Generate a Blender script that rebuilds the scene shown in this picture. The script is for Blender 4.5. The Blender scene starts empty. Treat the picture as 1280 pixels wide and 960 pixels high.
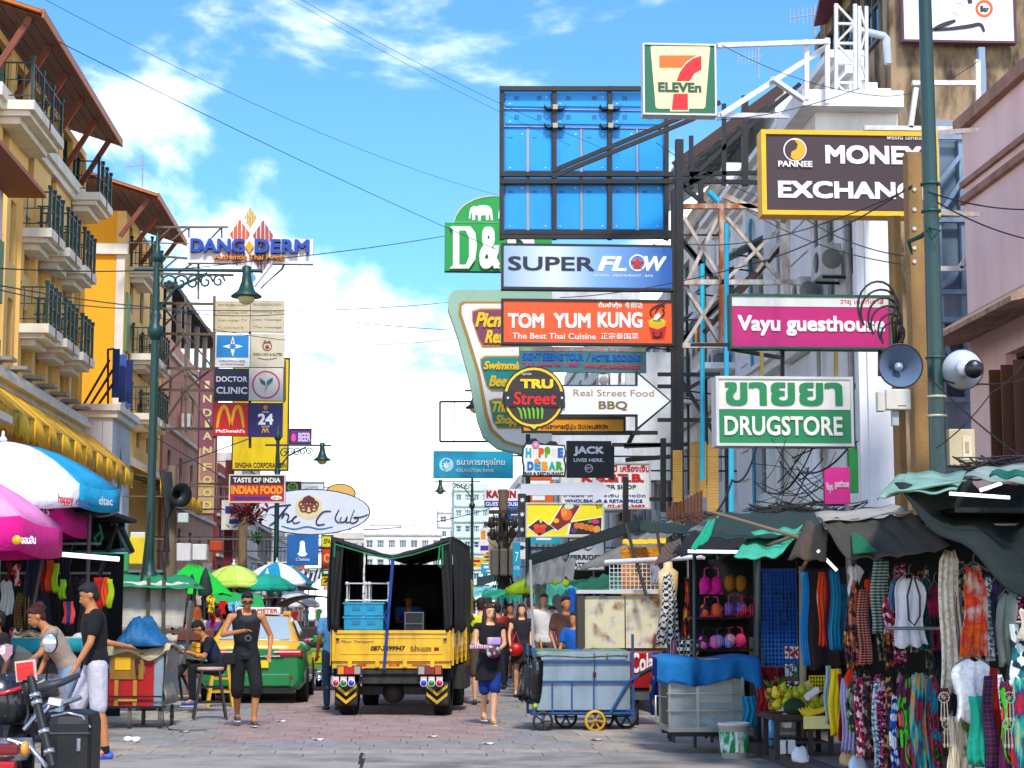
import bpy,bmesh,math,random
from mathutils import Vector,Matrix,noise
from math import sin,cos,pi,radians,atan,tan,sqrt
random.seed(7)
RS=random.Random(11)
scene=bpy.context.scene
COL=scene.collection
V=Vector
# camera
F=2300.0
PITCH=atan(290/F);YAW=atan(130/F*cos(PITCH));EYE=V((0,0,1.45))
FW=V((sin(YAW)*cos(PITCH),cos(YAW)*cos(PITCH),sin(PITCH)))
RT=V((cos(YAW),-sin(YAW),0));UP=RT.cross(FW)
camd=bpy.data.cameras.new('camera');cam=bpy.data.objects.new('camera',camd);COL.objects.link(cam)
cam.location=EYE;cam.rotation_euler=(pi/2+PITCH,0,-YAW)
camd.sensor_width=36;camd.lens=36*F/1280;camd.clip_start=.1;camd.clip_end=3000
scene.camera=cam
# sky and sun
SUNV=V((.07,-.72,.82)).normalized()
w=bpy.data.worlds.new('World');scene.world=w;w.use_nodes=True
nt=w.node_tree;nt.nodes.clear();N=nt.nodes.new;L=nt.links.new
out=N('ShaderNodeOutputWorld');bg=N('ShaderNodeBackground');sky=N('ShaderNodeTexSky')
sky.sky_type='NISHITA';sky.sun_disc=False
sky.sun_elevation=math.asin(SUNV.z);sky.sun_rotation=math.atan2(SUNV.x,SUNV.y)
sky.air_density=1.2;sky.dust_density=.3;sky.ozone_density=2.0
tc=N('ShaderNodeTexCoord');sep=N('ShaderNodeSeparateXYZ');L(tc.outputs['Generated'],sep.inputs[0])
mp=N('ShaderNodeMapping');L(tc.outputs['Generated'],mp.inputs[0]);mp.inputs['Scale'].default_value=(1,1,2.1)
mp.inputs['Location'].default_value=(0.25,4.18,2.87)
nz=N('ShaderNodeTexNoise');L(mp.outputs[0],nz.inputs[0]);nz.inputs['Scale'].default_value=4.2
nz.inputs['Detail'].default_value=9;nz.inputs['Roughness'].default_value=.55;nz.inputs['Distortion'].default_value=.25
hz=N('ShaderNodeMapRange');L(sep.outputs[2],hz.inputs[0])
hz.inputs[1].default_value=.0;hz.inputs[2].default_value=.36;hz.inputs[3].default_value=.25;hz.inputs[4].default_value=-.04
ad=N('ShaderNodeMath');ad.operation='ADD';L(nz.outputs[0],ad.inputs[0]);L(hz.outputs[0],ad.inputs[1])
cr=N('ShaderNodeMapRange');cr.interpolation_type='SMOOTHSTEP';L(ad.outputs[0],cr.inputs[0])
cr.inputs[1].default_value=.51;cr.inputs[2].default_value=.67
tint=N('ShaderNodeMix');tint.data_type='RGBA';tint.blend_type='MULTIPLY';tint.inputs[0].default_value=1
L(sky.outputs[0],tint.inputs[6]);tint.inputs[7].default_value=(.34,.62,.93,1)
cl=N('ShaderNodeMix');cl.data_type='RGBA';L(cr.outputs[0],cl.inputs[0]);L(tint.outputs[2],cl.inputs[6])
cl.inputs[7].default_value=(11.5,11.2,11.0,1)
L(cl.outputs[2],bg.inputs[0]);bg.inputs[1].default_value=.15;L(bg.outputs[0],out.inputs[0])
sd=bpy.data.lights.new('sun','SUN');sd.energy=2.3;sd.angle=radians(8);sd.color=(1,.95,.87)
so=bpy.data.objects.new('sun',sd);COL.objects.link(so);so.rotation_euler=(-SUNV).to_track_quat('-Z','Y').to_euler()
vs=scene.view_settings;vs.view_transform='Standard';vs.look='None';vs.exposure=.82;vs.gamma=1
scene.cycles.max_bounces=6
# helpers
def ray(px,py):return FW+RT*((px-640)/F)+UP*((480-py)/F)
def W(px,py,Y):
 d=ray(px,py);return EYE+d*(Y/d.y)
def WX(px,py,X):
 d=ray(px,py);return EYE+d*(X/d.x)
def G(px,py,z=0):
 d=ray(px,py);return EYE+d*((z-EYE.z)/d.z)
def lin(c):c/=255;return c/12.92 if c<=.04045 else((c+.055)/1.055)**2.4
def col(h,k=.85):
 if not isinstance(h,str):return tuple(h)
 c=[lin(int(h[i:i+2],16))*k for i in(0,2,4)];y=.25*c[0]+.65*c[1]+.1*c[2];g=(max(y,.002)/.6)**.12 if y<.6 else 1
 return tuple(min(.95,max(.001,(y+(a-y)*1.22)*g))for a in c)
MC={}
def mat(h,rough=.7,var=.12,scale=3.,bump=.15,bs=40.,metal=0,dirt=0,dcol='4a3d30',k=.85,coat=0,stretch=(1,1,1),alpha=1,trans=0,ds=2.0):
 key=('m',h,rough,var,scale,bump,bs,metal,dirt,dcol,k,coat,stretch,alpha,trans,ds)
 if key in MC:return MC[key]
 m=bpy.data.materials.new('paint_%s'%(h if isinstance(h,str)else 'x'));m.use_nodes=True;t=m.node_tree
 b=t.nodes['Principled BSDF'];N=t.nodes.new;L=t.links.new
 c=col(h,k)
 b.inputs['Roughness'].default_value=rough;b.inputs['Metallic'].default_value=metal
 if coat:b.inputs['Coat Weight'].default_value=coat;b.inputs['Coat Roughness'].default_value=.08
 if alpha<1:b.inputs['Alpha'].default_value=alpha
 if trans:b.inputs['Transmission Weight'].default_value=trans;b.inputs['IOR'].default_value=1.2
 tc=N('ShaderNodeTexCoord');mp=N('ShaderNodeMapping');L(tc.outputs['Object'],mp.inputs[0]);mp.inputs['Scale'].default_value=stretch
 nz=N('ShaderNodeTexNoise');nz.inputs['Scale'].default_value=scale;nz.inputs['Detail'].default_value=6;L(mp.outputs[0],nz.inputs[0])
 mr=N('ShaderNodeMapRange');L(nz.outputs[0],mr.inputs[0]);mr.inputs[1].default_value=.25;mr.inputs[2].default_value=.75
 mr.inputs[3].default_value=1-var;mr.inputs[4].default_value=1+var
 mx=N('ShaderNodeVectorMath');mx.operation='SCALE';mx.inputs[0].default_value=c;L(mr.outputs[0],mx.inputs['Scale'])
 last=mx.outputs[0]
 if dirt:
  m2=N('ShaderNodeMapping');L(tc.outputs['Object'],m2.inputs[0]);m2.inputs['Scale'].default_value=(ds,ds,ds*.3);m2.inputs['Location'].default_value=(3.1,1.7,.4)
  n2=N('ShaderNodeTexNoise');n2.inputs['Scale'].default_value=1.6;n2.inputs['Detail'].default_value=8;n2.inputs['Roughness'].default_value=.65;L(m2.outputs[0],n2.inputs[0])
  r2=N('ShaderNodeMapRange');L(n2.outputs[0],r2.inputs[0]);r2.inputs[1].default_value=.43;r2.inputs[2].default_value=.66;r2.inputs[4].default_value=dirt
  x2=N('ShaderNodeMix');x2.data_type='RGBA';L(r2.outputs[0],x2.inputs[0]);L(last,x2.inputs[6]);x2.inputs[7].default_value=col(dcol)+(1,)
  last=x2.outputs[2]
 L(last,b.inputs['Base Color'])
 if bump:
  n3=N('ShaderNodeTexNoise');n3.inputs['Scale'].default_value=bs;n3.inputs['Detail'].default_value=4;L(mp.outputs[0],n3.inputs[0])
  bp=N('ShaderNodeBump');bp.inputs['Strength'].default_value=bump;bp.inputs['Distance'].default_value=.02;L(n3.outputs[0],bp.inputs['Height']);L(bp.outputs[0],b.inputs['Normal'])
 MC[key]=m;return m
def emit(h,s):
 key=('e',h,s)
 if key in MC:return MC[key]
 m=mat(h,k=1.001);m=m.copy();b=m.node_tree.nodes['Principled BSDF']
 b.inputs['Emission Color'].default_value=col(h,1)+(1,);b.inputs['Emission Strength'].default_value=s
 MC[key]=m;return m
def pat(cols,kind='voronoi',scale=12.,stretch=(1,1,1),rough=.85,seed=0,sharp=True):
 """printed or woven cloth: flat colour pattern"""
 key=('p',tuple(cols),kind,scale,stretch,rough,seed)
 if key in MC:return MC[key]
 m=bpy.data.materials.new('printed_cloth');m.use_nodes=True;t=m.node_tree;b=t.nodes['Principled BSDF'];N=t.nodes.new;L=t.links.new
 b.inputs['Roughness'].default_value=rough
 tc=N('ShaderNodeTexCoord');mp=N('ShaderNodeMapping');L(tc.outputs['Object'],mp.inputs[0]);mp.inputs['Scale'].default_value=stretch;mp.inputs['Location'].default_value=(seed*1.37,seed*.7,seed*2.1)
 if kind=='voronoi':
  x=N('ShaderNodeTexVoronoi');x.inputs['Scale'].default_value=scale;L(mp.outputs[0],x.inputs[0]);o=x.outputs['Color']
  s=N('ShaderNodeSeparateColor');L(o,s.inputs[0]);fac=s.outputs[0]
 elif kind=='rings':
  x=N('ShaderNodeTexVoronoi');x.inputs['Scale'].default_value=scale;L(mp.outputs[0],x.inputs[0])
  s=N('ShaderNodeMath');s.operation='MULTIPLY';s.inputs[1].default_value=1.5;L(x.outputs['Distance'],s.inputs[0]);fac=s.outputs[0]
 elif kind=='bands':
  x=N('ShaderNodeTexWave');x.bands_direction='Z';x.inputs['Scale'].default_value=scale;x.inputs['Distortion'].default_value=1.5;x.inputs['Detail'].default_value=2;L(mp.outputs[0],x.inputs[0]);fac=x.outputs['Fac']
 elif kind=='stripes':
  x=N('ShaderNodeTexWave');x.bands_direction='X';x.inputs['Scale'].default_value=scale;L(mp.outputs[0],x.inputs[0]);fac=x.outputs['Fac']
 elif kind=='check':
  x=N('ShaderNodeTexChecker');x.inputs['Scale'].default_value=scale;L(mp.outputs[0],x.inputs[0]);fac=x.outputs['Fac']
 elif kind=='magic':
  x=N('ShaderNodeTexMagic');x.inputs['Scale'].default_value=scale;x.turbulence_depth=3;L(mp.outputs[0],x.inputs[0]);fac=x.outputs['Fac']
 else:
  x=N('ShaderNodeTexNoise');x.inputs['Scale'].default_value=scale;x.inputs['Detail'].default_value=8;L(mp.outputs[0],x.inputs[0])
  s=N('ShaderNodeMapRange');L(x.outputs[0],s.inputs[0]);s.inputs[1].default_value=.3;s.inputs[2].default_value=.7;fac=s.outputs[0]
 cr=N('ShaderNodeValToRGB');L(fac,cr.inputs[0]);cr.color_ramp.interpolation='CONSTANT' if sharp and kind!='noise' else 'LINEAR'
 e=cr.color_ramp.elements;n=len(cols)
 while len(e)<n:e.new(.5)
 for i in range(n):e[i].position=i/n;e[i].color=col(cols[i])+(1,)
 L(cr.outputs[0],b.inputs['Base Color'])
 n3=N('ShaderNodeTexNoise');n3.inputs['Scale'].default_value=30;L(tc.outputs['Object'],n3.inputs[0])
 bp=N('ShaderNodeBump');bp.inputs['Strength'].default_value=.3;bp.inputs['Distance'].default_value=.01;L(n3.outputs[0],bp.inputs['Height']);L(bp.outputs[0],b.inputs['Normal'])
 MC[key]=m;return m
def glass(h='8fb4c4',rough=.08):return mat(h,rough=rough,metal=.0,var=.1,bump=.05,bs=2,k=.5,coat=.6)
def tag(o,label=None,cat=None,group=None,kind=None):
 if label:o['label']=label
 if cat:o['category']=cat
 if group:o['group']=group
 if kind:o['kind']=kind
 return o
def thing(name,label,cat,loc=(0,0,0),rz=0,group=None):
 o=bpy.data.objects.new(name,None);COL.objects.link(o);o.location=loc;o.rotation_euler=(0,0,rz);o.empty_display_size=.2
 return tag(o,label,cat,group)
def rootmat(o):
 while o.parent:o=o.parent
 return Matrix.Translation(o.location)@o.rotation_euler.to_matrix().to_4x4()
def copytree(o,parent=None,kids=None):
 if kids is None:
  kids={}
  for x in scene.objects:
   if x.parent:kids.setdefault(x.parent.name,[]).append(x)
 c=o.copy();COL.objects.link(c)
 if parent:c.parent=parent
 for ch in kids.get(o.name,[]):copytree(ch,c,kids)
 return c
def frame_for(d):
 d=d.normalized();a=V((0,0,1))if abs(d.z)<.95 else V((1,0,0))
 x=d.cross(a).normalized();return x,x.cross(d).normalized()
class MB:
 def __init__(s):s.v=[];s.f=[];s.m=[];s.s=[]
 def add(s,vs,fs,m=0,smooth=False):
  n=len(s.v);s.v+=[V(a)for a in vs]
  for f in fs:s.f.append([i+n for i in f]);s.m.append(m);s.s.append(smooth)
  return s
 BF=[(0,3,2,1),(4,5,6,7),(0,1,5,4),(1,2,6,5),(2,3,7,6),(3,0,4,7)]
 def box(s,x0,x1,y0,y1,z0,z1,m=0):
  return s.add([(x0,y0,z0),(x1,y0,z0),(x1,y1,z0),(x0,y1,z0),(x0,y0,z1),(x1,y0,z1),(x1,y1,z1),(x0,y1,z1)],s.BF,m)
 def obox(s,c,size,M3=None,m=0):
  c=V(c);a,b,d=size[0]/2,size[1]/2,size[2]/2;M3=M3 or Matrix.Identity(3)
  return s.add([c+M3@V(q)for q in[(-a,-b,-d),(a,-b,-d),(a,b,-d),(-a,b,-d),(-a,-b,d),(a,-b,d),(a,b,d),(-a,b,d)]],s.BF,m)
 def bbox(s,x0,x1,y0,y1,z0,z1,b=.02,m=0):
  """box with chamfered edges"""
  bm=bmesh.new();bmesh.ops.create_cube(bm,size=1)
  for q in bm.verts:q.co=V(((x0+x1)/2+q.co.x*(x1-x0),(y0+y1)/2+q.co.y*(y1-y0),(z0+z1)/2+q.co.z*(z1-z0)))
  bmesh.ops.bevel(bm,geom=bm.edges[:],offset=b,segments=2,affect='EDGES',profile=.6)
  bm.verts.index_update();s.add([q.co.copy()for q in bm.verts],[[q.index for q in f.verts]for f in bm.faces],m,False);bm.free();return s
 def bar(s,p0,p1,a=.05,b=None,m=0):
  p0,p1=V(p0),V(p1);b=b or a;x,y=frame_for(p1-p0);x*=a/2;y*=b/2
  return s.add([p0-x-y,p0+x-y,p0+x+y,p0-x+y,p1-x-y,p1+x-y,p1+x+y,p1-x+y],s.BF,m)
 def tube(s,pts,r,n=8,m=0,cap=True):
  pts=[V(p)for p in pts];k=len(pts);rs=r if isinstance(r,(list,tuple))else[r]*k
  vs=[];x0=None
  for i,p in enumerate(pts):
   d=(pts[min(i+1,k-1)]-pts[max(i-1,0)]).normalized()
   if x0 is None:x,y=frame_for(d)
   else:x=(x0-d*x0.dot(d)).normalized();y=x.cross(d).normalized()
   x0=x
   for j in range(n):a=2*pi*j/n;vs.append(p+(x*cos(a)+y*sin(a))*rs[i])
  fs=[(i*n+j,i*n+(j+1)%n,(i+1)*n+(j+1)%n,(i+1)*n+j)for i in range(k-1)for j in range(n)]
  s.add(vs,fs,m,True)
  if cap:s.add(vs[:n],[list(range(n))[::-1]],m);s.add(vs[-n:],[list(range(n))],m)
  return s
 def lathe(s,prof,c=(0,0,0),n=16,axis=None,m=0,smooth=True):
  c=V(c);M3=V((0,0,1)).rotation_difference(V(axis)).to_matrix()if axis else Matrix.Identity(3)
  vs=[c+M3@V((r*cos(2*pi*j/n),r*sin(2*pi*j/n),z))for r,z in prof for j in range(n)];k=len(prof)
  return s.add(vs,[(i*n+j,i*n+(j+1)%n,(i+1)*n+(j+1)%n,(i+1)*n+j)for i in range(k-1)for j in range(n)],m,smooth)
 def ell(s,c,r,n=12,k=8,m=0,M3=None):
  c=V(c);r=r if isinstance(r,(tuple,list))else(r,r,r);M3=M3 or Matrix.Identity(3);vs=[c+M3@V((0,0,-r[2]))]
  for i in range(1,k):
   t=-pi/2+pi*i/k
   for j in range(n):a=2*pi*j/n;vs.append(c+M3@V((r[0]*cos(t)*cos(a),r[1]*cos(t)*sin(a),r[2]*sin(t))))
  vs.append(c+M3@V((0,0,r[2])));e=len(vs)-1
  fs=[(0,1+(j+1)%n,1+j)for j in range(n)]+[(1+(i-1)*n+j,1+(i-1)*n+(j+1)%n,1+i*n+(j+1)%n,1+i*n+j)for i in range(1,k-1)for j in range(n)]+[(e,1+(k-2)*n+j,1+(k-2)*n+(j+1)%n)for j in range(n)]
  return s.add(vs,fs,m,True)
 def prism(s,pts,y0,y1,m=0,to=None):
  """outline [(a,b)] extruded y0..y1; to(a,y,b)->point"""
  to=to or(lambda a,y,b:(a,y,b));n=len(pts)
  vs=[to(a,y0,b)for a,b in pts]+[to(a,y1,b)for a,b in pts]
  return s.add(vs,[list(range(n)),list(range(n,2*n))[::-1]]+[(i,(i+1)%n,n+(i+1)%n,n+i)for i in range(n)],m)
 def grid(s,fn,nu,nv,m=0,smooth=True):
  vs=[fn(i/nu,j/nv)for j in range(nv+1)for i in range(nu+1)]
  return s.add(vs,[(j*(nu+1)+i,j*(nu+1)+i+1,(j+1)*(nu+1)+i+1,(j+1)*(nu+1)+i)for j in range(nv)for i in range(nu)],m,smooth)
 def loft(s,rings,n=12,m=0):
  """rings: (centre, side-radius, depth-radius, side axis, depth axis), closed"""
  vs=[]
  for c,a,b,x,y in rings:
   for j in range(n):t=2*pi*j/n;vs.append(V(c)+V(x)*(a*cos(t))+V(y)*(b*sin(t)))
  k=len(rings);fs=[(i*n+j,i*n+(j+1)%n,(i+1)*n+(j+1)%n,(i+1)*n+j)for i in range(k-1)for j in range(n)]
  fs+=[list(range(n))[::-1],list(range((k-1)*n,k*n))]
  return s.add(vs,fs,m,True)
 def build(s,name,mats,parent=None,world=True,solid=0,label=None,cat=None,group=None,kind=None,keep=False):
  me=bpy.data.meshes.new(name);vs=s.v;loc=None
  if world and parent is not None:
   R=rootmat(parent).inverted();vs=[R@q for q in vs]
  elif world and not keep and vs:
   xs=[q.x for q in vs];ys=[q.y for q in vs];loc=V(((min(xs)+max(xs))/2,(min(ys)+max(ys))/2,min(q.z for q in vs)));vs=[q-loc for q in vs]
  me.from_pydata([tuple(q)for q in vs],[],s.f)
  for m in(mats if isinstance(mats,(list,tuple))else[mats]):me.materials.append(m)
  me.polygons.foreach_set('material_index',s.m);me.polygons.foreach_set('use_smooth',s.s)
  bm=bmesh.new();bm.from_mesh(me)
  if solid:
   bmesh.ops.remove_doubles(bm,verts=bm.verts,dist=1e-5);bmesh.ops.recalc_face_normals(bm,faces=bm.faces);bmesh.ops.solidify(bm,geom=bm.faces[:],thickness=solid)
  bmesh.ops.recalc_face_normals(bm,faces=bm.faces);bm.to_mesh(me);bm.free()
  o=bpy.data.objects.new(name,me);COL.objects.link(o)
  if parent is not None:o.parent=parent
  if loc is not None:o.location=loc
  return tag(o,label,cat,group,kind)
def struct(mb,name,mats,parent=None):return mb.build(name,mats,parent,keep=True,kind='structure' if parent is None else None)
# lettering
TC={}
def text_geo(s,shear=0.,space=1.):
 key=(s,shear,space)
 if key in TC:return TC[key]
 cu=bpy.data.curves.new('t','FONT');cu.body=s;cu.shear=shear;cu.resolution_u=3;cu.space_character=space;cu.align_x='CENTER'
 o=bpy.data.objects.new('t',cu);COL.objects.link(o)
 dg=bpy.context.evaluated_depsgraph_get();me=bpy.data.meshes.new_from_object(o.evaluated_get(dg))
 vs=[(a.co.x,a.co.y)for a in me.vertices];fs=[tuple(p.vertices)for p in me.polygons]
 bpy.data.objects.remove(o);bpy.data.curves.remove(cu);bpy.data.meshes.remove(me)
 if not vs:vs=[(0,0),(1,0),(1,1)];fs=[(0,1,2)]
 x0=min(a for a,_ in vs);x1=max(a for a,_ in vs);y0=min(b for _,b in vs);y1=max(b for _,b in vs)
 vs=[((a-x0)/(x1-x0),(b-y0)/(y1-y0))for a,b in vs];TC[key]=(vs,fs,x1-x0,y1-y0);return TC[key]
def add_text(mb,s,fn0,depth,m=0,bold=0.,**k):
 """fn(u,v,d)->world point; bold = the outline struck again a little to each side"""
 g=text_geo(s,**k);du,dv=bold/g[2],bold/g[3]
 for i,(sx,sy)in enumerate([(0,0),(1,1),(-1,-1),(1,-1),(-1,1)]if bold else[(0,0)]):
  fn=lambda a,b,e,sx=sx,sy=sy:fn0(du+a*(1-2*du)+sx*du,dv+b*(1-2*dv)+sy*dv,e)
  strike(mb,g,fn,depth+i*.0012,m)
def strike(mb,g,fn,depth,m):
 vs,fs=g[:2];mb.add([fn(a,b,depth)for a,b in vs],fs,m)
 ec={}
 for f in fs:
  for i in range(len(f)):
   a,b=f[i],f[(i+1)%len(f)]
   if(b,a)in ec:ec[(b,a)]=None
   else:ec[(a,b)]=1
 n=len(mb.v);pts=[];q=[]
 for(a,b),v in ec.items():
  if v is None or ec.get((b,a)):continue
  j=len(pts);pts+=[fn(*vs[a],depth),fn(*vs[b],depth),fn(*vs[b],0),fn(*vs[a],0)];q.append((j,j+1,j+2,j+3))
 mb.add(pts,q,m)
SIGNS=[]
class Sign:
 """a board facing the camera side of the street; positions given as photo pixels at distance Y"""
 def __init__(s,name,label,cat,px0,py0,px1,py1,Y,thick=.14,face='ffffff',side='555555',frame=None,fw=.03,group=None,board=True,dirt=.24,body='board'):
  s.Y=Y;s.n=1;a=W((px0+px1)/2,py1,Y);s.thick=thick
  s.r=thing(name,label,cat,a,0,group);SIGNS.append((s,px0,py0,px1,py1,Y,name))
  if board:
   p=W(px0,py0,Y);q=W(px1,py1,Y)
   s.b=MB().box(p.x,q.x,Y,Y+thick,q.z,p.z).build(body,mat(side,.6,dirt=.3),s.r)
   s.rect(px0,py0,px1,py1,face,'panel',.006,grow=-.004 if frame else 0,dirt=dirt)
   if frame:
    m=MB();e=.012;f=fw
    m.box(p.x-e,q.x+e,Y-.03,Y+thick+e,p.z-f,p.z+e);m.box(p.x-e,q.x+e,Y-.03,Y+thick+e,q.z-e,q.z+f)
    m.box(p.x-e,p.x+f,Y-.028,Y+thick+e*.9,q.z+f,p.z-f);m.box(q.x-f,q.x+e,Y-.028,Y+thick+e*.9,q.z+f,p.z-f);m.build('sign_frame',mat(frame,.5),s.r)
 def rect(s,x0,y0,x1,y1,c,name='panel',d=None,grow=0,mt=None,dirt=.2):
  d=d or .006+.004*s.n;s.n+=1;p=W(x0,y0,s.Y);q=W(x1,y1,s.Y)
  return MB().box(p.x-grow,q.x+grow,s.Y-d,s.Y,q.z-grow,p.z+grow).build(name,mt or mat(c,.45,.05,1.5,.03,dirt=dirt,ds=1.2),s.r)
 def poly(s,pts,c,name='emblem',d=None,mt=None,y1=0,th=None):
  d=d or .006+.004*s.n;s.n+=1;m=MB();ps=[W(x,y,s.Y)for x,y in pts]
  m.prism([(p.x,p.z)for p in ps],s.Y-d,s.Y+(th or y1));return m.build(name,mt or mat(c,.45,.05,2,.03),s.r)
 def text(s,t,x0,y0,x1,y1,c,d=None,name='lettering',up=0,raise_=0,**k):
  d=d or .008+.004*s.n+raise_;p=W(x0,y0,s.Y);q=W(x1,y1,s.Y);m=MB()
  add_text(m,t,lambda a,b,e:V((p.x+(q.x-p.x)*a,s.Y-e,q.z+(p.z-q.z)*b+up*a)),d,**k)
  return m.build(name,mat(c,.5,.04,3,0),s.r)
 def ring(s,cx,cy,r,c,w_=None,d=None,name='emblem',n=28,ry=None):
  d=d or .006+.004*s.n;s.n+=1;ry=ry or r;m=MB();A=[W(cx+r*cos(2*pi*i/n),cy+ry*sin(2*pi*i/n),s.Y)for i in range(n)]
  if w_ is None:m.prism([(p.x,p.z)for p in A],s.Y-d,s.Y)
  else:
   B=[W(cx+(r-w_)*cos(2*pi*i/n),cy+(ry-w_)*sin(2*pi*i/n),s.Y)for i in range(n)]
   for i in range(n):
    j=(i+1)%n;m.add([(p.x,s.Y-d,p.z)for p in(A[i],A[j],B[j],B[i])]+[(p.x,s.Y,p.z)for p in(A[i],A[j],B[j],B[i])],MB.BF)
  return m.build(name,mat(c,.5,.04,3,0),s.r)
 def stroke(s,pts,w_,c,name='lettering',d=None,flat=.5):
  """brush stroke through pixel points (Catmull-Rom)"""
  d=d or .012+.004*s.n;P=[pts[0]]+list(pts)+[pts[-1]];C=[]
  for i in range(1,len(P)-2):
   for k in range(5):
    t=k/5;C.append(tuple(.5*(2*P[i][a]+(P[i+1][a]-P[i-1][a])*t+(2*P[i-1][a]-5*P[i][a]+4*P[i+1][a]-P[i+2][a])*t*t+(3*P[i][a]-P[i-1][a]-3*P[i+1][a]+P[i+2][a])*t**3)for a in(0,1)))
  C.append(pts[-1]);m=MB();A=[]
  for i,c_ in enumerate(C):
   a=C[max(0,i-1)];b=C[min(len(C)-1,i+1)];dx,dy=b[0]-a[0],b[1]-a[1];l=sqrt(dx*dx+dy*dy)or 1;ww=w_*(.55+.45*sin(pi*i/(len(C)-1)))/2
   A.append((W(c_[0]-dy/l*ww,c_[1]+dx/l*ww,s.Y),W(c_[0]+dy/l*ww,c_[1]-dx/l*ww,s.Y)))
  for i in range(len(A)-1):
   q=(A[i][0],A[i][1],A[i+1][1],A[i+1][0]);m.add([(p.x,s.Y-d,p.z)for p in q]+[(p.x,s.Y,p.z)for p in q],MB.BF)
  return m.build(name,mat(c,.5,.04,3,0),s.r)
 def bar(s,x0,y0,x1,y1,dy0=0,dy1=0,w_=.05,c='22201f',name='bracket'):
  return MB().bar(W(x0,y0,s.Y+dy0),W(x1,y1,s.Y+dy1),w_).build(name,mat(c,.6,dirt=.3),s.r)
  # ============================================================ ground
CONC=mat('a8a198',.9,.14,.35,.5,50,dirt=.8,dcol='6a6360',ds=.9)
gm=MB().box(-300,300,-60,900,-.5,0)
struct(gm,'ground',mat('8d8782',.92,.1,.2,.3,30,dirt=.5,dcol='66615d',ds=.4))
strip=struct(MB().box(-9.3,3.78,4,19.35,.0,.012),'road',CONC)
crk=MB();pts=[(452,941),(451,948),(453,955),(450,962),(452,975)]
for a,b in zip(pts,pts[1:]):
 p,q=G(*a,.015),G(*b,.015);crk.box(min(p.x,q.x)-.012,max(p.x,q.x)+.012,q.y,p.y,.012,.0165)
struct(crk,'road_crack',mat('2b2624',.95),strip)
zone={'red':['ae9791','b19a93','aa938c','b49d96'],'grey':['a19d98','a5a19b','9d9994','a39f99'],'tan':['b6ab9c','bbb0a0','b1a698','b8ad9e']}
pav=struct(MB().box(-9.3,3.78,19.35,60,.0,.006),'paving',mat('6e6660',.95))
PM={}
def pzone(x,y):
 if y<19.75:return 'grey'
 if x<-2.95-(y-22)*.12 and y<21.4+(x+5.5)*.1:return 'tan'
 if y<20.35-x*.12:return 'tan'
 if x>2.1 and y<21.4:return 'tan'
 if-2.3<x<1.2 and y>21.7:return 'red'
 if 1.2<=x<1.9 or-3.2<x<=-2.3 or y<21.8:return 'grey'
 if x<=-3.2:return 'grey' if y<25.6 else 'tan'
 return 'tan' if(int(y/1.9)+int(x))%3 else 'grey'
rr=random.Random(3);far={}
y=19.35;row=0
while y<58:
 dy=.47 if y<26.5 else .6;x=-6.1+(row%2)*.33
 while x<3.78:
  dx=.62*rr.uniform(.9,1.1);x1=min(x+dx,3.78)
  if x1-x>.15:
   z=pzone((x+x1)/2,y+dy/2);hh=.012+rr.uniform(-.0025,.0035);c=rr.choice(zone[z]);m=mat(c,.85,.16,2.2,.5,35,dirt=.35,dcol='4b4643',ds=2.5)
   if y<26.5 and-5.3<x<4:
    key=(c,rr.randint(0,1))
    if key not in PM:
     t=MB();t.bbox(-.5,.5,-.5,.5,-.008,0,.004)
     PM[key]=t.build('paving_stone',m,pav,world=False);o=PM[key]
    else:o=PM[key].copy();COL.objects.link(o);o.parent=pav
    o.location=((x+x1)/2,y+dy/2,hh);o.scale=(x1-x-.012,dy-.012,1)
   else:far.setdefault(c,MB()).box(x+.006,x1-.006,y+.006,y+dy-.006,.004,hh)
  x=x1
 y+=dy;row+=1
fm=MB();fmats=[]
for c,b in far.items():fm.add(b.v,b.f,len(fmats));fmats.append(mat(c,.85,.16,2.2,.5,35,dirt=.35,dcol='4b4643',ds=2.5))
fm.build('far_paving_stones',fmats,pav,kind='stuff')
struct(MB().box(3.8,12,4,130,0,.13),'pavement',mat('807a74',.9,.1,1,.3,dirt=.5))
kb=struct(MB().box(3.62,3.8,4,130,.0,.127),'kerb',mat('55504c',.9,.1,2,.3,dirt=.5))
struct(MB().box(-12,-6.1,10,130,0,.12),'pavement_far_side',mat('8a837c',.9,.1,1,.3,dirt=.5))
MB().obox(G(165,924,.03),(.17,.12,.05),Matrix.Rotation(.3,3,'Z')).ell(G(160,924,.04),(.06,.05,.035),8,5).ell(G(170,925,.035),(.05,.06,.03),8,5).build('crumpled_paper',pat(['f4f0ea','ffffff','c98a55'],'voronoi',9),label='crumpled white and brown paper litter lying on the tan paving',cat='litter')
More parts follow.
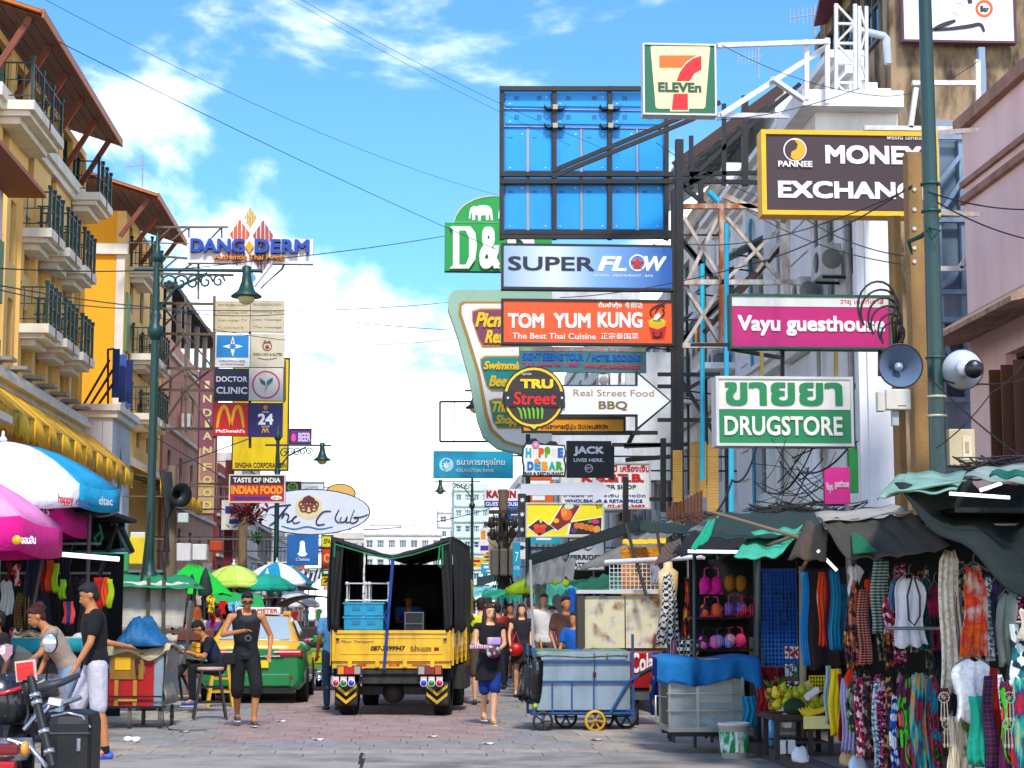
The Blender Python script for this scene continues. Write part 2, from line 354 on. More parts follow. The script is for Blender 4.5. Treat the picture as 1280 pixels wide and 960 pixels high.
# building tools
class Fac:
 """wall plane: origin o, direction u along it, outward normal n"""
 def __init__(s,o,u,n):s.o,s.u,s.n=V(o),V(u),V(n)
 def p(s,u,z,d=0):return s.o+s.u*u+s.n*d+V((0,0,z))
 def box(s,mb,u0,u1,z0,z1,d0,d1,m=0):
  P=s.p;return mb.add([P(u0,z0,d0),P(u1,z0,d0),P(u1,z0,d1),P(u0,z0,d1),P(u0,z1,d0),P(u1,z1,d0),P(u1,z1,d1),P(u0,z1,d1)],MB.BF,m)
def wall(f,mb,u0,u1,z0,z1,holes,th=.25,m=0):
 us=sorted({u0,u1,*[a for h in holes for a in h[:2]]});zs=sorted({z0,z1,*[a for h in holes for a in h[2:4]]})
 us=[a for a in us if u0<=a<=u1];zs=[a for a in zs if z0<=a<=z1]
 for a,b in zip(us,us[1:]):
  run=None
  for c,d in zip(zs,zs[1:]):
   inside=any(h[0]<=a and b<=h[1]and h[2]<=c and d<=h[3]for h in holes)
   if inside:
    if run:f.box(mb,a,b,run[0],run[1],-th,0,m);run=None
   else:run=(run[0],d)if run else(c,d)
  if run:f.box(mb,a,b,run[0],run[1],-th,0,m)
 return mb
GL=glass('5f7f90');GD=glass('26343c')
def window(f,par,u0,u1,z0,z1,fm,gm=None,nx=2,nz=1,d=-.14,t=.06,sill=None,name='window'):
 m=MB();f.box(m,u0,u1,z1-t,z1,d-.03,d+.05);f.box(m,u0,u1,z0,z0+t,d-.03,d+.05)
 f.box(m,u0,u0+t,z0+t,z1-t,d-.03,d+.05);f.box(m,u1-t,u1,z0+t,z1-t,d-.03,d+.05)
 for i in range(1,nx):a=u0+(u1-u0)*i/nx;f.box(m,a-t/2.5,a+t/2.5,z0+t,z1-t,d-.028,d+.04)
 for i in range(1,nz):a=z0+(z1-z0)*i/nz;f.box(m,u0+t,u1-t,a-t/3,a+t/3,d-.026,d+.035)
 if sill:f.box(m,u0-.08,u1+.08,z0-.08,z0-.002,-.02,.09)
 o=m.build(name,fm,par);m=MB();f.box(m,u0+t*.5,u1-t*.5,z0+t*.5,z1-t*.5,d-.012,d-.004);m.build('pane',gm or GL,o);return o
def block(name,label,f,u1,z1,depth,wm,fm,floors,bays,ww=.6,wh=.55,cat='building',z0g=0,gm=None,extra=None,parapet=.5,group=None,ac=0,seed=1):
 rb=random.Random(seed);r=thing(name,label,cat,f.p(u1/2,0,0),0,group)
 fh=(z1-z0g)/floors;bw=u1/bays;holes=[]
 for k in range(floors):
  for b in range(bays):
   c=(b+.5)*bw;holes.append((c-bw*ww/2,c+bw*ww/2,z0g+k*fh+fh*(1-wh)/2,z0g+k*fh+fh*(1+wh)/2))
 m=MB();wall(f,m,0,u1,0,z1,holes,.25);m.build('wall',wm,r)
 m=MB();f.box(m,.01,u1-.01,.01,z1-.01,-depth,-.252);m.build('building_body',wm,r)
 m=MB()
 for k in range(1,floors+1):f.box(m,-.02,u1+.02,z0g+k*fh-.12,z0g+k*fh+.02,.002,.14)
 m.build('floor_band',mat('d8d2c6',.8,dirt=.35),r)
 m=MB();f.box(m,-.03,u1+.03,z1+.02,z1+parapet,-depth*.98,.09);m.build('parapet',wm,r)
 for h in holes:window(f,r,*h,fm,gm or rb.choice([GL,GD]),rb.choice([1,2,3]),rb.choice([1,2]))
 for i in range(ac):
  u=rb.uniform(.1,.8)*u1;z=z0g+rb.randint(0,floors-1)*fh+.3;m=MB();f.box(m,u,u+.8,z,z+.55,.16,.5);o=m.build('air_conditioner',mat('d9d6cf',.5,dirt=.4),r)
  c=f.p(u+.4,z+.27,.502);m=MB().lathe([(.0,.01),(.2,.01),(.21,0),(.23,0)],c,14,f.n);m.build('fan_grille',mat('555555',.5),o)
 return r
def LF(X,Y0):return Fac((X,Y0,0),(0,1,0),(1,0,0))
def RF(X,Y0):return Fac((X,Y0,0),(0,1,0),(-1,0,0))
CRE=mat('f7ce8e',.85,.07,.6,.15,20,dirt=.16,dcol='b98d5a',ds=.6);YEL=mat('fbb400',.8,.06,.5,.12,20,dirt=.15,dcol='c98708',ds=.6)
OFF=mat('efe6d6',.75,.06,1,.1,20,dirt=.3,dcol='a8997e',ds=1.2);DGR=mat('0a3a2e',.5,.1,5,.1);BRN=mat('8a4a33',.7,.15,4,.15,dirt=.2);SOF=mat('6f4433',.8,.15,5,.2,stretch=(1,1,1))
WHT=mat('f4f2ec',.8,.05,.8,.12,15,dirt=.3,dcol='8f8a80',ds=.9);BLK=mat('0d0c0c',.55,.2,4,.1,dirt=.25,dcol='3a2a22');RUST=mat('a05a30',.8,.3,6,.2,dirt=.6,dcol='e8d8c8',ds=5)
def railing(f,par,u0,u1,d0,d1,z,h=.9):
 r=MB();cs=[(u0,d1),(u1,d1)];P=f.p;posts=[]
 def seg(ua,da,ub,db,n):
  for t in(h,h*.55,.12):r.bar(P(ua,z+t,da),P(ub,z+t,db),.035 if t==h else .022)
  for i in range(1,n):a=ua+(ub-ua)*i/n;b=da+(db-da)*i/n;r.bar(P(a,z+.1+(.0 if i%2 else h*.45),b),P(a,z+h,b),.02)
 seg(u0,d0,u0,d1,4);seg(u0,d1,u1,d1,10);seg(u1,d1,u1,d0,4)
 o=r.build('railing',DGR,par)
 for ua,da in[(u0,d0+.05),(u0,d1),(u0+(u1-u0)*.33,d1),(u0+(u1-u0)*.67,d1),(u1,d1)]:
  m=MB();c=P(ua,z,da);m.box(c.x-.036,c.x+.036,c.y-.036,c.y+.036,z,z+h+.08);m.box(c.x-.055,c.x+.055,c.y-.055,c.y+.055,z+h+.08,z+h+.16);m.build('railing_post',DGR,o)
def balcony(f,par,u0,u1,z,d=.75,h=.9):
 m=MB();f.box(m,u0,u1,z-.22,z,0,d);f.box(m,u0+.1,u1-.1,z-.34,z-.222,0,d-.12);f.box(m,u0+.25,u1-.25,z-.5,z-.342,0,d-.35)
 o=m.build('balcony',OFF,par);railing(f,o,u0+.07,u1-.07,0,d-.07,z,h)
 m=MB();f.box(m,(u0+u1)/2-.04,(u0+u1)/2+.04,z-.24,z+.01,d+.001,d+.02);m.build('drain_mark',mat('8a3a20',.8),o)
def eave_roof(f,par,u0,u1,z,out=1.3,depth=4.,slope=.32,struts=6):
 """overhanging tiled roof with brown soffit boards, rafters and struts; high edge over the building"""
 P=f.p;m=MB()
 def slab(ua,ub,t0,t1,mi):
  k=slope;A=[(out,z),(-depth,z+(depth+out)*k)]
  m.add([P(ua,A[0][1]+t0,A[0][0]),P(ub,A[0][1]+t0,A[0][0]),P(ub,A[1][1]+t0,A[1][0]),P(ua,A[1][1]+t0,A[1][0]),P(ua,A[0][1]+t1,A[0][0]),P(ub,A[0][1]+t1,A[0][0]),P(ub,A[1][1]+t1,A[1][0]),P(ua,A[1][1]+t1,A[1][0])],MB.BF,mi)
 slab(u0,u1,.02,.14,0);roof=m.build('roof',mat('5d4038',.8,.15,3,.3),par)
 n=int((depth+out)/.3);m=MB()
 for i in range(9):
  a=out-i*.32-.02;za=z-.02+(out-a)*slope;b=a-.3;zb=z-.02+(out-b)*slope
  m2=MB();m2.add([P(u0,za-.03,a),P(u1,za-.03,a),P(u1,zb-.03,b),P(u0,zb-.03,b),P(u0,za,a),P(u1,za,a),P(u1,zb,b),P(u0,zb,b)],MB.BF);m2.build('soffit_board',SOF,roof)
 m=MB();m.bar(P(u0-.04,z+.05,out+.02),P(u1+.04,z+.05,out+.02),.05,.22);m.build('fascia',mat('b06a4a',.6,.1,4),roof)
 m=MB();m.bar(P(u0-.05,z+.05,out),P(u0-.05,z+.05+(depth+out)*slope,-depth),.22,.06);m.build('fascia',mat('c8743e',.6,.1,4),roof)
 for i in range(struts):
  u=u0+.25+(u1-u0-.5)*i/(struts-1);m=MB();m.bar(P(u,z-1.25,.02),P(u,z-.02+.25*slope,out-.3),.1,.14);m.build('strut',BRN,roof)
 return roof
 # ------------------------------------------------------------ cream and yellow hotel building (street corner side)
XL=-9.5;f=LF(XL,41.2);r=thing('hotel_building','cream plastered hotel with stacked green railed balconies under a long brown eave','building',(XL,47,0))
holes=[]
for k,z in enumerate((7.2,9.55,11.9)):
 for i in range(7):
  u=.4+i*1.68
  if k<2:holes.append((u,u+.85,z+.25,z+1.75))
 for i in range(4):
  if k==2:holes.append((1.2+i*2.9,1.9+i*2.9,z+.2,z+1.1))
for i in range(6):holes.append((.5+i*2,1.9+i*2,13.55,14.7))
m=MB();wall(f,m,0,12.1,0,14.9,holes,.3);m.build('wall',CRE,r)
m=MB();f.box(m,.02,12.08,.02,14.8,-7,-.7);m.build('building_body',YEL,r)
m=MB()
for h in holes:f.box(m,h[0],h[1],h[2]-.2,h[3]+.1,-.69,-.6)
m.build('recess_wall',YEL,r)
for h in holes:window(f,r,*h,DGR if h[2]>13 else mat('a8772a',.6),GD,2,2,d=-.45 if h[2]<13 else-.2)
m=MB();f.box(m,0,12.12,13.2,13.5,.002,.22);f.box(m,0,12.12,13.0,13.2,.002,.12);m.build('cornice',OFF,r)
m=MB();f.box(m,0,12.15,6.8,6.95,.002,.35);f.box(m,0,12.15,6.95,7.1,.002,.25);f.box(m,0,12.15,6.6,6.8,.002,.18);m.build('cornice',OFF,r)
for i in range(7):
 m=MB();u=.4+i*1.68-.62;f.box(m,u,u+.38,7.1,11.9,.002,.1);m.build('pilaster',CRE,r)
for z in(8.45,10.8):
 for u in(3.2,5.6,8.0):balcony(f,r,u,u+1.75,z,.8+(.0 if z>9 else .003))
balcony(f,r,.6,4.3,13.25,.82);balcony(f,r,9.9,12.1,13.25,.8)
eave_roof(f,r,-.2,11.4,15.0,1.1)
m=MB();f.box(m,11.4,12.11,7.1,13.0,.003,.06);m.build('corner_panel',YEL,r)
for i in range(7):
 m=MB();u=.9+i*1.68;f.box(m,u,u+.55,7.25,7.33,.02,.45);m.build('window_ledge',mat('9a948c',.6),r)
 # second yellow building
f=LF(XL,61);r=thing('hotel_building','bright yellow hotel wing with brown eave beyond the green lamp post','building',(XL,66,0))
holes=[(u,u+.8,z,z+1.5)for z in(7.3,9.8,11.7)for u in(1.2,3.6,6.0,8.2)]+[(.8,1.6,13.6,14.6),(3,3.9,13.6,14.6),(5.4,6.3,13.6,14.6)]
m=MB();wall(f,m,0,9.6,0,14.9,holes,.3);m.build('wall',CRE,r)
m=MB();f.box(m,.0,9.58,0,14.9,-9,-.302);m.build('building_body',YEL,r)
fe=Fac((XL-9,61,0),(1,0,0),(0,-1,0));m=MB();fe.box(m,0,8.7,7.2,13.4,0,.04);m.build('end_wall',YEL,r)
m=MB();fe.box(m,0,9.1,13.4,13.75,.002,.2);m.build('cornice',OFF,r)
m=MB();fe.box(m,8.72,9.0,7,13.4,.002,.06);m.build('corner_strip',OFF,r)
for h in holes:window(f,r,*h,DGR,GD,2,2)
for u,u1,z in((1.0,3.6,13.2),(1.8,3.7,10.35),(4.0,6.0,10.35),(1.8,3.7,8.3),(4.0,6.0,8.3)):balcony(f,r,u,u1,z,.8)
m=MB();f.box(m,.3,1.0,10.2,12.2,.01,.07);m.build('shutter',mat('6f8f62',.6,.1,5),r)
m=MB();f.box(m,0,9.6,6.2,6.7,.002,.3);m.build('cornice',OFF,r)
eave_roof(f,r,-1.6,6,15.0,1.25,struts=4)
# white building edge at the picture's edge, with green shutters and a tip of tiled roof
f=LF(-7.9,30);r=thing('white_shophouse','narrow white painted shophouse edge with green shutters beside the cream hotel','building',(-7.9,33,0))
m=MB();f.box(m,0,5.45,0,9.6,-3,0);m.build('wall',WHT,r)
for z in(3.6,5.5,7.4):
 m=MB();f.box(m,4.85,5.4,z,z+1.2,.01,.07);m.build('shutter',mat('5d8a5a',.6),r)
m=MB();f.box(m,0,5.6,5.1,5.25,.01,.3);m.build('cornice',OFF,r)
m=MB();P=f.p;m.prism([(0,9.6),(.75,9.6),(.72,9.72),(-.8,11.3),(-.95,11.3)],0,5.9,to=lambda a,y,b:P(y,b,a));m.build('roof',mat('9a5638',.7,.2,5),r)
# grey white porch block with pointed arch
r=thing('porch_block','pale grey rendered porch with pointed arch opening beyond the end of the scalloped awning','building',(-9.6,57.5,0))
f=LF(-8.95,55.9);m=MB();GW=mat('dcdad6',.85,.06,.7,.12,dirt=.35,dcol='98938c',ds=.7)
wall(f,m,0,3.6,0,7.6,[(1.2,2.2,4.2,5.6)],.3);f.box(m,0,.001,0,.001,0,.001)
m.prism([(1.2,5.55),(1.7,6.7),(2.2,5.55),(2.2,5.6),(1.2,5.6)],-.001,.004,to=lambda a,y,b:f.p(a,b,y),m=1)
m.build('wall',[GW,mat('8a8478',.9)],r)
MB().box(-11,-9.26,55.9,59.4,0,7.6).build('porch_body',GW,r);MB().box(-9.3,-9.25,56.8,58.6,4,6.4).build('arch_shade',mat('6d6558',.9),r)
MB().box(-11.1,-8.7,55.7,59.7,7.6,7.8).box(-11.1,-8.8,55.8,59.6,7.4,7.598).build('cornice',OFF,r)
# pink building with the truss, and what follows down the left side
PNK=mat('d79a80',.85,.08,.5,.15,15,dirt=.4,dcol='9a6a56',ds=.6)
f=LF(-9.5,71.5);block('pink_shophouse','tall salmon pink building with bare wall behind the rusty sign truss',f,19,11.8,9,PNK,DGR,3,5,.25,.4,z0g=3,ac=2)
m=MB();m.box(-9.6,-9.2,71.5,90,12.4,13.2);
r=thing('open_rooftop','dark open rooftop floor with pale posts over the pink building','building',(-10.5,80,12.35))
MB().box(-15,-9.2,72,89,14.3,14.5).build('roof',mat('3a3836',.8),r)
for i in range(6):MB().box(-9.6,-9.4,72.2+i*3.2,72.4+i*3.2,12.32,14.3).build('post',mat('b5aa98',.8),r)
MB().box(-14.8,-14.5,72,89,12.32,14.3).build('back_wall',mat('2b2a2a',.9),r)
cols_=[('c9b8a0','tan'),('7c2f28','dark red'),('e4e0d8','off-white'),('8fa0a0','grey green'),('d6c28c','straw'),('b8b4ae','light grey')]
y0=92
for i,(c,nm)in enumerate([('b5493a','brick red'),('d9d3c8','off-white'),('8a7a6a','umber'),('dcdcd8','pale grey'),('c8a888','sand')]):
 L_=[11,12,14,18,24][i];h=[8.5,10,9.5,9.2,10][i]
 block('shophouse','%s shophouse on the hotel side, %s'%(nm,['just past the pink building','behind the oval club sign','behind the blue banner sign','above the truck canopy corner','at the end of the row'][i]),LF(-9.5+(i%2)*.2,y0),L_-.2,h,9,mat(c,.85,.1,.5,.1,dirt=.4),mat('d8d8d8',.6),3,4,.5,.5,z0g=2.5,seed=i+3,ac=2)
 y0+=L_
 # ------------------------------------------------------------ right hand side
XR=8.0
WH2=mat('fdfcfa',.8,.04,.8,.1,15,dirt=.2,dcol='8b8578',ds=.8)
# pink building nearest
f=RF(XR,17.5);PK2=mat('fadcd6',.85,.05,.6,.1,dirt=.25,dcol='b89088',ds=.7)
r=thing('pink_shophouse','pale pink building with wooden shuttered window and tiled hood over the loudspeakers','building',(XR,22,0))
P=WX(1262,440,XR);zc=P.z
m=MB();wall(f,m,0,8.2,0,6.9,[(4.6,6.6,3.3,4.95)],.3)
m.prism([(0,6.9),(8.2,6.9),(8.2,8.4),(0,8.55)],-.3,0,to=lambda a,y,b:f.p(a,b,y));m.build('wall',PK2,r)
m=MB();f.box(m,0,8.2,0,8.3,-6,-.302);m.build('building_body',PK2,r)
m=MB();f.box(m,0,8.25,8.42,8.6,-.35,.12);f.box(m,0,8.22,7.35,7.45,.002,.08);f.box(m,0,8.22,7.6,7.68,.002,.06);m.build('cornice',mat('b08a78',.8,dirt=.4),r)
m=MB();m.prism([(.9,5.15),(.9,5.22),(0,5.75),(0,5.35)],3.6,8.2,to=lambda a,y,b:f.p(y,b,a));m.build('window_hood',mat('b59a86',.8,dirt=.7,dcol='6a3a28',ds=4),r)
o=window(f,r,4.6,6.6,3.3,4.95,mat('5a3a28',.6),GD,4,3,d=-.2)
for i in range(4):
 m=MB();u=4.7+i*.5;m.obox(f.p(u,4.0,.18),(.36,.05,1.35),Matrix.Rotation(-.35+.1*i,3,'Z'));m.build('shutter',mat('6b3f28',.6,.15,5),r)
m=MB();f.box(m,4.5,6.7,3.15,3.3,.002,.22);m.build('window_sill',mat('c9a898',.8,dirt=.4),r)
# steel blue frame tower between pink building and shophouse
r=thing('steel_lift_frame','blue grey painted steel frame tower with glazed bays beside the pale pink building','structure',(7.7,27,0))
Yq=27.2;BG=mat('8fa3b8',.5,.08,2,.08,dirt=.3);MB().box(W(1160,300,27.6).x,W(1228,300,27.6).x,27.6,27.7,0,W(1200,150,27.6).z).build('backing_panel',mat('97a2ae',.5,.1,1,.05,dirt=.4),r)
for px in(1168,1200,1226):
 a,b=W(px,150 if px<1220 else 60,Yq),W(px,600,Yq);MB().bar((a.x,Yq,0),(a.x,Yq,a.z),.1).build('post',BG,r)
for py in(172,275,365,400,500):a,b=W(1168,py,Yq-.06),W(1226,py,Yq-.06);MB().bar(a,b,.07).build('beam',BG,r)
for a0,b0 in((172,275),(275,365),(400,500)):
 a,b=W(1172,a0+4,Yq+.1),W(1224,b0-4,Yq+.1);MB().box(a.x,b.x,Yq+.1,Yq+.13,b.z,a.z).build('glass_panel',mat('6f8292' if a0<300 else '4a525a',.35,.15,1),r)
for q in((1172,272,1222,195),(1172,230,1200,195),(1175,405,1195,470),(1176,360,1220,310)):MB().bar(W(q[0],q[1],Yq-.1),W(q[2],q[3],Yq-.1),.06).build('brace',BG,r)
r=thing('white_sign_gallows','white painted steel sign bracket standing out from the stained wall','bracket',W(1224,300,26))
for q in((1222,75,1224,340),(1080,160,1224,162),(1176,265,1224,268),(1160,336,1220,336),(1140,104,1220,104),(1145,110,1138,160),(1200,335,1222,300)):
 MB().bar(W(q[0],q[1],25.9),W(q[2],q[3],25.9),.07).build('bar',mat('e6e4de',.6,dirt=.4,dcol='8a6a50',ds=4),r)
 # stained tall building behind
ST=mat('ac967a',.9,.22,1.2,.3,12,dirt=.95,dcol='30281f',ds=1.6)
a=W(1112,20,31.5);r=thing('stained_tower','tall weather-stained tan concrete building with black streaks carrying the white bar sign','building',(11,34,0))
MB().box(a.x,16,31.5,37,0,15).build('wall',ST,r);MB().box(a.x-.1,16,31.4,37.1,13.2,13.5).build('parapet',ST,r)
MB().tube([W(1062,35,30.6),W(1105,45,30.6),W(1108,48,30.6),W(1110,80,30.6)],.07).build('drainpipe',mat('b8c0c8',.5),r)
# white classical shophouse
f=RF(XR,31.5);r=thing('white_shophouse','white classical shophouse with panelled wall, arched window and heavy cornice behind the guesthouse sign','building',(XR,36,0))
holes=[(.5,1.6,7.6,9.4),(2.3,3.3,7.4,9.2),(6.6,7.6,7.6,9.3),(9.3,10.3,7.6,9.3),(.7,1.8,4,5.6),(6.6,7.6,4.2,5.8),(9.3,10.3,4.2,5.8),(12.3,13.3,4.2,5.8),(12.3,13.3,7.6,9.3)]
m=MB();wall(f,m,0,14.5,0,10.9,holes,.3);m.build('wall',WH2,r)
m=MB();f.box(m,.02,14.48,0,10.8,-6,-.302);m.build('building_body',WH2,r)
for k in range(12):
 z=2.6+k*.68
 for u0,u1 in((4.0,6.2),(10.6,12.0)):m=MB();f.box(m,u0,u1,z,z+.63,.002,.07);m.build('wall_block',WH2,r)
m=MB()
for i,d in enumerate((.15,.3,.45,.6)):f.box(m,-.1,14.6,10.9+i*.14,11.04+i*.14,-.1,d)
f.box(m,-.1,14.6,6.7,6.9,.002,.25);f.box(m,-.1,14.6,6.9,7.0,.002,.35);m.build('cornice',WH2,r)
for h in holes:window(f,r,*h,mat('b8c4c0',.6),GD,2,3)
for u in(1.05,2.8):
 m=MB();m.tube([f.p(u-.65*cos(t*pi/12),9.25+.65*sin(t*pi/12),.05)for t in range(13)],.08,6);m.build('window_arch',WH2,r)
for u in(.2,3.8,6.3,8.4,10.45,12.1,14.2):m=MB();f.box(m,u-.12,u+.12,2.5,10.9,.003,.14);f.box(m,u-.17,u+.17,10.3,10.9,.003,.2);m.build('pilaster',WH2,r)
for i in range(5):m=MB();u=3.1+i*.35;m.lathe([(.05,0),(.16,.15),(.17,.4),(.1,.8),(.07,1.1),(.1,1.3),(.06,1.35)],f.p(u,3.4,.25),12);m.build('baluster',WH2,r)
m=MB();f.box(m,2.8,4.9,4.78,4.95,0,.5);f.box(m,2.8,4.9,3.2,3.38,0,.5);m.build('balustrade_rail',WH2,r)
# upper storey, roof terraces
r=thing('rooftop_storey','white rooftop storey with grey awning roof and lattice columns above the cornice','building',(XR+.5,33,11.5))
MB().box(8.6,13,31.6,36.5,11.47,13.7).build('wall',WH2,r)
MB().add([(7.5,31.3,13.4),(13,31.3,14.6),(13,36,14.6),(8.2,36,13.4),(7.5,31.3,13.5),(13,31.3,14.75),(13,36,14.75),(8.2,36,13.5)],MB.BF).build('roof',mat('8b3a52',.6),r)
fz=Fac((8.6,31.6,0),(0,1,0),(-1,0,0))
for u in(.4,2.0,3.4):window(Fac((8.59,31.6,0),(0,1,0),(-1,0,0)),r,u,u+1.1,11.9,13.3,mat('4b5a58',.6),GD,2,2,d=.05)
def lattice(par,a,b,w_,n,mt,t=.06,vert=True):
 """flat truss between a and b, chords w_ apart (along x if vertical else z)"""
 a,b=V(a),V(b);s=V((w_,0,0))if vert else V((0,0,w_))
 MB().bar(a,b,t).build('chord',mt,par);MB().bar(a+s,b+s,t).build('chord',mt,par)
 for i in range(n):
  p,q=a.lerp(b,i/n),a.lerp(b,(i+1)/n)
  MB().bar(p,p+s,t*.7).build('strut',mt,par);MB().bar(p if i%2 else p+s,q+s if i%2 else q,t*.6).build('brace',mt,par)
r2=thing('lattice_column','white steel lattice column carrying the sign brackets on the roof terrace','frame',W(1050,125,29.5))
WSt=mat('dfe0de',.6,.08,3,.05,dirt=.3,dcol='8a6a50',ds=3)
lattice(r2,W(1045,128,29.5),W(1045,5,29.5),.32,5,WSt);lattice(r2,W(1074,160,29.7),W(1074,8,29.7),.12,5,WSt)
r3=thing('terrace_canopy','white flat concrete terrace canopy under the lattice column','canopy',W(1010,130,30))
a=W(990,128,30);b=W(1078,160,30);MB().box(a.x,b.x+.5,29.2,31.4,b.z+.15,a.z).build('slab',WHT,r3);MB().box(a.x+.3,b.x+.5,29.6,31.4,b.z-.9,b.z+.149).build('wall',WHT,r3)
# second roofed house beyond
f=RF(XR+.2,46.2);block('tile_roof_house','white gabled house with grey tiled roof beneath the convenience store sign',f,9,12.6,7,WHT,mat('7f9a94',.6),4,3,.5,.5,z0g=1.5,gm=GL)
r=thing('tiled_roof','grey and white tiled gable roof with brown barge boards beyond the terrace','roof',(7,50,12.7))
A,B_,C_=W(884,140,46),W(958,92,46),W(1035,92,46)
roofm=MB();z0,z1=13.15,14.9
for j in range(9):
 for i in range(14):
  a0=j/9;x=6.9+2.6*a0;z=z0+(z1-z0)*a0;yy=46+i*.68
  roofm.add([(x,yy,z),(x+.31,yy,z+.2),(x+.31,yy+.64,z+.2),(x,yy+.64,z),(x,yy,z+.06),(x+.31,yy,z+.23),(x+.31,yy+.64,z+.23),(x,yy+.64,z+.06)],MB.BF,(i+j)%2)
roofm.build('roof_tiles',[mat('8f979c',.6),mat('a9b2b6',.6)],r,kind='stuff')
MB().box(9.4,12,45.9,55.6,13,14.95).build('gable_wall',WHT,r);MB().bar((6.75,45.85,12.9),(9.55,45.85,15.0),.08,.25).build('barge_board',mat('4a3028',.7),r)
y0=55.5
for i,(c,nm)in enumerate([('e9e5dc','ivory'),('e3b070','ochre'),('f0eee9','white'),('d4e4dc','pale green'),('e8e2d6','cream'),('f3f1ee','chalk white'),('cfd8dc','blue grey')]):
 L_=[9,8,11,13,15,20,25][i];h=[11,9.5,11.5,13.5,11,12,11][i]
 block('shophouse','%s shophouse on the sign crowded side, %s'%(nm,['behind the black scaffold','behind the yellow panels','behind the food signs','tall one behind the transformer pole','beyond the pale green one','farther still','last before the cross street'][i]),RF(XR+(i%2)*.25,y0),L_-.15,h,8,mat(c,.85,.06,.5,.1,dirt=.35),mat('c8c8c4',.6),4,4,.5,.5,z0g=1.5,seed=i+20,ac=3)
 y0+=L_
 # ends of the street: buildings facing the camera
for nm,lab,px0,px1,py,Y,c,fl,ba in[('apartment_block','long low white block closing the street above the truck canopy',455,552,668,190,'f0ece2',5,7),('apartment_block','small white rooftop block over the long low one, to the club sign side',462,500,655,200,'f6f4f0',6,3),('apartment_block','pale block with dark window band right of the truck canopy top',548,585,640,205,'eceae6',8,3),('apartment_block','tall pale green block with pink trim behind the bank lamp post',568,612,612,170,'d8ecdf',9,4),('apartment_block','grey tower slab peeping between oval sign and truck',415,460,672,215,'d8cfc4',5,4)]:
 a,b=W(px0,py,Y),W(px1,760,Y);fe=Fac((a.x,Y,0),(1,0,0),(0,-1,0))
 block(nm,lab,fe,b.x-a.x,a.z,12,mat(c,.85,.04,.1,.0,dirt=.2,ds=.2),mat('e8e8e8',.6),fl,ba,.62,.4,z0g=0,gm=GL,parapet=.6)
 # clutter on the sign side facades: air conditioners, drain pipes, window hoods, drying laundry, small railed balconies
rf=random.Random(17)
for k in range(17):
 y=32+rf.uniform(0,42);z=rf.choice([4.2,5.9,7.6,9.3,10.2])+rf.uniform(-.3,.3);d=rf.uniform(.5,.6)
 r=thing('air_conditioner','wall mounted air conditioner on the sign side facades, %s'%['above the drugstore sign','behind the guesthouse sign','by the arched window','beside the rusty lattice','by the blue pipe','behind the black scaffold'][k%6],'air conditioner',(XR-.25,y,z),0,'air conditioners on the sign side facades')
 put_=lambda m,n,mt:m.build(n,mt,r);put_(MB().bbox(XR-.5,XR-.12,y,y+.85,z,z+d,.02),'casing',mat('dedad2',.5,.06,3,.05,dirt=.45));put_(MB().box(XR-.45,XR,y+.1,y+.14,z-.05,z-.001).box(XR-.45,XR,y+.7,y+.74,z-.05,z-.001),'bracket',BLK)
 put_(MB().lathe([(0,.012),(.18,.012),(.2,0)],(XR-.502,y+.4,z+d/2),14,(-1,0,0)),'fan_grille',mat('3a3a3a',.5));put_(MB().lathe([(0,.012),(.17,.012),(.19,0)],(XR-.3,y-.002,z+d/2),14,(0,-1,0)),'side_grille',mat('8a8a86',.5))
for k in range(12):
 y=31.9+k*3.3+rf.uniform(-.4,.4);z0=rf.uniform(2.6,5);c=rf.choice(['b8bcc0','4a4644','a8a49c','5fb4cc','7a5a48']);MB().tube([(XR-.12,y,z0),(XR-.12,y,10.4),(XR-.05,y+.2,10.7)],rf.choice([.04,.06]),7).build('drain_pipe',mat(c,.5,dirt=.4),label='%s drain pipe running down the sign side facade, number %s along'%({'b8bcc0':'silver','4a4644':'dark','a8a49c':'grey','5fb4cc':'blue','7a5a48':'brown'}[c],['one','two','three','four','five','six','seven','eight','nine','ten','eleven','twelve'][k]),cat='pipe')
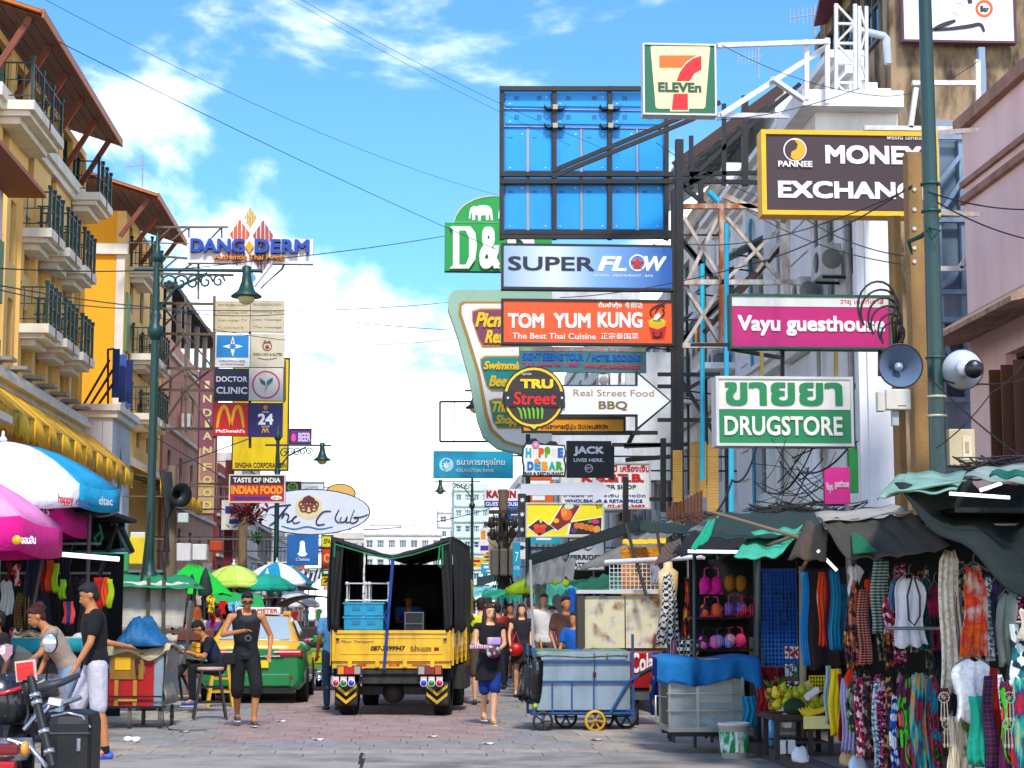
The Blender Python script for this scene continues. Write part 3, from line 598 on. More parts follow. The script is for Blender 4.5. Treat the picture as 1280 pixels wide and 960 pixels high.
for k in range(11):
 y=33+k*3.6;z=rf.choice([5.9,7.3,9.5]);c=rf.choice(['4f8f8a','9a5a3a','c8c4ba','7a8a94','b09a70']);r=thing('window_hood','%s sloping hood over an upper window, %s'%({'4f8f8a':'green','9a5a3a':'rust','c8c4ba':'cream','7a8a94':'steel','b09a70':'ochre'}[c],['near the arched window','behind the guesthouse sign','by the lattice tower','beside the lattice tower top','behind the black scaffold','beyond the scaffold','behind the arrow tip','behind the louvres','above the food sign','further down','furthest down'][k]),'hood',(XR-.4,y,z))
 MB().add([(XR,y,z+.45),(XR,y+1.6,z+.45),(XR-.85,y+1.6,z),(XR-.85,y,z),(XR,y,z+.5),(XR,y+1.6,z+.5),(XR-.85,y+1.6,z+.04),(XR-.85,y,z+.04)],MB.BF).build('hood_sheet',mat(c,.6,.15,3,.2,dirt=.5),r);MB().bar((XR,y+.05,z-.1),(XR-.8,y+.05,z),.035).build('stay',BLK,r);MB().bar((XR,y+1.55,z-.1),(XR-.8,y+1.55,z),.035).build('stay',BLK,r)
 if k%2:
  b=thing('small_balcony','little railed balcony with drying laundry under the hood, %s'%['','second along','','fourth along','','sixth along','','eighth along','','tenth along',''][k],'balcony',(XR-.5,y,z-2));MB().box(XR-.95,XR,y,y+1.7,z-2.1,z-1.95).build('slab',WH2,b)
  for i in range(8):MB().bar((XR-.92,y+.05+i*.22,z-1.95),(XR-.92,y+.05+i*.22,z-1.05),.025).build('baluster',mat('c8c4bc',.5),b)
  MB().bar((XR-.92,y,z-1.03),(XR-.92,y+1.7,z-1.03),.04).build('rail',mat('c8c4bc',.5),b)
  for i in range(4):MB().grid(lambda u,v,i=i:(XR-.98+.02*sin(u*9),y+.1+i*.4+u*.32,z-1.05-v*.6),4,4).build('laundry',mat(['c83a5a','e8d84a','5a8ac8','e8e4e0'][i],.9),b,solid=.01)
  # small projecting shop boards down both sides of the far street
for k in range(26):
 s=1 if k%3 else-1;y=(60 if s>0 else 74)+k*4;wd=rf.uniform(.7,1.6);hh=rf.uniform(.35,1.2);z=rf.uniform(2.9,6.3);x=(rf.uniform(3.4,6.4)if s>0 else rf.uniform(-8.6,-6.4));c=rf.choice(['e8e4dc','c8202c','f0c81a','1f6ab8','1f9a6a','e8702a','8a3a9a','f4f4f0','28a8c0'])
 nm={'e8e4dc':'ivory','c8202c':'red','f0c81a':'yellow','1f6ab8':'blue','1f9a6a':'green','e8702a':'orange','8a3a9a':'purple','f4f4f0':'white','28a8c0':'turquoise'}[c]
 r=thing('shop_board','distant small %s shop board sticking out on the %s side, %s'%(nm,'sign crowded' if s>0 else 'hotel',['low','mid height','high'][int((z-2.9)/1.3)%3]),'shop board',(x,y,z),0,'distant shop boards');MB().box(x,x+wd,y,y+.12,z,z+hh).build('board',mat(c,.5,.1,2,.05,dirt=.3),r)
 c2='f4f4f0' if c not in('e8e4dc','f4f4f0','f0c81a')else rf.choice(['b8202c','1f3a8a','2a2a2a']);MB().box(x+wd*.12,x+wd*.88,y-.01,y-.001,z+hh*.55,z+hh*.8).build('colour_band',mat(c2,.5),r);MB().box(x+wd*.25,x+wd*.7,y-.01,y-.001,z+hh*.2,z+hh*.36).build('colour_band',mat(c2,.5),r)
 MB().bar((x+wd if s>0 else x,y+.06,z+hh*.7),(8 if s>0 else-9.4,y+.06,z+hh*.7),.05).build('bracket',BLK,r)
for k,(px,py,c,lab)in enumerate([(352,902,'e8e4da','white scrap of paper by the dark stool'),(540,921,'d8c8a8','tan scrap on the red paving in front of the truck'),(610,930,'e0dcd4','pale receipt lying beyond the red paving edge'),(745,925,'c8b8a0','cardboard scrap in front of the blue cart'),(230,915,'b8a898','small brown leaf litter beside the red cart'),(398,925,'e8e8e4','cigarette end on the grey paving')]):
 g=G(px,py,.02);MB().grid(lambda u,v:g+V(((u-.5)*.13,(v-.5)*.1,.008+.012*sin(u*7+v*4))),4,4).build('paper_scrap',mat(c,.8),solid=.003,label=lab,cat='litter')
 # ============================================================ signs on the hotel side
def star4(cx,cy,R,r,n=4,a0=0):return[(cx+(R if i%2==0 else r)*sin(a0+pi*i/n),cy-(R if i%2==0 else r)*cos(a0+pi*i/n))for i in range(2*n)]
def diamond(cx,cy,w_,h):return[(cx,cy-h),(cx+w_,cy),(cx,cy+h),(cx-w_,cy)]
S=Sign('hotel_sign','blue lettered white hotel name board with striped diamonds on top of the truss','sign',235,297,391,330,60,.3,'f6f4ef','c8c4bc',board=True)
S.poly([(285,298),(297,283),(303,290),(314,262),(326,290),(333,283),(346,298),(340,330),(318,358),(296,330)],'f4f0ea','backing',.0,y1=.29)
for i,(cx,cy,w_,h,c)in enumerate([(300,293,13,19,'cf6a4a'),(329,295,13,20,'b05a50'),(313,272,8,13,'c9a85a'),(296,318,12,15,'9a6a6a'),(327,324,11,18,'7a5560'),(313,347,7,11,'5aa6c8')]):
 for k in range(5):
  x0=cx-w_+k*2*w_/5;x1=x0+2*w_/5*.82;g=lambda x:h*(1-abs(x-cx)/w_)+.01
  p=[(x0,cy-g(x0)),(x1,cy-g(x1)),(x1,cy+g(x1)),(x0,cy+g(x0))]
  if x0<cx<x1:p=[(x0,cy-g(x0)),(cx,cy-h),(x1,cy-g(x1)),(x1,cy+g(x1)),(cx,cy+h),(x0,cy+g(x0))]
  S.poly(p,c,'slat',.03+.002*i)
S.poly(diamond(312,309,5,8),'f2b21a','emblem',.09)
S.text('DANG',239,299,306,317,'1450b4',bold=.03,raise_=.06);S.text('DERM',319,300,387,318,'1450b4',bold=.03,raise_=.06)
S.text('Authentic Thai Hotel',268,319,356,326,'e8930c',bold=.02,raise_=.03)
S.poly([(357,330),(354,337),(336,352),(326,362),(325,360),(351,336),(354,330)],'2a3338','wire_edge',.02)
# tall panel grid
def cell(lab,x0,y0,x1,y1,face,g='square advertising panels on the tall sign stack',**k):return Sign('advert_board',lab,'advert board',x0,y0,x1,y1,64,.22,face,'8a8478',group=g,**k)
a=cell('faded cream panel with room rate lines, top row next to the truss',269.5,376,312,415,'d8cdb0')
for i,t in enumerate(['Best Budget Luxury','Rooms Free Wifi','Hot water TV','* LOW RATE']):a.text(t,273,379.5+i*9.5,309 if i!=3 else 304,383+i*9.5,'a89460',bold=.0)
a=cell('faded cream panel reading panorama view, top row on the open sky side',313.5,375,355,415,'d6ccb4')
for i,t in enumerate(['PANORAMA-VIEW','Swimming Pool','Lady massage','Thai massage']):a.text(t,316,379+i*9.5,352,382.5+i*9.5,'a09070')
a=cell('blue panel with white four pointed compass star',269.5,417.5,312,459,'f4f4f2');a.rect(271,419,310.5,447,'1f8fd0')
a.poly(star4(291,433,13,4,4),'ffffff');a.poly(star4(291,433,8,2.2,4,pi/4),'1f8fd0');a.poly(star4(291,433,5.5,1.6,4),'2a90cc');a.ring(291,427,1.3,'d83030');a.text('INTERNATIONAL HOTEL',274,450,307,452.5,'b8b8b8');a.text('BANGKOK THAILAND',276,454,305,456,'c4c4c4')
a=cell('cream panel with small brown crest above a hotel name',313.5,417,355,459,'dcd3bd');a.ring(334,433,6,'8a5a48',1.4);a.ring(334,434,2.5,'a03a34');a.poly([(329,429),(331,425),(334,428),(337,425),(339,429)],'8a5a48');a.text('RIKKA INN & SUITES',316.5,441,352.5,444.5,'a8926c',bold=.01);a.stroke([(322,447),(334,449),(346,447)],1,'b8a888')
a=cell('navy panel reading doctor clinic in white',268.5,460.5,310.5,501,'14244a');a.text('DOCTOR',270.5,470.5,309,477.5,'ffffff',bold=.02);a.text('CLINIC',270.5,483.5,309,492.5,'ffffff',bold=.025)
a=cell('cream panel with teal sprout inside a pink ring',311.5,460,353.5,501,'ece6d4');a.ring(332.5,481,17.5,'d6308c',1.8)
a.poly([(324,472),(331.5,477),(332,483),(326,479)],'1f7c8c');a.poly([(341,471.5),(334,476),(333,482.5),(341,476.5)],'1f7c8c');a.poly([(341,478),(335,482),(331,490),(332.5,484.5),(336,481)],'2a90a0')
a=cell('red panel with yellow double arch and fast food name',267.5,503,309.5,545,'d8201c');a.stroke([(271.5,535),(274,519),(279,508.5),(284,513),(288.8,534)],4.6,'f7b410','emblem');a.stroke([(288.8,534),(293,513),(298.5,508.5),(302,518),(304.5,535)],4.6,'f7b410','emblem');a.text("McDonald's",270,536.5,306,541,'ffffff',bold=.03)
a=cell('purple panel reading open 24 hours with small arch',310.5,503.5,353,546,'28216e');a.text('24',322.5,517,341.5,531,'ffffff',bold=.03);a.text('OPEN',328,514,336,516.3,'ffffff');a.text('HOURS',327,532,337,534.2,'ffffff');a.ring(332,509.5,2.6,'f4a81c');a.ring(332.4,509.8,1.2,'d8332a');a.stroke([(327.5,541.5),(329.5,535.6),(331.5,541.5)],1.4,'f7b410');a.stroke([(331.5,541.5),(333.6,535.6),(335.6,541.5)],1.4,'f7b410')
# frame truss that carries the stack
r=thing('sign_truss','rusty grey steel truss between the pink building and the panel stack','scaffold',W(230,600,66))
TG=mat('7d7468',.7,.15,4,.1,dirt=.5,dcol='6a3a24',ds=3)
for y in(379,417,460,487,536):MB().bar(W(196,y,66),W(268,y+(1 if y<500 else 0),65),.09).build('chord',TG,r)
MB().bar(W(268,370,65),W(268,548,65),.1).build('post',TG,r);MB().bar(W(232,370,65.5),W(232,540,65.5),.09).build('post',TG,r);MB().bar(W(312.5,374,64.4),W(312.5,560,64.4),.09).build('post',TG,r)
for q in((196,417,232,379),(232,379,266,417),(196,460,232,417),(232,417,266,460),(196,487,232,460),(232,460,266,487),(200,536,232,487),(232,487,266,536),(200,379,232,417),(232,417,200,460),(232,487,266,460)):MB().bar(W(q[0],q[1],65.8),W(q[2],q[3],65.2),.055).build('brace',TG,r)
r=thing('sign_truss','thin truss holding the diamond hotel sign above the panel stack','scaffold',W(240,360,61))
for q in((195,284,285,284),(195,320,300,328),(195,342,292,344),(248,320,248,374),(277,284,277,297),(236,284,236,300)):MB().bar(W(q[0],q[1],61),W(q[2],q[3],60.6),.07).build('chord',TG,r)
for q in((196,300,215,284),(215,300,236,284),(198,342,222,322),(222,342,248,324),(262,300,277,284)):MB().bar(W(q[0],q[1],61),W(q[2],q[3],60.8),.045).build('brace',TG,r)
S=Sign('brewery_sign','tall yellow board behind the panel stack with black company name along its foot','sign',292,447,360,588,72,.2,'f4d414','2a2a20','3a3420',.04)
S.text('SINGHA CORPORATION',294,578,358,585,'2c2810',bold=.02);S.poly([(353,452),(356,449),(357.5,452),(357.5,500),(354,505)],'6a5a14');S.text('u',352,452,356,456,'2c2810')
S=Sign('restaurant_sign','red and black sign reading taste of India, Indian food','sign',287,593.5,356,628,50,.16,'c41f18','4a4440','d9d4cc',.02)
S.rect(288.5,595,354.5,605.5,'17120f');S.text('TASTE OF INDIA',291.5,597,350.5,603.5,'f4f0e6',bold=.03);S.text('INDIAN FOOD',289,607,353,618,'f6a21a',bold=.05);S.poly([(291,622),(296,619.7),(296,620.6),(337,620.6),(337,624),(296,624),(296,625)],'3a2c9c');S.ring(345.5,622.3,7,'f2efe8',ry=2.8);S.text('50 m',341,621,350,624,'a02020')
S=Sign('vertical_sign','tall narrow mauve and cream sign spelling Indian food downwards','sign',249.5,460,269,643,78,.3,'d3b48c','6a3048','5a3540',.05)
S.rect(251,462,267.5,560,'9c5f74');S.rect(251,560,267.5,600,'b98c80')
for i,c in enumerate('INDIANFOOD'):
 y=[481,498.5,516,529.5,545,563,584,600,616,632][i];S.text(c,254+(2.5 if c=='I' else 0),y-4.8,264.5-(2.5 if c=='I' else 0),y+4.8,'e8dca0',bold=.02,raise_=.01)
 # oval club sign
S=Sign('club_sign','white oval sign with handwritten club name and brown coiled emblem','sign',314,612,463,668,58,.2,board=False)
S.ring(388.5,640,75,'2c3358',ry=29,d=.0,name='rim');
S.ring(388.5,640,73.3,'e4e9f2',ry=27.6,d=.03,name='face');S.ring(386,634,17,'eadcb0',ry=15,d=.036)
for i in range(7):S.ring(386+8*sin(i*.9),632+5*cos(i*.9),5.2,'8a4a44',2.0,d=.04+.002*i)
S.poly([(377,629),(380,622),(386,619),(393,623),(396,630),(386,628)],'6e3434',d=.06)
S.stroke([(333,640),(338,634),(352,632),(364,631)],1.6,'2b2f5c');S.stroke([(362,630),(353,641),(345,651),(337,657)],2.2,'2b2f5c');S.stroke([(358,634),(352,648),(357,642),(361,645),(359,652),(364,651),(368,647),(371,645),(366,649),(368,654),(375,652)],1.7,'2b2f5c')
S.stroke([(414,639),(404,640),(396,650),(397,656),(406,655)],1.9,'2b2f5c');S.stroke([(424,637),(419,648),(424,654)],1.7,'2b2f5c');S.stroke([(427,646),(425,652),(431,652),(434,646),(433,653),(438,652)],1.6,'2b2f5c');S.stroke([(443,637),(438,652),(444,653),(448,648),(442,647),(452,646),(460,643)],1.6,'2b2f5c');S.stroke([(352,657),(368,661),(384,658),(400,661),(416,658)],1.3,'4a9ac4','wave')
S=Sign('oval_sign','small orange oval sign peeping over the white club oval','sign',405,605,445,628,70,.2,board=False);S.ring(425.5,617,19.5,'4a3020',ry=12.5,d=.0,name='rim');S.ring(425.5,617,18,'f0c27c',ry=11.2,d=.03,name='face');S.text('Buddy',408,611,436,622,'30201a',bold=.03,shear=.1)
S=Sign('beer_sign','violet sign with pink beer lettering above the street','sign',362,536,389,555,80,.2,'7a3a8c','2a2030','2a2030',.04);S.text('BEER',373,541,388,552,'f0d8f4',bold=.03);S.ring(367,547,3,'f26ab0',ry=5)
S=Sign('shop_sign','blue hanging banner with white figure emblem under the oval club sign','sign',359,668,398,707,55,.08,'1d6fb4','1d4f84');S.ring(378,679,3.2,'ffffff');S.poly([(375,680),(381,680),(382,690),(385,693),(371,693),(374,690)],'ffffff');S.ring(378,694,5,'ffffff',ry=1.6);S.text('Chelsea',370,697,387,701,'ffffff',shear=.2)
for k,(lab,x0,y0,x1,y1,c,t,tc_)in enumerate([('black sign with green laurel wreath badge',356,602,376,617,'1c1c1c','20','3a9a3a'),('pale sign with grey lettering between wreath badge and orange oval',376,603,405,619,'eeeeee','HOSTEL','b0b0b0'),('tiny yellow lettered sign next to the blue banner',402,669,416,684,'f4e41a','SPA','28661c'),('orange food picture sign under the yellow one',402,685,416,711,'e8602a','O','f4c890'),('green band sign at the foot of the orange one',402,712,416,719,'3ac23a','-','ffffff'),('yellow black sign at the bottom of the small stack',401,719,416,732,'e8c81a','7','222222')]):
 S=Sign('shop_sign',lab,'sign',x0,y0,x1,y1,66+k,.1,c,'333333','333333',.02);S.text(t,x0+(x1-x0)*.2,y0+(y1-y0)*.28,x0+(x1-x0)*.8,y0+(y1-y0)*.72,tc_,bold=.02)
 if k==0:S.ring(366,609.5,6.5,'b8a86a',1.1)
 # blue banner rack on the porch
r=thing('banner_rack','row of dark blue vertical banners on a black railing above the grey porch','sign',W(150,520,57.6))
for i in range(3):
 a=W(141+i*8.6,436+i*7,57+i);b=W(149+i*8.2,497+i*6,57+i);MB().box(a.x,b.x-.02,57+i,57.05+i,b.z,a.z).build('banner',pat(['1a2f6a','1a2f6a','16285a','4a6ab0'],'voronoi',3,seed=i),r)
for q in((135,437,135,505),(105,505,137,450),(112,508,141,462),(135,437,142,436),(120,510,141,480)):MB().bar(W(q[0],q[1],56.5),W(q[2],q[3],57),.06).build('rail',BLK,r)
# lamp posts
LG=mat('0a443c',.45,.12,3,.08,dirt=.2,dcol='0a2a28')
def lamp_post(lab,x,y,h,side,blen=1.4,rad=.064):
 r=thing('street_lamp',lab,'street lamp',(x,y,0),0,'green ornamental street lamps along the road')
 P=V((x,y,0));c=(x,y,0)
 MB().lathe([(rad*2.5,0),(rad*2.5,.3),(rad*2.1,.36),(rad*1.9,1.1),(rad*2.0,1.75),(rad*2.3,1.9),(rad*2.5,2.0),(rad*2.5,2.1),(rad*1.4,2.16),(rad*1.15,2.3)],c,12).build('pedestal',LG,r)
 MB().lathe([(rad*1.1,2.1),(rad,h*.6),(rad*.9,h-.5),(.05,h-.3),(.05,h)],c,12).build('pole',LG,r)
 MB().lathe([(rad,0),(rad*1.5,.05),(rad*1.9,.12),(rad*1.9,.2),(rad,.26),(rad*1.4,.4),(rad,.46)],(x,y,h-1.25),12).build('collar',LG,r)
 MB().lathe([(.05,0),(.11,.08),(.05,.2),(.02,.45),(0,.5)],(x,y,h),8).build('finial',LG,r)
 z=h-.12;e=x+side*blen
 MB().tube([(x-side*.35,y,z),(e+side*.25,y,z)],.03,6).build('bracket_arm',LG,r)
 for k in range(5):
  t=k/5;cx=x+side*(.18+t*blen*.7);R_=.16*(1-t*.35);m=MB()
  m.tube([(cx+R_*.9*(1-a/14)*cos(a*.75),y,z-.06-R_+R_*(1-a/14)*sin(a*.75))for a in range(12)],.018,5);m.build('scroll',LG,r)
 MB().tube([(x,y,z-.7),(x+side*.3,y,z-.3),(x+side*.8,y,z-.05)],.025,5).build('scroll_stay',LG,r)
 o=MB().lathe([(.03,.1),(.075,.08),(.07,-.04),(.085,-.16),(.14,-.31),(.245,-.385),(.245,-.41),(.14,-.41)],(e,y,z-.02),16).build('lamp_shade',LG,r)
 MB().ell((e,y,z-.43),(.14,.14,.12),14,8).build('lamp_globe',mat('d8c898',.25,.05,2,0),o)
 return r
a=G(187,770+3335/29);lamp_post('tall green ornamental lamp post in front of the cream hotel, below the diamond hotel sign',W(187,700,29).x,29,7.02,1,1.42)
lamp_post('green lamp post passing behind the red Indian food sign',W(345,700,52).x,52,W(345,551,52).z,1,1.25,.07)
lamp_post('green lamp post whose lamp hangs in front of the big retro neon sign',W(660,700,43.5).x,43.5,W(600,482,43.5).z,-1,1.25,.06)
lamp_post('slim green lamp post under the turquoise bank board',W(590,700,75).x,75,W(590,598,75).z,-1,1.3)
lamp_post('tiny far green lamp post against the white end block',W(640,700,120).x,120,W(640,655,120).z,-1,1.35)
# big near pole
r=thing('green_pole','thick plain dark green pole rising past the money exchange sign','pole',(5.1,17.9,0))
x1=W(1173,580,17.9).x;m=MB();m.tube([(x1,17.9,0),(x1,17.9,9)],[.1,.06],20);m.build('pole',mat('0c4a45',.4,.12,1.5,.1,dirt=.25,dcol='092e2c',coat=.2),r)
for py in(232,266,498,522,449):a=W(1165,py,17.9);MB().lathe([(.07,0),(.1,.004),(.1,.025),(.07,.03)],(x1,17.9,a.z),18).build('strap',mat('c8c4a8' if py>460 else '2a5a52',.5),r)
PT=lambda px,py,Y=18.8:W(px,py,Y)
a,b=PT(1130,192),PT(1154,600);r=thing('concrete_pole','square tan concrete utility pole with bolt holes behind the green pole','pole',(a.x+.07,18.8,0))
xc=PT(1150,560).x;MB().bbox(xc-.078,xc+.078,18.7,18.9,0,a.z,.012).build('pole',mat('a5845c',.9,.14,3,.3,dirt=.35,dcol='5a4630'),r)
for py in(237,262,286,310,327):c=PT(1143,py,18.69);MB().lathe([(.0,.004),(.012,.004),(.021,.008),(.023,0)],c,10,(0,-1,0)).build('bolt_hole',mat('d8d0c0',.6),r)
a,b=PT(1118,272,19.2),PT(1130,560,19.2);MB().box(b.x-.1,b.x,19.1,19.25,0,a.z).build('concrete_post',mat('a08058',.9,.14,3,.3,dirt=.4),label='shorter slim brown post standing just behind the tan concrete pole',cat='post')
# signs on the right hand side
def bolt(S,x,y,r_=.02):c=W(x,y,S.Y-.03);return MB().ell(c,r_,6,4).build('bolt',mat('e8e8e8',.4),S.r)
# back of the blue billboard
S=Sign('billboard','big blue framed billboard back in twelve panels above the stack of signs','billboard',626,112,831,294,36,.1,'1f8fdc','2a2a2c',dirt=.0)
BL=mat('36a6ee',.4,.08,1.2,.05,dirt=.12,dcol='0c5a9c');GB=mat('a9adb2',.5,.1,3,.05,dirt=.2)
xs=[628.5,691,762,831]
for i in range(3):
 x0,x1=xs[i]+3,xs[i+1]-3;mid=(x0+x1)/2
 for(a0,b0,c0,d0)in[(x0,117,x1,134),(x0,141,x1,156),(x0,163,mid-2,214),(mid+2,163,x1,214),(x0,230,mid-2,287),(mid+2,230,x1,287)]:
  S.rect(a0,b0,c0,d0,'','blue_panel',.03,mt=BL)
  for sx in(.25,.75):
   if c0-a0>40 or sx<.5:cx=a0+(c0-a0)*sx;S.rect(cx-3,b0+(d0-b0)*.2,cx+3,b0+min(9,(d0-b0)*.6),'1a76b4','vent',.034)
  bolt(S,a0+6 if a0<mid-4 else c0-6,d0-4);bolt(S,c0-5,b0+5)
for y in(136,158):S.rect(628,y,831,y+4,'','rail',.045,mt=GB)
for i in range(3):mid=(xs[i]+xs[i+1])/2;S.rect(mid-1.8,162,mid+1.8,290,'','rail',.04,mt=GB)
for x in(627,693,762,833):S.bar(x,108,x,300,-.1,-.1,.085,name='frame_post')
for y in(111,218,227,291,296):S.bar(626,y,842,y,-.14,-.14,.09,name='frame_beam')
for x in(693,762):
 for y in(137,160):S.rect(x-3,y-3,x+3,y+3,'c8b890','junction_box',.22);S.stroke([(x-13,y-3),(x-9,y+2),(x,y+1),(x+9,y+2),(x+13,y-3)],1.2,'1c1c1e','cable',.2)
 # convenience store sign
S=Sign('convenience_store_sign','square green and cream convenience store sign with big orange and red seven','sign',804,55,895,144,28,.22,'0f7050','c8ccc8','dcdcd8',.015,dirt=.03)
CR_='f4dfb4';S.poly([(813,59),(815,57.5),(885,57.5),(887.5,59),(881.5,134),(879,136),(861,136),(861,139.5),(837.5,139.5),(837.5,136),(822,136),(819.5,134)],CR_,'face',.012)
S.poly([(824,69.5),(870.5,69.5),(859,76),(851.5,85),(824,85)],'ee7a1a','seven',.016)
S.poly([(876.5,70),(876.5,87.5),(868,92),(862,101.5),(845.5,101.5),(850,90),(857,80.5),(866,73.5)],'d62a2c','seven',.018);S.poly([(842,117.5),(859.5,117.5),(859.8,137.5),(839.5,137.5)],'d62a2c','seven',.018)
S.text('ELEVEn',822.5,103,876.5,116,'0b5e40',.02,bold=.035)
for q in((896,57,1036,52,0,1),(896,144,985,145,0,1),(900,144,1034,58,0,1.2),(965,98,1004,125,.4,.9),(1034,48,1034,130,1,1),(1008,50,1008,125,.9,.9)):S.bar(*q,w_=.075,c='e8e8e6')
# neon sign with the elephants
S=Sign('hotel_sign','rounded green sign with white elephants over a big white D and ampersand','sign',556,278,690,340,45,.25,'18a050','2a4a38',dirt=.05)
S.poly([(567,279),(571,268),(580,257),(595,249),(612,245.5),(640,247),(672,262),(686,279)],'18a050','arch',.0,y1=.24)
S.stroke([(567,279),(571,268),(580,257),(595,249),(612,245.5),(632,245)],1.6,'d0c8a8','rim',.03)
S.rect(566,277.3,690,279,'e8ece4')
el=[(0,0),(1,-6),(4,-9),(10,-10.5),(17,-10),(21,-8.5),(24,-9.5),(28,-8),(30,-4),(31,4),(29.3,4.5),(28.5,-1),(27,-1.5),(26.5,6),(23,6),(22.5,0),(19,1),(19,6.5),(15.5,6.5),(15,1),(9,.5),(8.5,6),(5,6),(5,1),(3,0),(2,6),(-1,6)]
S.poly([(615.5-x*.95,268.5+y*1.15)for x,y in el],'f6f6f2','elephant');S.poly([(652-x*.95,268.5+y*1.15)for x,y in el],'f6f6f2','elephant')
S.poly([(562,284),(588,284),(594,292),(596,308),(594,325),(586,336.5),(562,336.5),(566,332),(566,288)],'f8f8f4','lettering',.1);S.poly([(574,289),(582,289),(586,298),(586,322),(582,331.5),(574,331.5)],'18a050','lettering',.104);S.text('&',599,284,625,337,'f8f8f4',.1,bold=.03);S.text('D',634,284,668,337,'f8f8f4',.1,bold=.06)
# super flow
S=Sign('restaurant_sign','pale to deep blue sign with navy and white name and red star','sign',627.5,305,842,363,34,.18,'c4d4e4','1c1c20','20222a',.03,dirt=.03)
gm_=bpy.data.materials.new('blue_fade_print');gm_.use_nodes=True;t_=gm_.node_tree;b_=t_.nodes['Principled BSDF'];b_.inputs['Roughness'].default_value=.4
tc_=t_.nodes.new('ShaderNodeTexCoord');sp_=t_.nodes.new('ShaderNodeSeparateXYZ');cr_=t_.nodes.new('ShaderNodeValToRGB');t_.links.new(tc_.outputs['Generated'],sp_.inputs[0]);t_.links.new(sp_.outputs[0],cr_.inputs[0]);t_.links.new(cr_.outputs[0],b_.inputs['Base Color'])
e_=cr_.color_ramp.elements;e_[0].color=col('9fb8d2')+(1,);e_[1].color=col('1f5fae')+(1,);e_.new(.3).color=col('dfe8f0')+(1,);e_.new(.55).color=col('8cb4e0')+(1,)
S.rect(630,307.5,839.5,360.5,'','print',.03,mt=gm_)
S.text('SUPER',635,320.5,743,339.5,'20233c',.036,bold=.02);S.text('FL',747,320.5,783,339.5,'f4f6fa',.036,bold=.03,shear=.25);S.text('W',805,320.5,833,339.5,'f4f6fa',.036,bold=.03,shear=.25);S.ring(796.5,329,10.5,'f4f6fa',1.8,.042);S.poly(star4(796.5,330,9.5,3.7,5),'d4222a','star',.05);S.text('HOSTEL . RESTAURANT . BAR',742,343,816,346.5,'f4f6fa',.036)
# tom yum kung
S=Sign('restaurant_sign','bright orange sign reading tom yum kung with cartoon soup pot','sign',627.5,374,842,431.5,34,.18,'f2691a','1c1c20','20201f',.03,dirt=.04)
S.text('ต้มยำกุ้ง',748,377.5,777,386.5,'fbf4ea',bold=.02);S.text('冬阴功',781,378,803,386,'fbf4ea',bold=.01);S.text('TOM',635,391.5,680,410.5,'ffffff',bold=.03);S.text('YUM',692,391.5,738,410.5,'ffffff',bold=.03);S.text('KUNG',747,390,803,410,'ffffff',bold=.03)
S.text('The Best Thai Cuisine',640,416,745,424.5,'fbf0e4',bold=.01);S.text('正宗泰国菜',751,416,798,424.5,'fbf0e4',bold=.01)
S.poly([(811,408),(833,408),(830,424),(815,424)],'c4222a','pot');S.poly([(808,399),(812,402),(833,401),(831,408),(822,412),(812,409)],'f0b428','pot');S.ring(821,401.5,9.5,'f8d040',ry=3.2,name='pot');S.ring(821,401,6,'7ab04a',ry=2,name='soup');S.poly([(817,400),(818,394),(824,391),(826,396),(822,400)],'f4f0e8','steam')
for q in([(815,396),(813,388),(824,381),(831,384)],[(818,394),(822,385),(832,378)],[(822,400),(830,392),(828,386)]):S.stroke(q,1.3,'3a2214','chopstick')
S.ring(817,416,1.2,'1a1a1a');S.ring(826,416,1.2,'1a1a1a');S.stroke([(816,419.5),(821,421.5),(827,419)],1,'1a1a1a','smile')
# sightseeing banner
S=Sign('tour_sign','weathered teal banner reading sight seeing tour and hotel booking','sign',649,433,808,466,37,.08,'5a8a90','7a8a88',dirt=.45)
S.rect(650,434,807,440,'a8b898',dirt=.5);S.text('NS TOUR TRAVEL AGENT TRAIN . BUS . BOAT',668,434.5,790,439.5,'d86ab0');S.text('SIGHT SEEING TOUR',653.5,441,729,451,'1a6fd0',bold=.03);S.text('/',732,441,738,451,'1a6fd0');S.text('HOTEL BOOKING',740,443,801,452,'1a6fd0',bold=.03)
S.text('T.A.T. License No. 11/0867',653.5,453.5,724,458.5,'d8308a',bold=.015);S.text('WWW.NSTOUR-KHAOSAN.COM',730,456,801,461.5,'e0305a',bold=.02)
# arrow street food sign
S=Sign('arrow_sign','white arrow sign with round black badge pointing to street food','sign',630,460,838,536,31,.14,board=False)
S.poly([(690,481),(795,481),(795,463),(839.5,501.5),(795,539.5),(795,520),(690,520)],'1c1c1c','rim',.0,y1=.14);S.poly([(690,483),(797,483),(797,468),(836.5,501.5),(797,534),(797,518),(690,518)],'e9ebf0','face',.03)
S.poly([(652,529),(680,529),(668,541)],'1c1c1c','rim',.055);S.poly([(655,528),(677,528),(667.5,537)],'f0cc1e','tip',.06)
S.ring(667,497,39,'1c1c1c',name='rim',d=.05);S.ring(667,497,37,'f0cc1e',name='rim',d=.056);S.ring(667,497,34,'3a2a24',name='badge',d=.062)
for i in range(6):S.stroke([(668+i*6-22,506+abs(i-3)),(662+i*5.5-12,514),(652+i*5,524)],2.6,'7cc42a','field_row',.07)
S.poly([(629,490),(705,490),(706,510),(631,509)],'1f1c1c','band',.08);S.text('TRU',650,474.5,691,486.5,'f6d43a',.08,bold=.045);S.text('Street',641,490.5,695,507,'e0282a',.09,bold=.02,shear=.12);S.text('ทรูสตรีท',652,466.5,664,470.5,'f0f0e8',.08)
for x in(634.5,702):S.ring(x,498,1.4,'e8e8e8',d=.09)
S.text('Real Street Food',716.5,487,817,496,'a8801a',.036,bold=.0);S.text('BBQ',748,501.5,784,513.5,'8a6a14',.036,bold=.02)
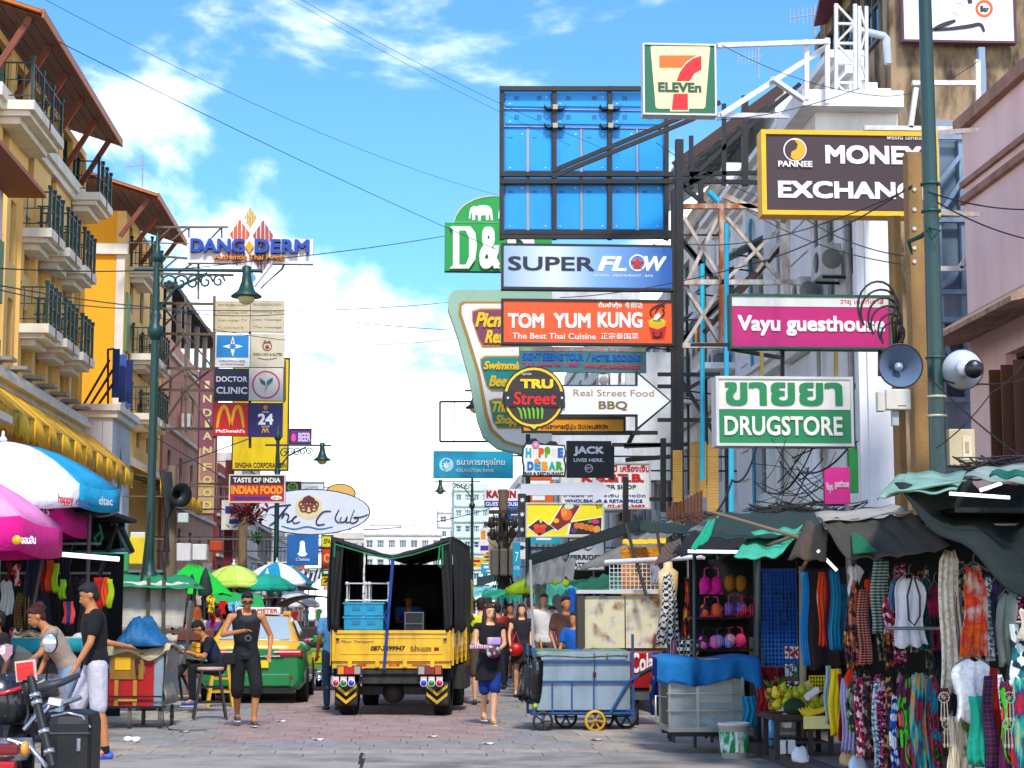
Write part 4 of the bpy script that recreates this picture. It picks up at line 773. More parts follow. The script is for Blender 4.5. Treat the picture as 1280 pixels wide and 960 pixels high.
S=Sign('restaurant_sign','orange strip sign with dark Thai lettering tucked under the arrow sign','sign',653,521.5,781,540.5,32.5,.12,'f0a41c','3a3020','2a2620',.02);S.text('ร้านอาหารญี่ปุ่น นิปปอนลิจิบัง',676,529.5,760,538,'5a3a10',bold=.015)
# retro picture sign
S=Sign('retro_sign','huge pale green rounded retro sign listing pool, beer and shopping in yellow script','sign',560,362,690,572,41,.4,board=False)
O1=[(574,362),(690,362),(690,566),(650,567),(622,560),(604,545),(597,525),(586,470),(572,420),(560,385),(561,370),(566,364)]
def inset(P,k,cx=650,cy=455):return[(cx+(x-cx)*(1-k),cy+(y-cy)*(1-k))for x,y in P]
S.poly(O1,'a6c4ae','body',.0,y1=.4);S.poly([(578,377),(690,377),(690,560),(655,561),(630,554),(612,538),(606,520),(597,468),(583,422),(573,392),(574,380)],'b58a4a','rim',.03);S.poly([(581,380),(690,380),(690,557),(655,557.5),(632,551),(616,536),(610,518),(600,466),(586,420),(577,393),(577,383)],'f2f0ea','face',.04)
for(P,c,ts)in[([(590,389),(600,386),(690,386),(690,432),(603,434),(598,425),(590,400)],'8a4a68',[('Picnic',594,391,640,410),('Resort',606,413,650,430)]),([(600,449),(606,445),(690,445),(690,489),(614,489),(608,483),(601,458)],'1f8f8c',[('Swimming',604,452,660,466),('Beer',611,470,640,484)]),([(611,501),(618,498),(690,498),(690,536),(622,536),(616,528)],'1f8f7c',[('Thai',615,502,640,516),('Shopping',619,519,665,534)])]:
 S.poly(P,'c8902c','panel_rim',.06);cx=sum(a for a,_ in P)/len(P);cy=sum(b for _,b in P)/len(P);S.poly([(cx+(x-cx)*.96,cy+(y-cy)*.9)for x,y in P],c,'panel',.07)
 for t,a,b,c2,d2 in ts:S.text(t,a,b,c2,d2,'f0cc4a',.1,bold=.035,shear=.3)
 # bank
S=Sign('bank_sign','turquoise bank board with white bird emblem and Thai lettering','sign',541.5,563.5,641.5,598,45,.12,'16a8c8','1a7c94',dirt=.05)
S.ring(558,581,8.8,'bfe4ec');S.poly([(552,577),(557,573),(563,576),(560,580),(564,583),(558,584),(556,590),(553,584)],'16a8c8');S.poly(star4(558,582,6,2.6,7),'dff2f6');S.text('ธนาคารกรุงไทย',571,573,631,584,'f4fbfd',bold=.01);S.text('KRUNGTHAI BANK',571,586,618,590.5,'e8f6fa')
r=thing('open_scaffold','empty black rectangular frame standing out beside the retro sign','frame',W(600,552,44))
for q in((550,502,600,502),(550,502,550,552),(550,552,655,552),(568,502,568,552)):MB().bar(W(q[0],q[1],44),W(q[2],q[3],44),.05 if q[0]!=568 else .02).build('bar',BLK,r)
# hippie bar sign
S=Sign('bar_sign','multicoloured cut out bar and restaurant sign with flowers','sign',653,549,708,596,38,.1,board=False)
S.poly([(653,560),(656,554),(660,553),(664,548),(670,548),(674,553),(682,555),(688,551),(695,552),(698,556),(706,556),(708,566),(706,575),(708,582),(707,596),(653,596),(654,586),(652,574)],'1c1c20','rim',.0,y1=.1);S.poly([(655,561),(658,556),(670,556),(705,558),(706,566),(704,575),(706,583),(705,594),(655,594),(656,586),(654,574)],'f4f4f0','face',.02)
cc=['36b8c8','f0c42a','e86a3a','7ac04a','e078b4','3a78c8','28a8d8','f4b02a','4ac0b0','58b04a','d85aa0','f08a3a']
for i,ch in enumerate('HIPPIE'):S.text(ch,657+i*8+(1.5 if ch=='I' else 0),560,664+i*8-(1.5 if ch=='I' else 0),572,cc[i],.03,bold=.05)
for i,ch in enumerate('DEBAR'):S.text(ch,659+i*9,577,667+i*9,588,cc[i+5],.03,bold=.05)
S.ring(669.5,556,4.5,'d88ac8',d=.04);S.ring(669.5,556,1.6,'f4e06a',d=.046);S.ring(671,576.5,3.2,'f09a3a',d=.04);S.ring(684,562,3.5,'6aa83a',d=.04);S.text('BAR & RESTAURANT',655.5,590,704.5,594,'1c1c20',.03,bold=.02)
S=Sign('bar_sign','black square sign reading Jack lives here in white','sign',708.5,551,764.5,597,37,.14,'1b1c22','111114',dirt=.03);S.text('JACK',717,558,755,570,'ffffff',bold=.04);S.text('LIVES HERE',717,573,753,577.5,'ffffff',bold=.02);S.text('.',754,576.5,755,577.5,'ffffff');S.ring(736,585.5,5.2,'e8e8e8',1);S.text('N°7',732.5,583.5,739.5,587.5,'e8e8e8',bold=.02)
S=Sign('silver_shop_sign','white wholesale silver shop sign with red initials and blue lines','sign',700,578.5,813,636,44,.15,'eeeeec','888888','b8b8b4',.03)
S.text('K.B.&T.B.',727,592,805,603,'c8202c',bold=.05);S.text('เคบี เครื่องเงิน',758,580,812,590,'c8202c',bold=.03);S.text('SILVER SHOP',742,606,795,611.5,'3a3a3a',bold=.02);S.text('ขายส่ง เครื่องเงิน ทุกชนิด',704,617,807,622.5,'2a4ab0',bold=.01);S.text('WHOLESALER & RETAILPRICE',706,624,803,628.5,'2440a8',bold=.03);S.text('TEL. 02-629-3683',740,630.5,806,635,'c8202c',bold=.03)
S=Sign('arrow_sign','plain grey white arrow board above the yellow food sign','sign',651,600,765,630,36,.1,board=False);S.poly([(651,605),(741,603),(741,597),(766,612.5),(741,629),(741,619),(651,619)],'d4d6dc','board',.0,y1=.1)
# sushi sign
S=Sign('food_sign','yellow light box picturing three sushi platters','sign',658,629,754.5,671,35,.2,'f2e21a','3a3a30','c8c8b8',.015,dirt=.03);S.text('ซูชิ',745,631,752,636,'5a4a10')
def platter(S,P,c,items):
 cx=sum(a for a,_ in P)/len(P);cy=sum(b for _,b in P)/len(P);S.poly([(cx+(x-cx)*1.13,cy+(y-cy)*1.13)for x,y in P],'f6f2e6','print',.012);S.poly(P,c,'print',.016)
 for i,(x,y,rx,ry,c2)in enumerate(items):S.ring(x,y,rx,c2,ry=ry,d=.02+.002*i,n=12,name='print')
platter(S,[(660,659),(675,648),(691,661),(674,670)],'2a2420',[(671,663,4,4,'d8442a'),(678,663,4,4,'d8442a'),(671,658,4.5,3,'e05a3a'),(679,658,4.5,3,'e05a3a'),(676,650,2,4,'e8d83a')])
platter(S,[(688,656),(704,630),(725,632),(712,653),(697,663)],'8a2420',[(708,643,7,8,'e8763a'),(705,640,4,6,'f09a5a'),(711,633,6,3.5,'cfe0c0'),(695,651,4,3,'f0b43a')])
platter(S,[(714,653),(752,647),(751,668),(711,668)],'1f1c1e',[(717,663,4,3.4,'6a3a6a'),(721,657,4,4,'e0803a'),(727,657.5,4,4.2,'e88a4a'),(733,659,4,4.2,'e0803a'),(739,660.5,4,4.2,'e88a4a'),(746,662,4.5,5,'f0a86a'),(744,652,5,3,'e04a7a'),(737,652,2.5,2,'5aa03a')])
S=Sign('flower_strip_sign','narrow black upright strip with three white flowers beside the yellow food sign','sign',648,617,657.5,671,35.4,.2,'20242c','20242c')
for y in(625,643,662):S.poly(star4(652.8,y,3.6,1.4,7),'eef2f4')
S=Sign('guest_house_sign','white sign with red name over a blue guest house band','sign',605,611,651,634.5,60,.15,'f2f0ee','888888');S.text('KAWIN',608,613,645,622.5,'b0182c',bold=.05);S.rect(605.5,626,650.5,634,'2c3c9c');S.text('GUEST HOUSE',607,627.5,649,632.5,'f0f0f8',bold=.03)
S=Sign('tattoo_sign','grey white tattoo shop board with pencil drawn face','sign',710.5,672,756,713,40,.12,'e2e4e6','333333','3a3a3a',.02);S.text('FERRIDER',713,693.5,753,699.5,'2c2c30',bold=.03);S.text('TATTOO',713,703,742,709,'2c2c30',bold=.03);S.ring(735,681,7,'9a9a9c',1);S.ring(732,680,1.6,'77777a');S.ring(738,680,1.6,'77777a');S.stroke([(730,674),(735,671),(741,675)],1.4,'88888a','drawing');S.stroke([(731,685),(735,687),(739,685)],1,'88888a','drawing')
S=Sign('vertical_sign','slim turquoise upright sign beside the transformer pole','sign',641,678,650.5,720,50,.1,'28a0c0','1a7c94');S.text('KTB',643,708,649,712,'f0f8fa');S.text('7',644,690,648,702,'f0f8fa')
S=Sign('vertical_sign','small white upright sign with orange block and purple band far down the street','sign',600,660,611,690,90,.1,'f4f2f0','888888');S.rect(601.5,663,607,674,'f4a21a');S.rect(600.5,682,610.5,688,'5a3a9c')
# money exchange
S=Sign('money_exchange_sign','large dark brown yellow rimmed sign reading money exchange','sign',952,163.5,1173.5,270,22,.25,'452c30','8a7a50','f0c010',.045,dirt=.02)
S.text('MONEY',1031,181.5,1152,206.5,'f8f6f2',bold=.035);S.text('EXCHANGE',972,226,1166,250,'f8f6f2',bold=.035);S.text('พรรณี เอ็กซ์เชนจ์',1108,168.5,1163,175.5,'f0e8e0',bold=.01)
S.ring(993.5,187.5,14.5,'f4f0e8');S.ring(993.5,187.5,13,'452c30');S.poly([(993+13*sin(t*pi/10),187.5-13*cos(t*pi/10))for t in range(-1,11)]+[(988,197),(989,190),(995,187),(997,181),(993,176)],'f4b418');S.text('PANNEE',972,201.5,1015,209.5,'f4f0e8',bold=.03)
for q in((1173,166,1222,162,0,1.5),(1173,266,1222,268,0,1.5)):S.bar(*q,w_=.06,c='e0dcd4')
S=Sign('guesthouse_sign','magenta guesthouse sign with white lettering and pale top strip','sign',912.5,368.5,1113.5,436.5,24.5,.18,'c41a78','0f4a3c','145a48',.02,dirt=.05)
S.rect(914.5,370.5,1111.5,384.5,'dfe4e0',d=.012);S.text('วายุ เกสท์เฮาส์',1050,373.5,1104,382,'e03a5a',bold=.0);S.text('Vayu guesthouse',921.5,394,1106,421,'f4f0f2',bold=.03)
for q in((865,431,914,431,2,0),(912,436,975,447,0,1),(978,436,978,470,.3,.3),(1100,436,1100,470,.3,.3)):S.bar(*q,w_=.05,c='3a3030')
S=Sign('drugstore_sign','green and white drugstore sign with large Thai word above','sign',895.5,471.5,1066,557,21,.3,'0e8a58','b8bcc0','d0d0cc',.02,dirt=.04)
S.rect(897.5,473.5,1064,512.5,'ece6da',d=.012);S.text('ขายยา',905.5,477.5,1053,508,'0e8a58',bold=.03);S.text('DRUGSTORE',905,520,1053,545,'f2ede2',bold=.02)
p,q=W(1066,473,21),W(1077,556,21);MB().box(p.x+.03,q.x,21.05,21.3,q.z+.05,p.z-.12).build('side_box',mat('9aa6ae',.5,dirt=.3),S.r)
for x in(952,1045):S.bar(x,440,x,471,.12,.12,.04,c='8a7a3a')
S=Sign('guesthouse_sign','small faded pink guesthouse board under the drugstore sign','sign',1030,584,1063,630,20,.05,'d43a88','8a2a58',dirt=.3);S.text('Vayu',1032,603,1041,616,'f4d8e4',bold=.02);S.text('guesthouse',1043,600,1061,612,'f4d8e4',bold=.02)
MB().box(*[f_ for f_ in(W(1064,560,20).x,W(1075,560,20).x)],20.1,20.2,W(1064,615,20).z,W(1064,560,20).z).build('green_board',mat('1a8a48',.6),label='narrow green board edge beside the small pink guesthouse sign',cat='board')
S=Sign('bar_sign','white bar sign with black brush stroke and orange ring high on the stained tower','sign',1125,-60,1270,54,31.2,.12,'f4f2f0','4a2838','5a2c40',.03)
S.stroke([(1165,38),(1178,32),(1194,26)],6,'20202c','brush_stroke');S.stroke([(1168,38),(1190,36),(1212,33),(1225,31),(1230,40)],5,'20202c','brush_stroke');S.ring(1230,11,11,'e8703a',3.5);S.text('Bar',1225,7.5,1236,15,'20202c',bold=.02);S.ring(1198,10,9,'e8dccc',3);S.poly([(1208,-6),(1214,-6),(1215,4),(1210,5)],'2a2a48')
for s,x0,y0,x1,y1,Y,nm in SIGNS:
 if nm in('advert_board','convenience_store_sign','money_exchange_sign')or Y<26 or nm in('bar_sign','food_sign','flower_strip_sign','billboard','tour_sign','tattoo_sign')or(nm in('arrow_sign','restaurant_sign')and y0<640 and x0>400):continue
 a,b=W(x0,y0,Y),W(x1,y1,Y);zs=(a.z-(a.z-b.z)*.15,)
 for z in zs:
  if(a.x+b.x)/2>0:MB().bar((b.x-.05,Y+s.thick+.04,z),(XR-.05,Y+s.thick+.04,z),.04).build('arm',BLK,s.r)
  elif Y>52:MB().bar((a.x+.3,Y+s.thick+.04,z),(XL+.15,Y+s.thick+.04,z),.04).build('arm',TG,s.r)
  # ============================================================ black steel scaffold carrying the signs
r=thing('sign_scaffold','black steel scaffold with diagonal braces carrying the blue billboard and sign stack','scaffold',(6.2,34,0))
def SB(x0,y0,x1,y1,Y0=34.4,Y1=34.4,w_=.1,m=BLK,n='beam'):MB().bar(W(x0,y0,Y0),W(x1,y1,Y1),w_).build(n,m,r)
for x,y0,y1,w_ in((849,175,640,.15),(864,170,236,.08),(905,130,232,.08),(931,120,232,.12),(876,228,250,.1),(842,240,600,.1),(782,596,690,.1),(829,548,640,.1),(850,480,700,.1)):SB(x,y0,x,y1,w_=w_,n='post')
for q in((690,214,868,140),(690,221,868,148),(868,141,900,128),(846,218,950,216),(842,226,950,228),(864,222,932,160),(932,162,1000,105),(848,228,884,258),(846,292,890,345),(850,300,895,352),(851,350,900,428),(842,240,890,215),(850,428,965,320),(842,438,915,360)):SB(*q,w_=.08)
for q in((842,370,852,370),(840,431,862,431),(780,558,870,555),(822,468,900,468),(822,483,855,483),(842,302,850,302),(822,525,900,525),(765,556,832,556),(760,700,842,660),(852,476,905,560),(812,624,855,624),(790,541,822,541)):SB(*q,w_=.07)
r=thing('sign_scaffold','rusty white angle iron lattice tower between black scaffold and guesthouse sign','scaffold',(6.0,31.5,0))
for q in((902,258,902,434),(905,245,982,278),(855,258,948,258),(855,353,1000,353),(853,432,905,432),(978,275,978,372),(984,275,984,372)):MB().bar(W(q[0],q[1],31.8),W(q[2],q[3],31.8),.09).build('post',RUST if q[0]==902 or q[1]==258 else mat('d6d0c4',.7,.1,3,.1,dirt=.7,dcol='8a4a2c',ds=4),r)
LW=mat('c8c2b8',.7,.1,3,.1,dirt=.6,dcol='8a4a2c',ds=4)
for q in((855,272,902,350),(902,262,860,350),(905,268,975,350),(975,285,905,352),(902,358,856,430),(856,358,902,430),(945,340,985,290)):MB().bar(W(q[0],q[1],31.9),W(q[2],q[3],31.9),.06).build('brace',LW,r)
MB().bar(W(880,416,32.1),W(982,302,32.1),.09).build('brace',mat('4a2c28',.6),r)
for k,(px,Y,c,lab)in enumerate([(908,31.2,'38b0d0','bright blue plastic water pipe rising along the rusty lattice tower'),(878,33.5,'48c0d8','second light blue pipe nearer the black scaffold post'),(914,28.5,'58b8d0','blue pipe running down the white wall behind the drugstore sign')]):
 y0,y1=[(280,470),(330,600),(556,640)][k];m=MB();m.tube([W(px,y0,Y),W(px,y1,Y)],.045,8)
 if k==0:m.tube([W(898,252,Y),W(886,240,Y)],.06,8)
 m.build('water_pipe',mat(c,.4),label=lab,cat='pipe')
 # stepped low frame under the arrow sign
r=thing('open_scaffold','black open steel frame around the retro sign foot, below the arrow sign','frame',W(700,600,38.5))
for q in((782,575,850,570),(765,556,765,600),(792,541,783,560),(690,541,800,541),(660,543,660,560)):MB().bar(W(q[0],q[1],38.5),W(q[2],q[3],38.5),.09).build('bar',BLK,r)
# plain billboard backs in white behind the sign stack
for k,(x0,y0,x1,y1,Y,c,lab)in enumerate([(690,362,800,375,48,'e8e8e6','plain white board strip between blue and orange signs'),(782,440,845,600,50,'e4e6e6','tall plain white board behind the arrow tip'),(690,540,790,600,47,'dfe3e8','pale grey board behind the black square sign')]):
 a,b=W(x0,y0,Y),W(x1,y1,Y);MB().box(a.x,b.x,Y,Y+.15,b.z,a.z).build('blank_board',mat(c,.6,dirt=.25),label=lab,cat='board')
 # yellow louvred panels and brown shutters
r=thing('louvre_panel','tall pale orange louvred panels hung behind the black scaffold','panel',W(870,625,34))
for x0,x1,y0,y1 in((841,853,563,628),(862,883,552,622),(884,898,556,640)):
 n=22
 for i in range(n):a,b=W(x0,y0+(y1-y0)*i/n,33.9),W(x1,y0+(y1-y0)*(i+.85)/n,33.9);MB().obox((a+b)/2,(b.x-a.x,.03,a.z-b.z),Matrix.Rotation(.25,3,'X')).build('louvre',mat('e0b472',.6,.08,3,.05),r)
r=thing('board_fence','dark brown vertical board screen beneath the louvred panels','fence',W(855,660,32.5))
for i in range(11):a,b=W(834+i*4.1,635-i*2.2,32.5),W(837.7+i*4.1,668-i*1.0,32.5);MB().box(a.x,b.x,32.5,32.54,b.z,a.z).build('board',mat('6a3d24',.8,.2,4,.2),r)
# loudspeakers, boxes
def horn(lab,px,py,Y,R_,d,body):
 c=W(px,py,Y);d=V(d).normalized();r=thing('loudspeaker',lab,'loudspeaker',c)
 A=MB().lathe([(R_,.0),(R_*.98,-.015),(R_*.62,-.10),(R_*.36,-.2),(R_*.24,-.3),(R_*.24,-.32),(R_*.42,-.32),(R_*.42,-.46),(R_*.3,-.5),(0,-.5)],c,28,d);A.build('horn_bell',body,r)
 MB().lathe([(R_,.0),(R_*1.03,.0),(R_*1.03,-.02),(R_*1.0,-.02)],c,28,d).build('rim',mat('2a2a2c',.4),r)
 MB().lathe([(R_*.97,-.012),(R_*.58,-.10),(R_*.33,-.2),(0,-.22)],c+d*.004,28,d).build('bell_inside',mat('6a7a90' if d.y<0 else 'ccccd0',.4,.1,3,.05),r)
 MB().lathe([(0,-.06),(.035,-.07),(.045,-.1),(.03,-.2)],c+d*.0,14,d).build('driver_cone',mat('b0b8c4',.3,metal=.2),r)
 return r
horn('grey loudspeaker horn facing the street on the green pole',1126,457,17.6,.215,(-.05,-1,-.02),mat('3a3c40',.45,.1,3,.05))
horn('white loudspeaker horn turned away, black driver towards the camera',1203,462,17.8,.2,(.25,1,.1),mat('d6d8dc',.3,.06,2,.03,metal=.1))
a=W(1218,461,17.2);MB().lathe([(.0,.0),(.07,0),(.09,-.04),(.09,-.15),(.06,-.19)],a,18,(-.25,-1,-.1)).build('speaker_driver',mat('1a1a1c',.35),label='round black driver cap of the white horn loudspeaker',cat='driver')
def boxthing(nm,lab,cat,x0,y0,x1,y1,Y,d,c,bev=.02,parts=()):
 a,b=W(x0,y0,Y),W(x1,y1,Y);r=thing(nm,lab,cat,((a.x+b.x)/2,Y+d/2,b.z));MB().bbox(a.x,b.x,Y,Y+d,b.z,a.z,bev).build('casing',mat(c,.5,.06,3,.05,dirt=.25),r)
 for(nm2,u0,v0,u1,v1,c2,dd)in parts:p,q=a.lerp(b,u0),a.lerp(b,u1);MB().bbox(a.x+(b.x-a.x)*u0,a.x+(b.x-a.x)*u1,Y-dd,Y+.002,a.z+(b.z-a.z)*v1,a.z+(b.z-a.z)*v0,.004).build(nm2,mat(c2,.5),r)
 return r
boxthing('antenna_box','cream white antenna box with rounded edges under the grey horn','box',1108,486,1139,512,18.5,.12,'e4e0d4',.015,(('label_plate',.45,.78,.8,.84,'8a8a80',.003),))
boxthing('antenna_box','slimmer cream box with yellow edge stuck to the antenna box','box',1097,489,1107.5,514,18.55,.1,'dad8c8',.012)
boxthing('lamp_bracket','small grey clamp arm holding the cream antenna boxes','bracket',1115,513,1124,532,18.57,.06,'b8bcc0',.006)
boxthing('meter_cabinet','beige metal electricity cabinet with oval handle beside the green pole','cabinet',1186,536,1220,582,19,.3,'d4c4a4',.015,(('handle_plate',.5,.2,.85,.85,'e4d8bc',.012),('handle',.6,.35,.74,.65,'b8a888',.02)))
boxthing('meter_cabinet','small white tilted junction cabinet on the wall under the drugstore sign','cabinet',966,620,1005,640,22,.4,'d8dcd8',.02,(('lid',-.05,-.1,1.05,.12,'e8e8e0',.02),))
# wires
WM=mat('141416',.5,.1,3,0);
def wire(name,lab,pts,r_=.012,sag=0,cat='cable',m=WM,n=14,group=None):
 P=[W(*p)for p in pts];out=[]
 for a,b in zip(P,P[1:]):
  for i in range(n):t=i/n;q=a.lerp(b,t);q.z-=4*sag*t*(1-t);out.append(q)
 out.append(P[-1]);return MB().tube(out,r_*.7,5).build(name,m,label=lab,cat=cat,group=group)
wl=[('thin overhead wire crossing from the hotel eave down to the bank of signs',[(-20,5,24),(640,320,42)],.009,.1),('second thin wire above it ending over the blue billboard',[(20,-20,25),(626,245,42)],.006,.3),('fine pale wire from top of frame to the billboard corner',[(360,-10,30),(832,215,37)],.006,.2),('fine wire parallel to the pale billboard one',[(330,-20,31),(840,235,38)],.005,.2),('black cable strung level in front of the balconies to the diamond sign',[(-10,335,28),(310,327,40),(640,278,60)],.016,.12),('thicker black cable running across the balconies to the panel stack',[(-10,355,26),(270,388,45),(560,378,60),(840,330,34)],.017,.1),('double black cable just beneath the lower balconies',[(-10,360,25),(190,385,35),(360,392,45),(640,415,50)],.014,.1),('sagging thin cable ending at the orange sign',[(190,395,35),(630,410,48)],.01,.5),('thin cable past the white arrow sign',[(560,380,60),(830,300,34),(1140,235,18.6)],.012,.3),('black cable from money exchange sign down to the blue sign',[(1140,232,18.6),(940,330,26),(700,372,40)],.013,.1),('wire crossing the guesthouse sign from the concrete pole',[(1130,320,18.6),(990,262,23),(820,178,34)],.01,.1),('wire crossing behind the guesthouse sign low',[(1125,330,18.6),(930,260,25)],.009,.12),('wire running to the pink building from the green pole',[(1160,240,17.7),(1290,262,19)],.012,.05),('lower wire slanting to the pink building',[(1170,252,17.7),(1290,300,19)],.012,.05),('white cable from the green pole across the shuttered window',[(1180,475,17.7),(1225,480,18),(1290,470,19)],.012,.03),('twisted dark cable slanting from the horn to the stall roofs',[(1160,470,17.7),(1290,580,16.5)],.012,.05),('dark cable rising to the frame edge over the stall roofs',[(1170,560,17.6),(1240,490,18),(1290,440,19)],.01,.05),('cable drooping from drugstore sign corner into the awnings',[(945,560,21),(915,600,20),(880,640,20)],.018,.15),('loose cable pair under the drugstore sign',[(1060,560,19),(1000,590,20),(960,615,21)],.016,.1),('black cable from transformer pole to the truck canopy side',[(615,635,60),(400,660,70)],.02,.3),('slanting white guy wire from pink building truss',[(192,545,55),(300,610,60)],.02,.0),('grey guy rope slanting up to the panel stack foot',[(200,590,50),(312,548,60)],.03,.0),('thin wire over the far right sign gallows',[(1225,75,25),(1100,120,28),(900,55,28)],.008,.15),('telephone wire between the tower pipes and store sign',[(1075,110,29),(896,150,28)],.01,.1)]
for i,(lab,pts,r_,sag)in enumerate(wl):wire('overhead_cable',lab,pts,r_,sag,group='overhead cables')
# cable coils by the concrete pole
for i in range(6):
 cx,cy=1096+i*4,372+i*7;w_,h=25-i*2.5+(i%2)*3,44-i*4;pts=[]
 for k in range(15):
  t=-.6+2.6*k/14*1.3;pts.append(W(cx+w_*sin(t*1.3-1.4)*.95,cy+15-h*cos(t*1.15-1.3)*.8,18.3+.03*i))
 pts.append(W(1118+i*2,440-i*5,18.5));MB().tube(pts,.012,6).build('cable_loop',WM,label='black cable loop, %s in the bundle beside the concrete pole'%['outermost','second','third','fourth','fifth','sixth','innermost'][i],cat='cable',group='cable loops on the concrete pole')
 # green rag tied on the pole
MB().tube([W(1140,318,18.6),W(1136,302,18.5),W(1152,295,18.2),W(1162,285,17.72),W(1175,288,17.7),W(1164,300,17.71),W(1158,282,17.7)],[.01,.02,.025,.015,.02,.012,.01],6).build('tied_rag',mat('1a5a50',.9),label='torn dark green rag knotted around the green pole',cat='rag')
# tangled wires: uncountable
rt=random.Random(5);m=MB()
for(x0,x1,y0,y1,Y,n)in[(925,1085,625,655,20.5,110),(1190,1290,568,592,16.5,50),(940,1045,545,640,21.2,22),(812,900,640,680,31,26)]:
 for i in range(n):
  xa=rt.uniform(x0,x0+(x1-x0)*.6);xb=min(x1,xa+rt.uniform(30,90));ya,yb=rt.uniform(y0,y1),rt.uniform(y0,y1);sg=rt.uniform(-4,16);r0=rt.choice([.004,.006,.008]);ya2=Y+rt.uniform(-.25,.25)
  m.tube([W(xa+(xb-xa)*t/9,ya+(yb-ya)*t/9+sg*4*t/9*(1-t/9)+rt.uniform(-.3,.3),ya2)for t in range(10)],r0,4)
m.build('tangled_wires',WM,label='dense black tangle of overhead wires above the stall awnings',cat='wires',kind='stuff')
# transformer pole far
r=thing('utility_pole','concrete utility pole crowded with transformers, insulators and black cables','utility pole',(W(628,700,55).x,55,0))
MB().tube([W(629,760,55),W(629,612,55)],[.2,.14],10).build('pole',mat('7a6a58',.9,dirt=.5),r)
for y,w_ in((640,18),(655,24),(668,20),(705,16)):MB().bar(W(629-w_,y,54.8),W(629+w_,y,54.8),.12).build('crossarm',mat('4a3f36',.8),r)
for x,y in((614,655),(629,650),(643,655),(616,670),(640,668)):MB().lathe([(.0,.22),(.07,.2),(.09,.1),(.09,-.1),(.0,-.14)],W(x,y,54.6),10).build('insulator',mat('3a3430',.6),r)
for i in range(3):MB().bbox(*(lambda a:(a.x-.115,a.x+.115,54.2,54.7,a.z-.4,a.z+.4))(W(618+i*11,703,54.5)),.05).build('transformer',mat('6a645c',.6,dirt=.4),r)
for i in range(16):
 x=rt.uniform(616,642);MB().tube([W(x,rt.uniform(635,660),54.5),W(x+rt.uniform(-10,10),675,54.3),W(629+rt.uniform(-4,4),695,54.4),W(x+rt.uniform(-6,6),735,54.5)],.016,4).build('cable',WM,r)
r=thing('billboard','tan blank board panel behind the crowded utility pole','board',W(625,700,56));a,b=W(611,662,56.5),W(643,712,56.5);MB().box(a.x,b.x,56.5,56.6,b.z,a.z).build('board',mat('b8a88c',.8,dirt=.3),r)
# wooden pole on the hotel side with speaker
r=thing('utility_pole','weathered concrete pole with dark siren horn and cables beyond the green lamp post','utility pole',(W(215,700,45).x,45,0));MB().tube([(W(215,700,45).x,45,0),W(215,582,45)],[.17,.12],10).build('pole',mat('8a7a66',.9,dirt=.5,dcol='4a3f34'),r)
MB().lathe([(.0,-.2),(.1,-.2),(.12,0),(.3,.25),(.3,.28),(.1,.1)],W(219,618,44.6),14,(.6,-.8,-.1)).build('siren_horn',mat('2c3036',.5),r)
for i in range(9):x=204+i*1.5;MB().tube([W(x-3,590,44.7),W(x,610+i*3,44.6),W(208,650,44.6),W(206+i*.6,690,44.6)],.03,4).build('cable',WM,r)
boxthing('meter_cabinet','pale grey meter box on the hotel side utility pole','box',222,641,235,653,44.5,.2,'c8d0cc')
r=thing('utility_pole','slim pale concrete pole beside the red Indian food sign','utility pole',(W(304,700,58).x,58,0));MB().tube([(W(304,700,58).x,58,0),W(304,640,58)],.14,8).build('pole',mat('9a8468',.9,dirt=.5),r)
# TV aerials
for k,(px,py,Y,lab)in enumerate([(1018,18,40,'yagi television aerial over the terrace, above the tiled roof'),(948,70,48,'small aerial just above the tiled roof ridge'),(178,205,60,'thin aerial between the cream and yellow hotel roofs')]):
 r=thing('tv_aerial',lab,'aerial',W(px,py+30,Y));MB().tube([W(px,py+28,Y),W(px,py-12,Y)],.025,5).build('mast',GB,r);MB().tube([W(px-42*30/Y,py+4,Y),W(px+5,py,Y)],.015,5).build('boom',GB,r)
 for i in range(6):a=W(px-(40-i*7)*30/Y,py+3.6-i*.6,Y);MB().bar(a+V((0,0,.18)),a-V((0,0,.18)),.015).build('element',GB,r)
 # ============================================================ market: cloth tools
GREEN=mat('1f8f62',.75,.12,3,.2,25,dirt=.3,dcol='5a7a5a');TEAL=mat('62b89a',.8,.12,3,.2,25,dirt=.4,dcol='4a6a5a');DG=mat('12382e',.8,.15,3,.2,25,dirt=.2);GREYT=mat('8a8a82',.85,.12,3,.2,25,dirt=.5,dcol='4c4a44')
TUBE=emit('f4f8ff',.8)
def sheet4(name,lab,cs,mt,sag=.08,rip=.0,th=.012,nu=14,nv=8,cat='awning',parent=None,nr=5,seed=0,sc=None):
 P=[W(*c)for c in cs]
 def fn(u,v):
  p=P[0].lerp(P[1],u).lerp(P[3].lerp(P[2],u),v);p.z-=4*sag*u*(1-u)*(.4+v*(1-v)*2.4)
  k=rip*(sin(u*nr*2*pi+seed)*.6+sin(u*nr*4.7+v*5+seed*2)*.4+sin(v*9+u*3+seed)*.3)
  if sc and v<.01:p.z-=abs(sin(u*sc*pi))*.05
  return p+V((0,-k*.5,k))
 return MB().grid(fn,nu,nv).build(name,mt,parent,solid=th,label=lab,cat=cat)
def bars(r,Y,lst,w_=.04,c='2a2624',name='bar',dy=0):
 for q in lst:MB().bar(W(q[0],q[1],Y),W(q[2],q[3],Y+(q[4]if len(q)>4 else dy)),w_).build(name,mat(c,.6,dirt=.3),r)
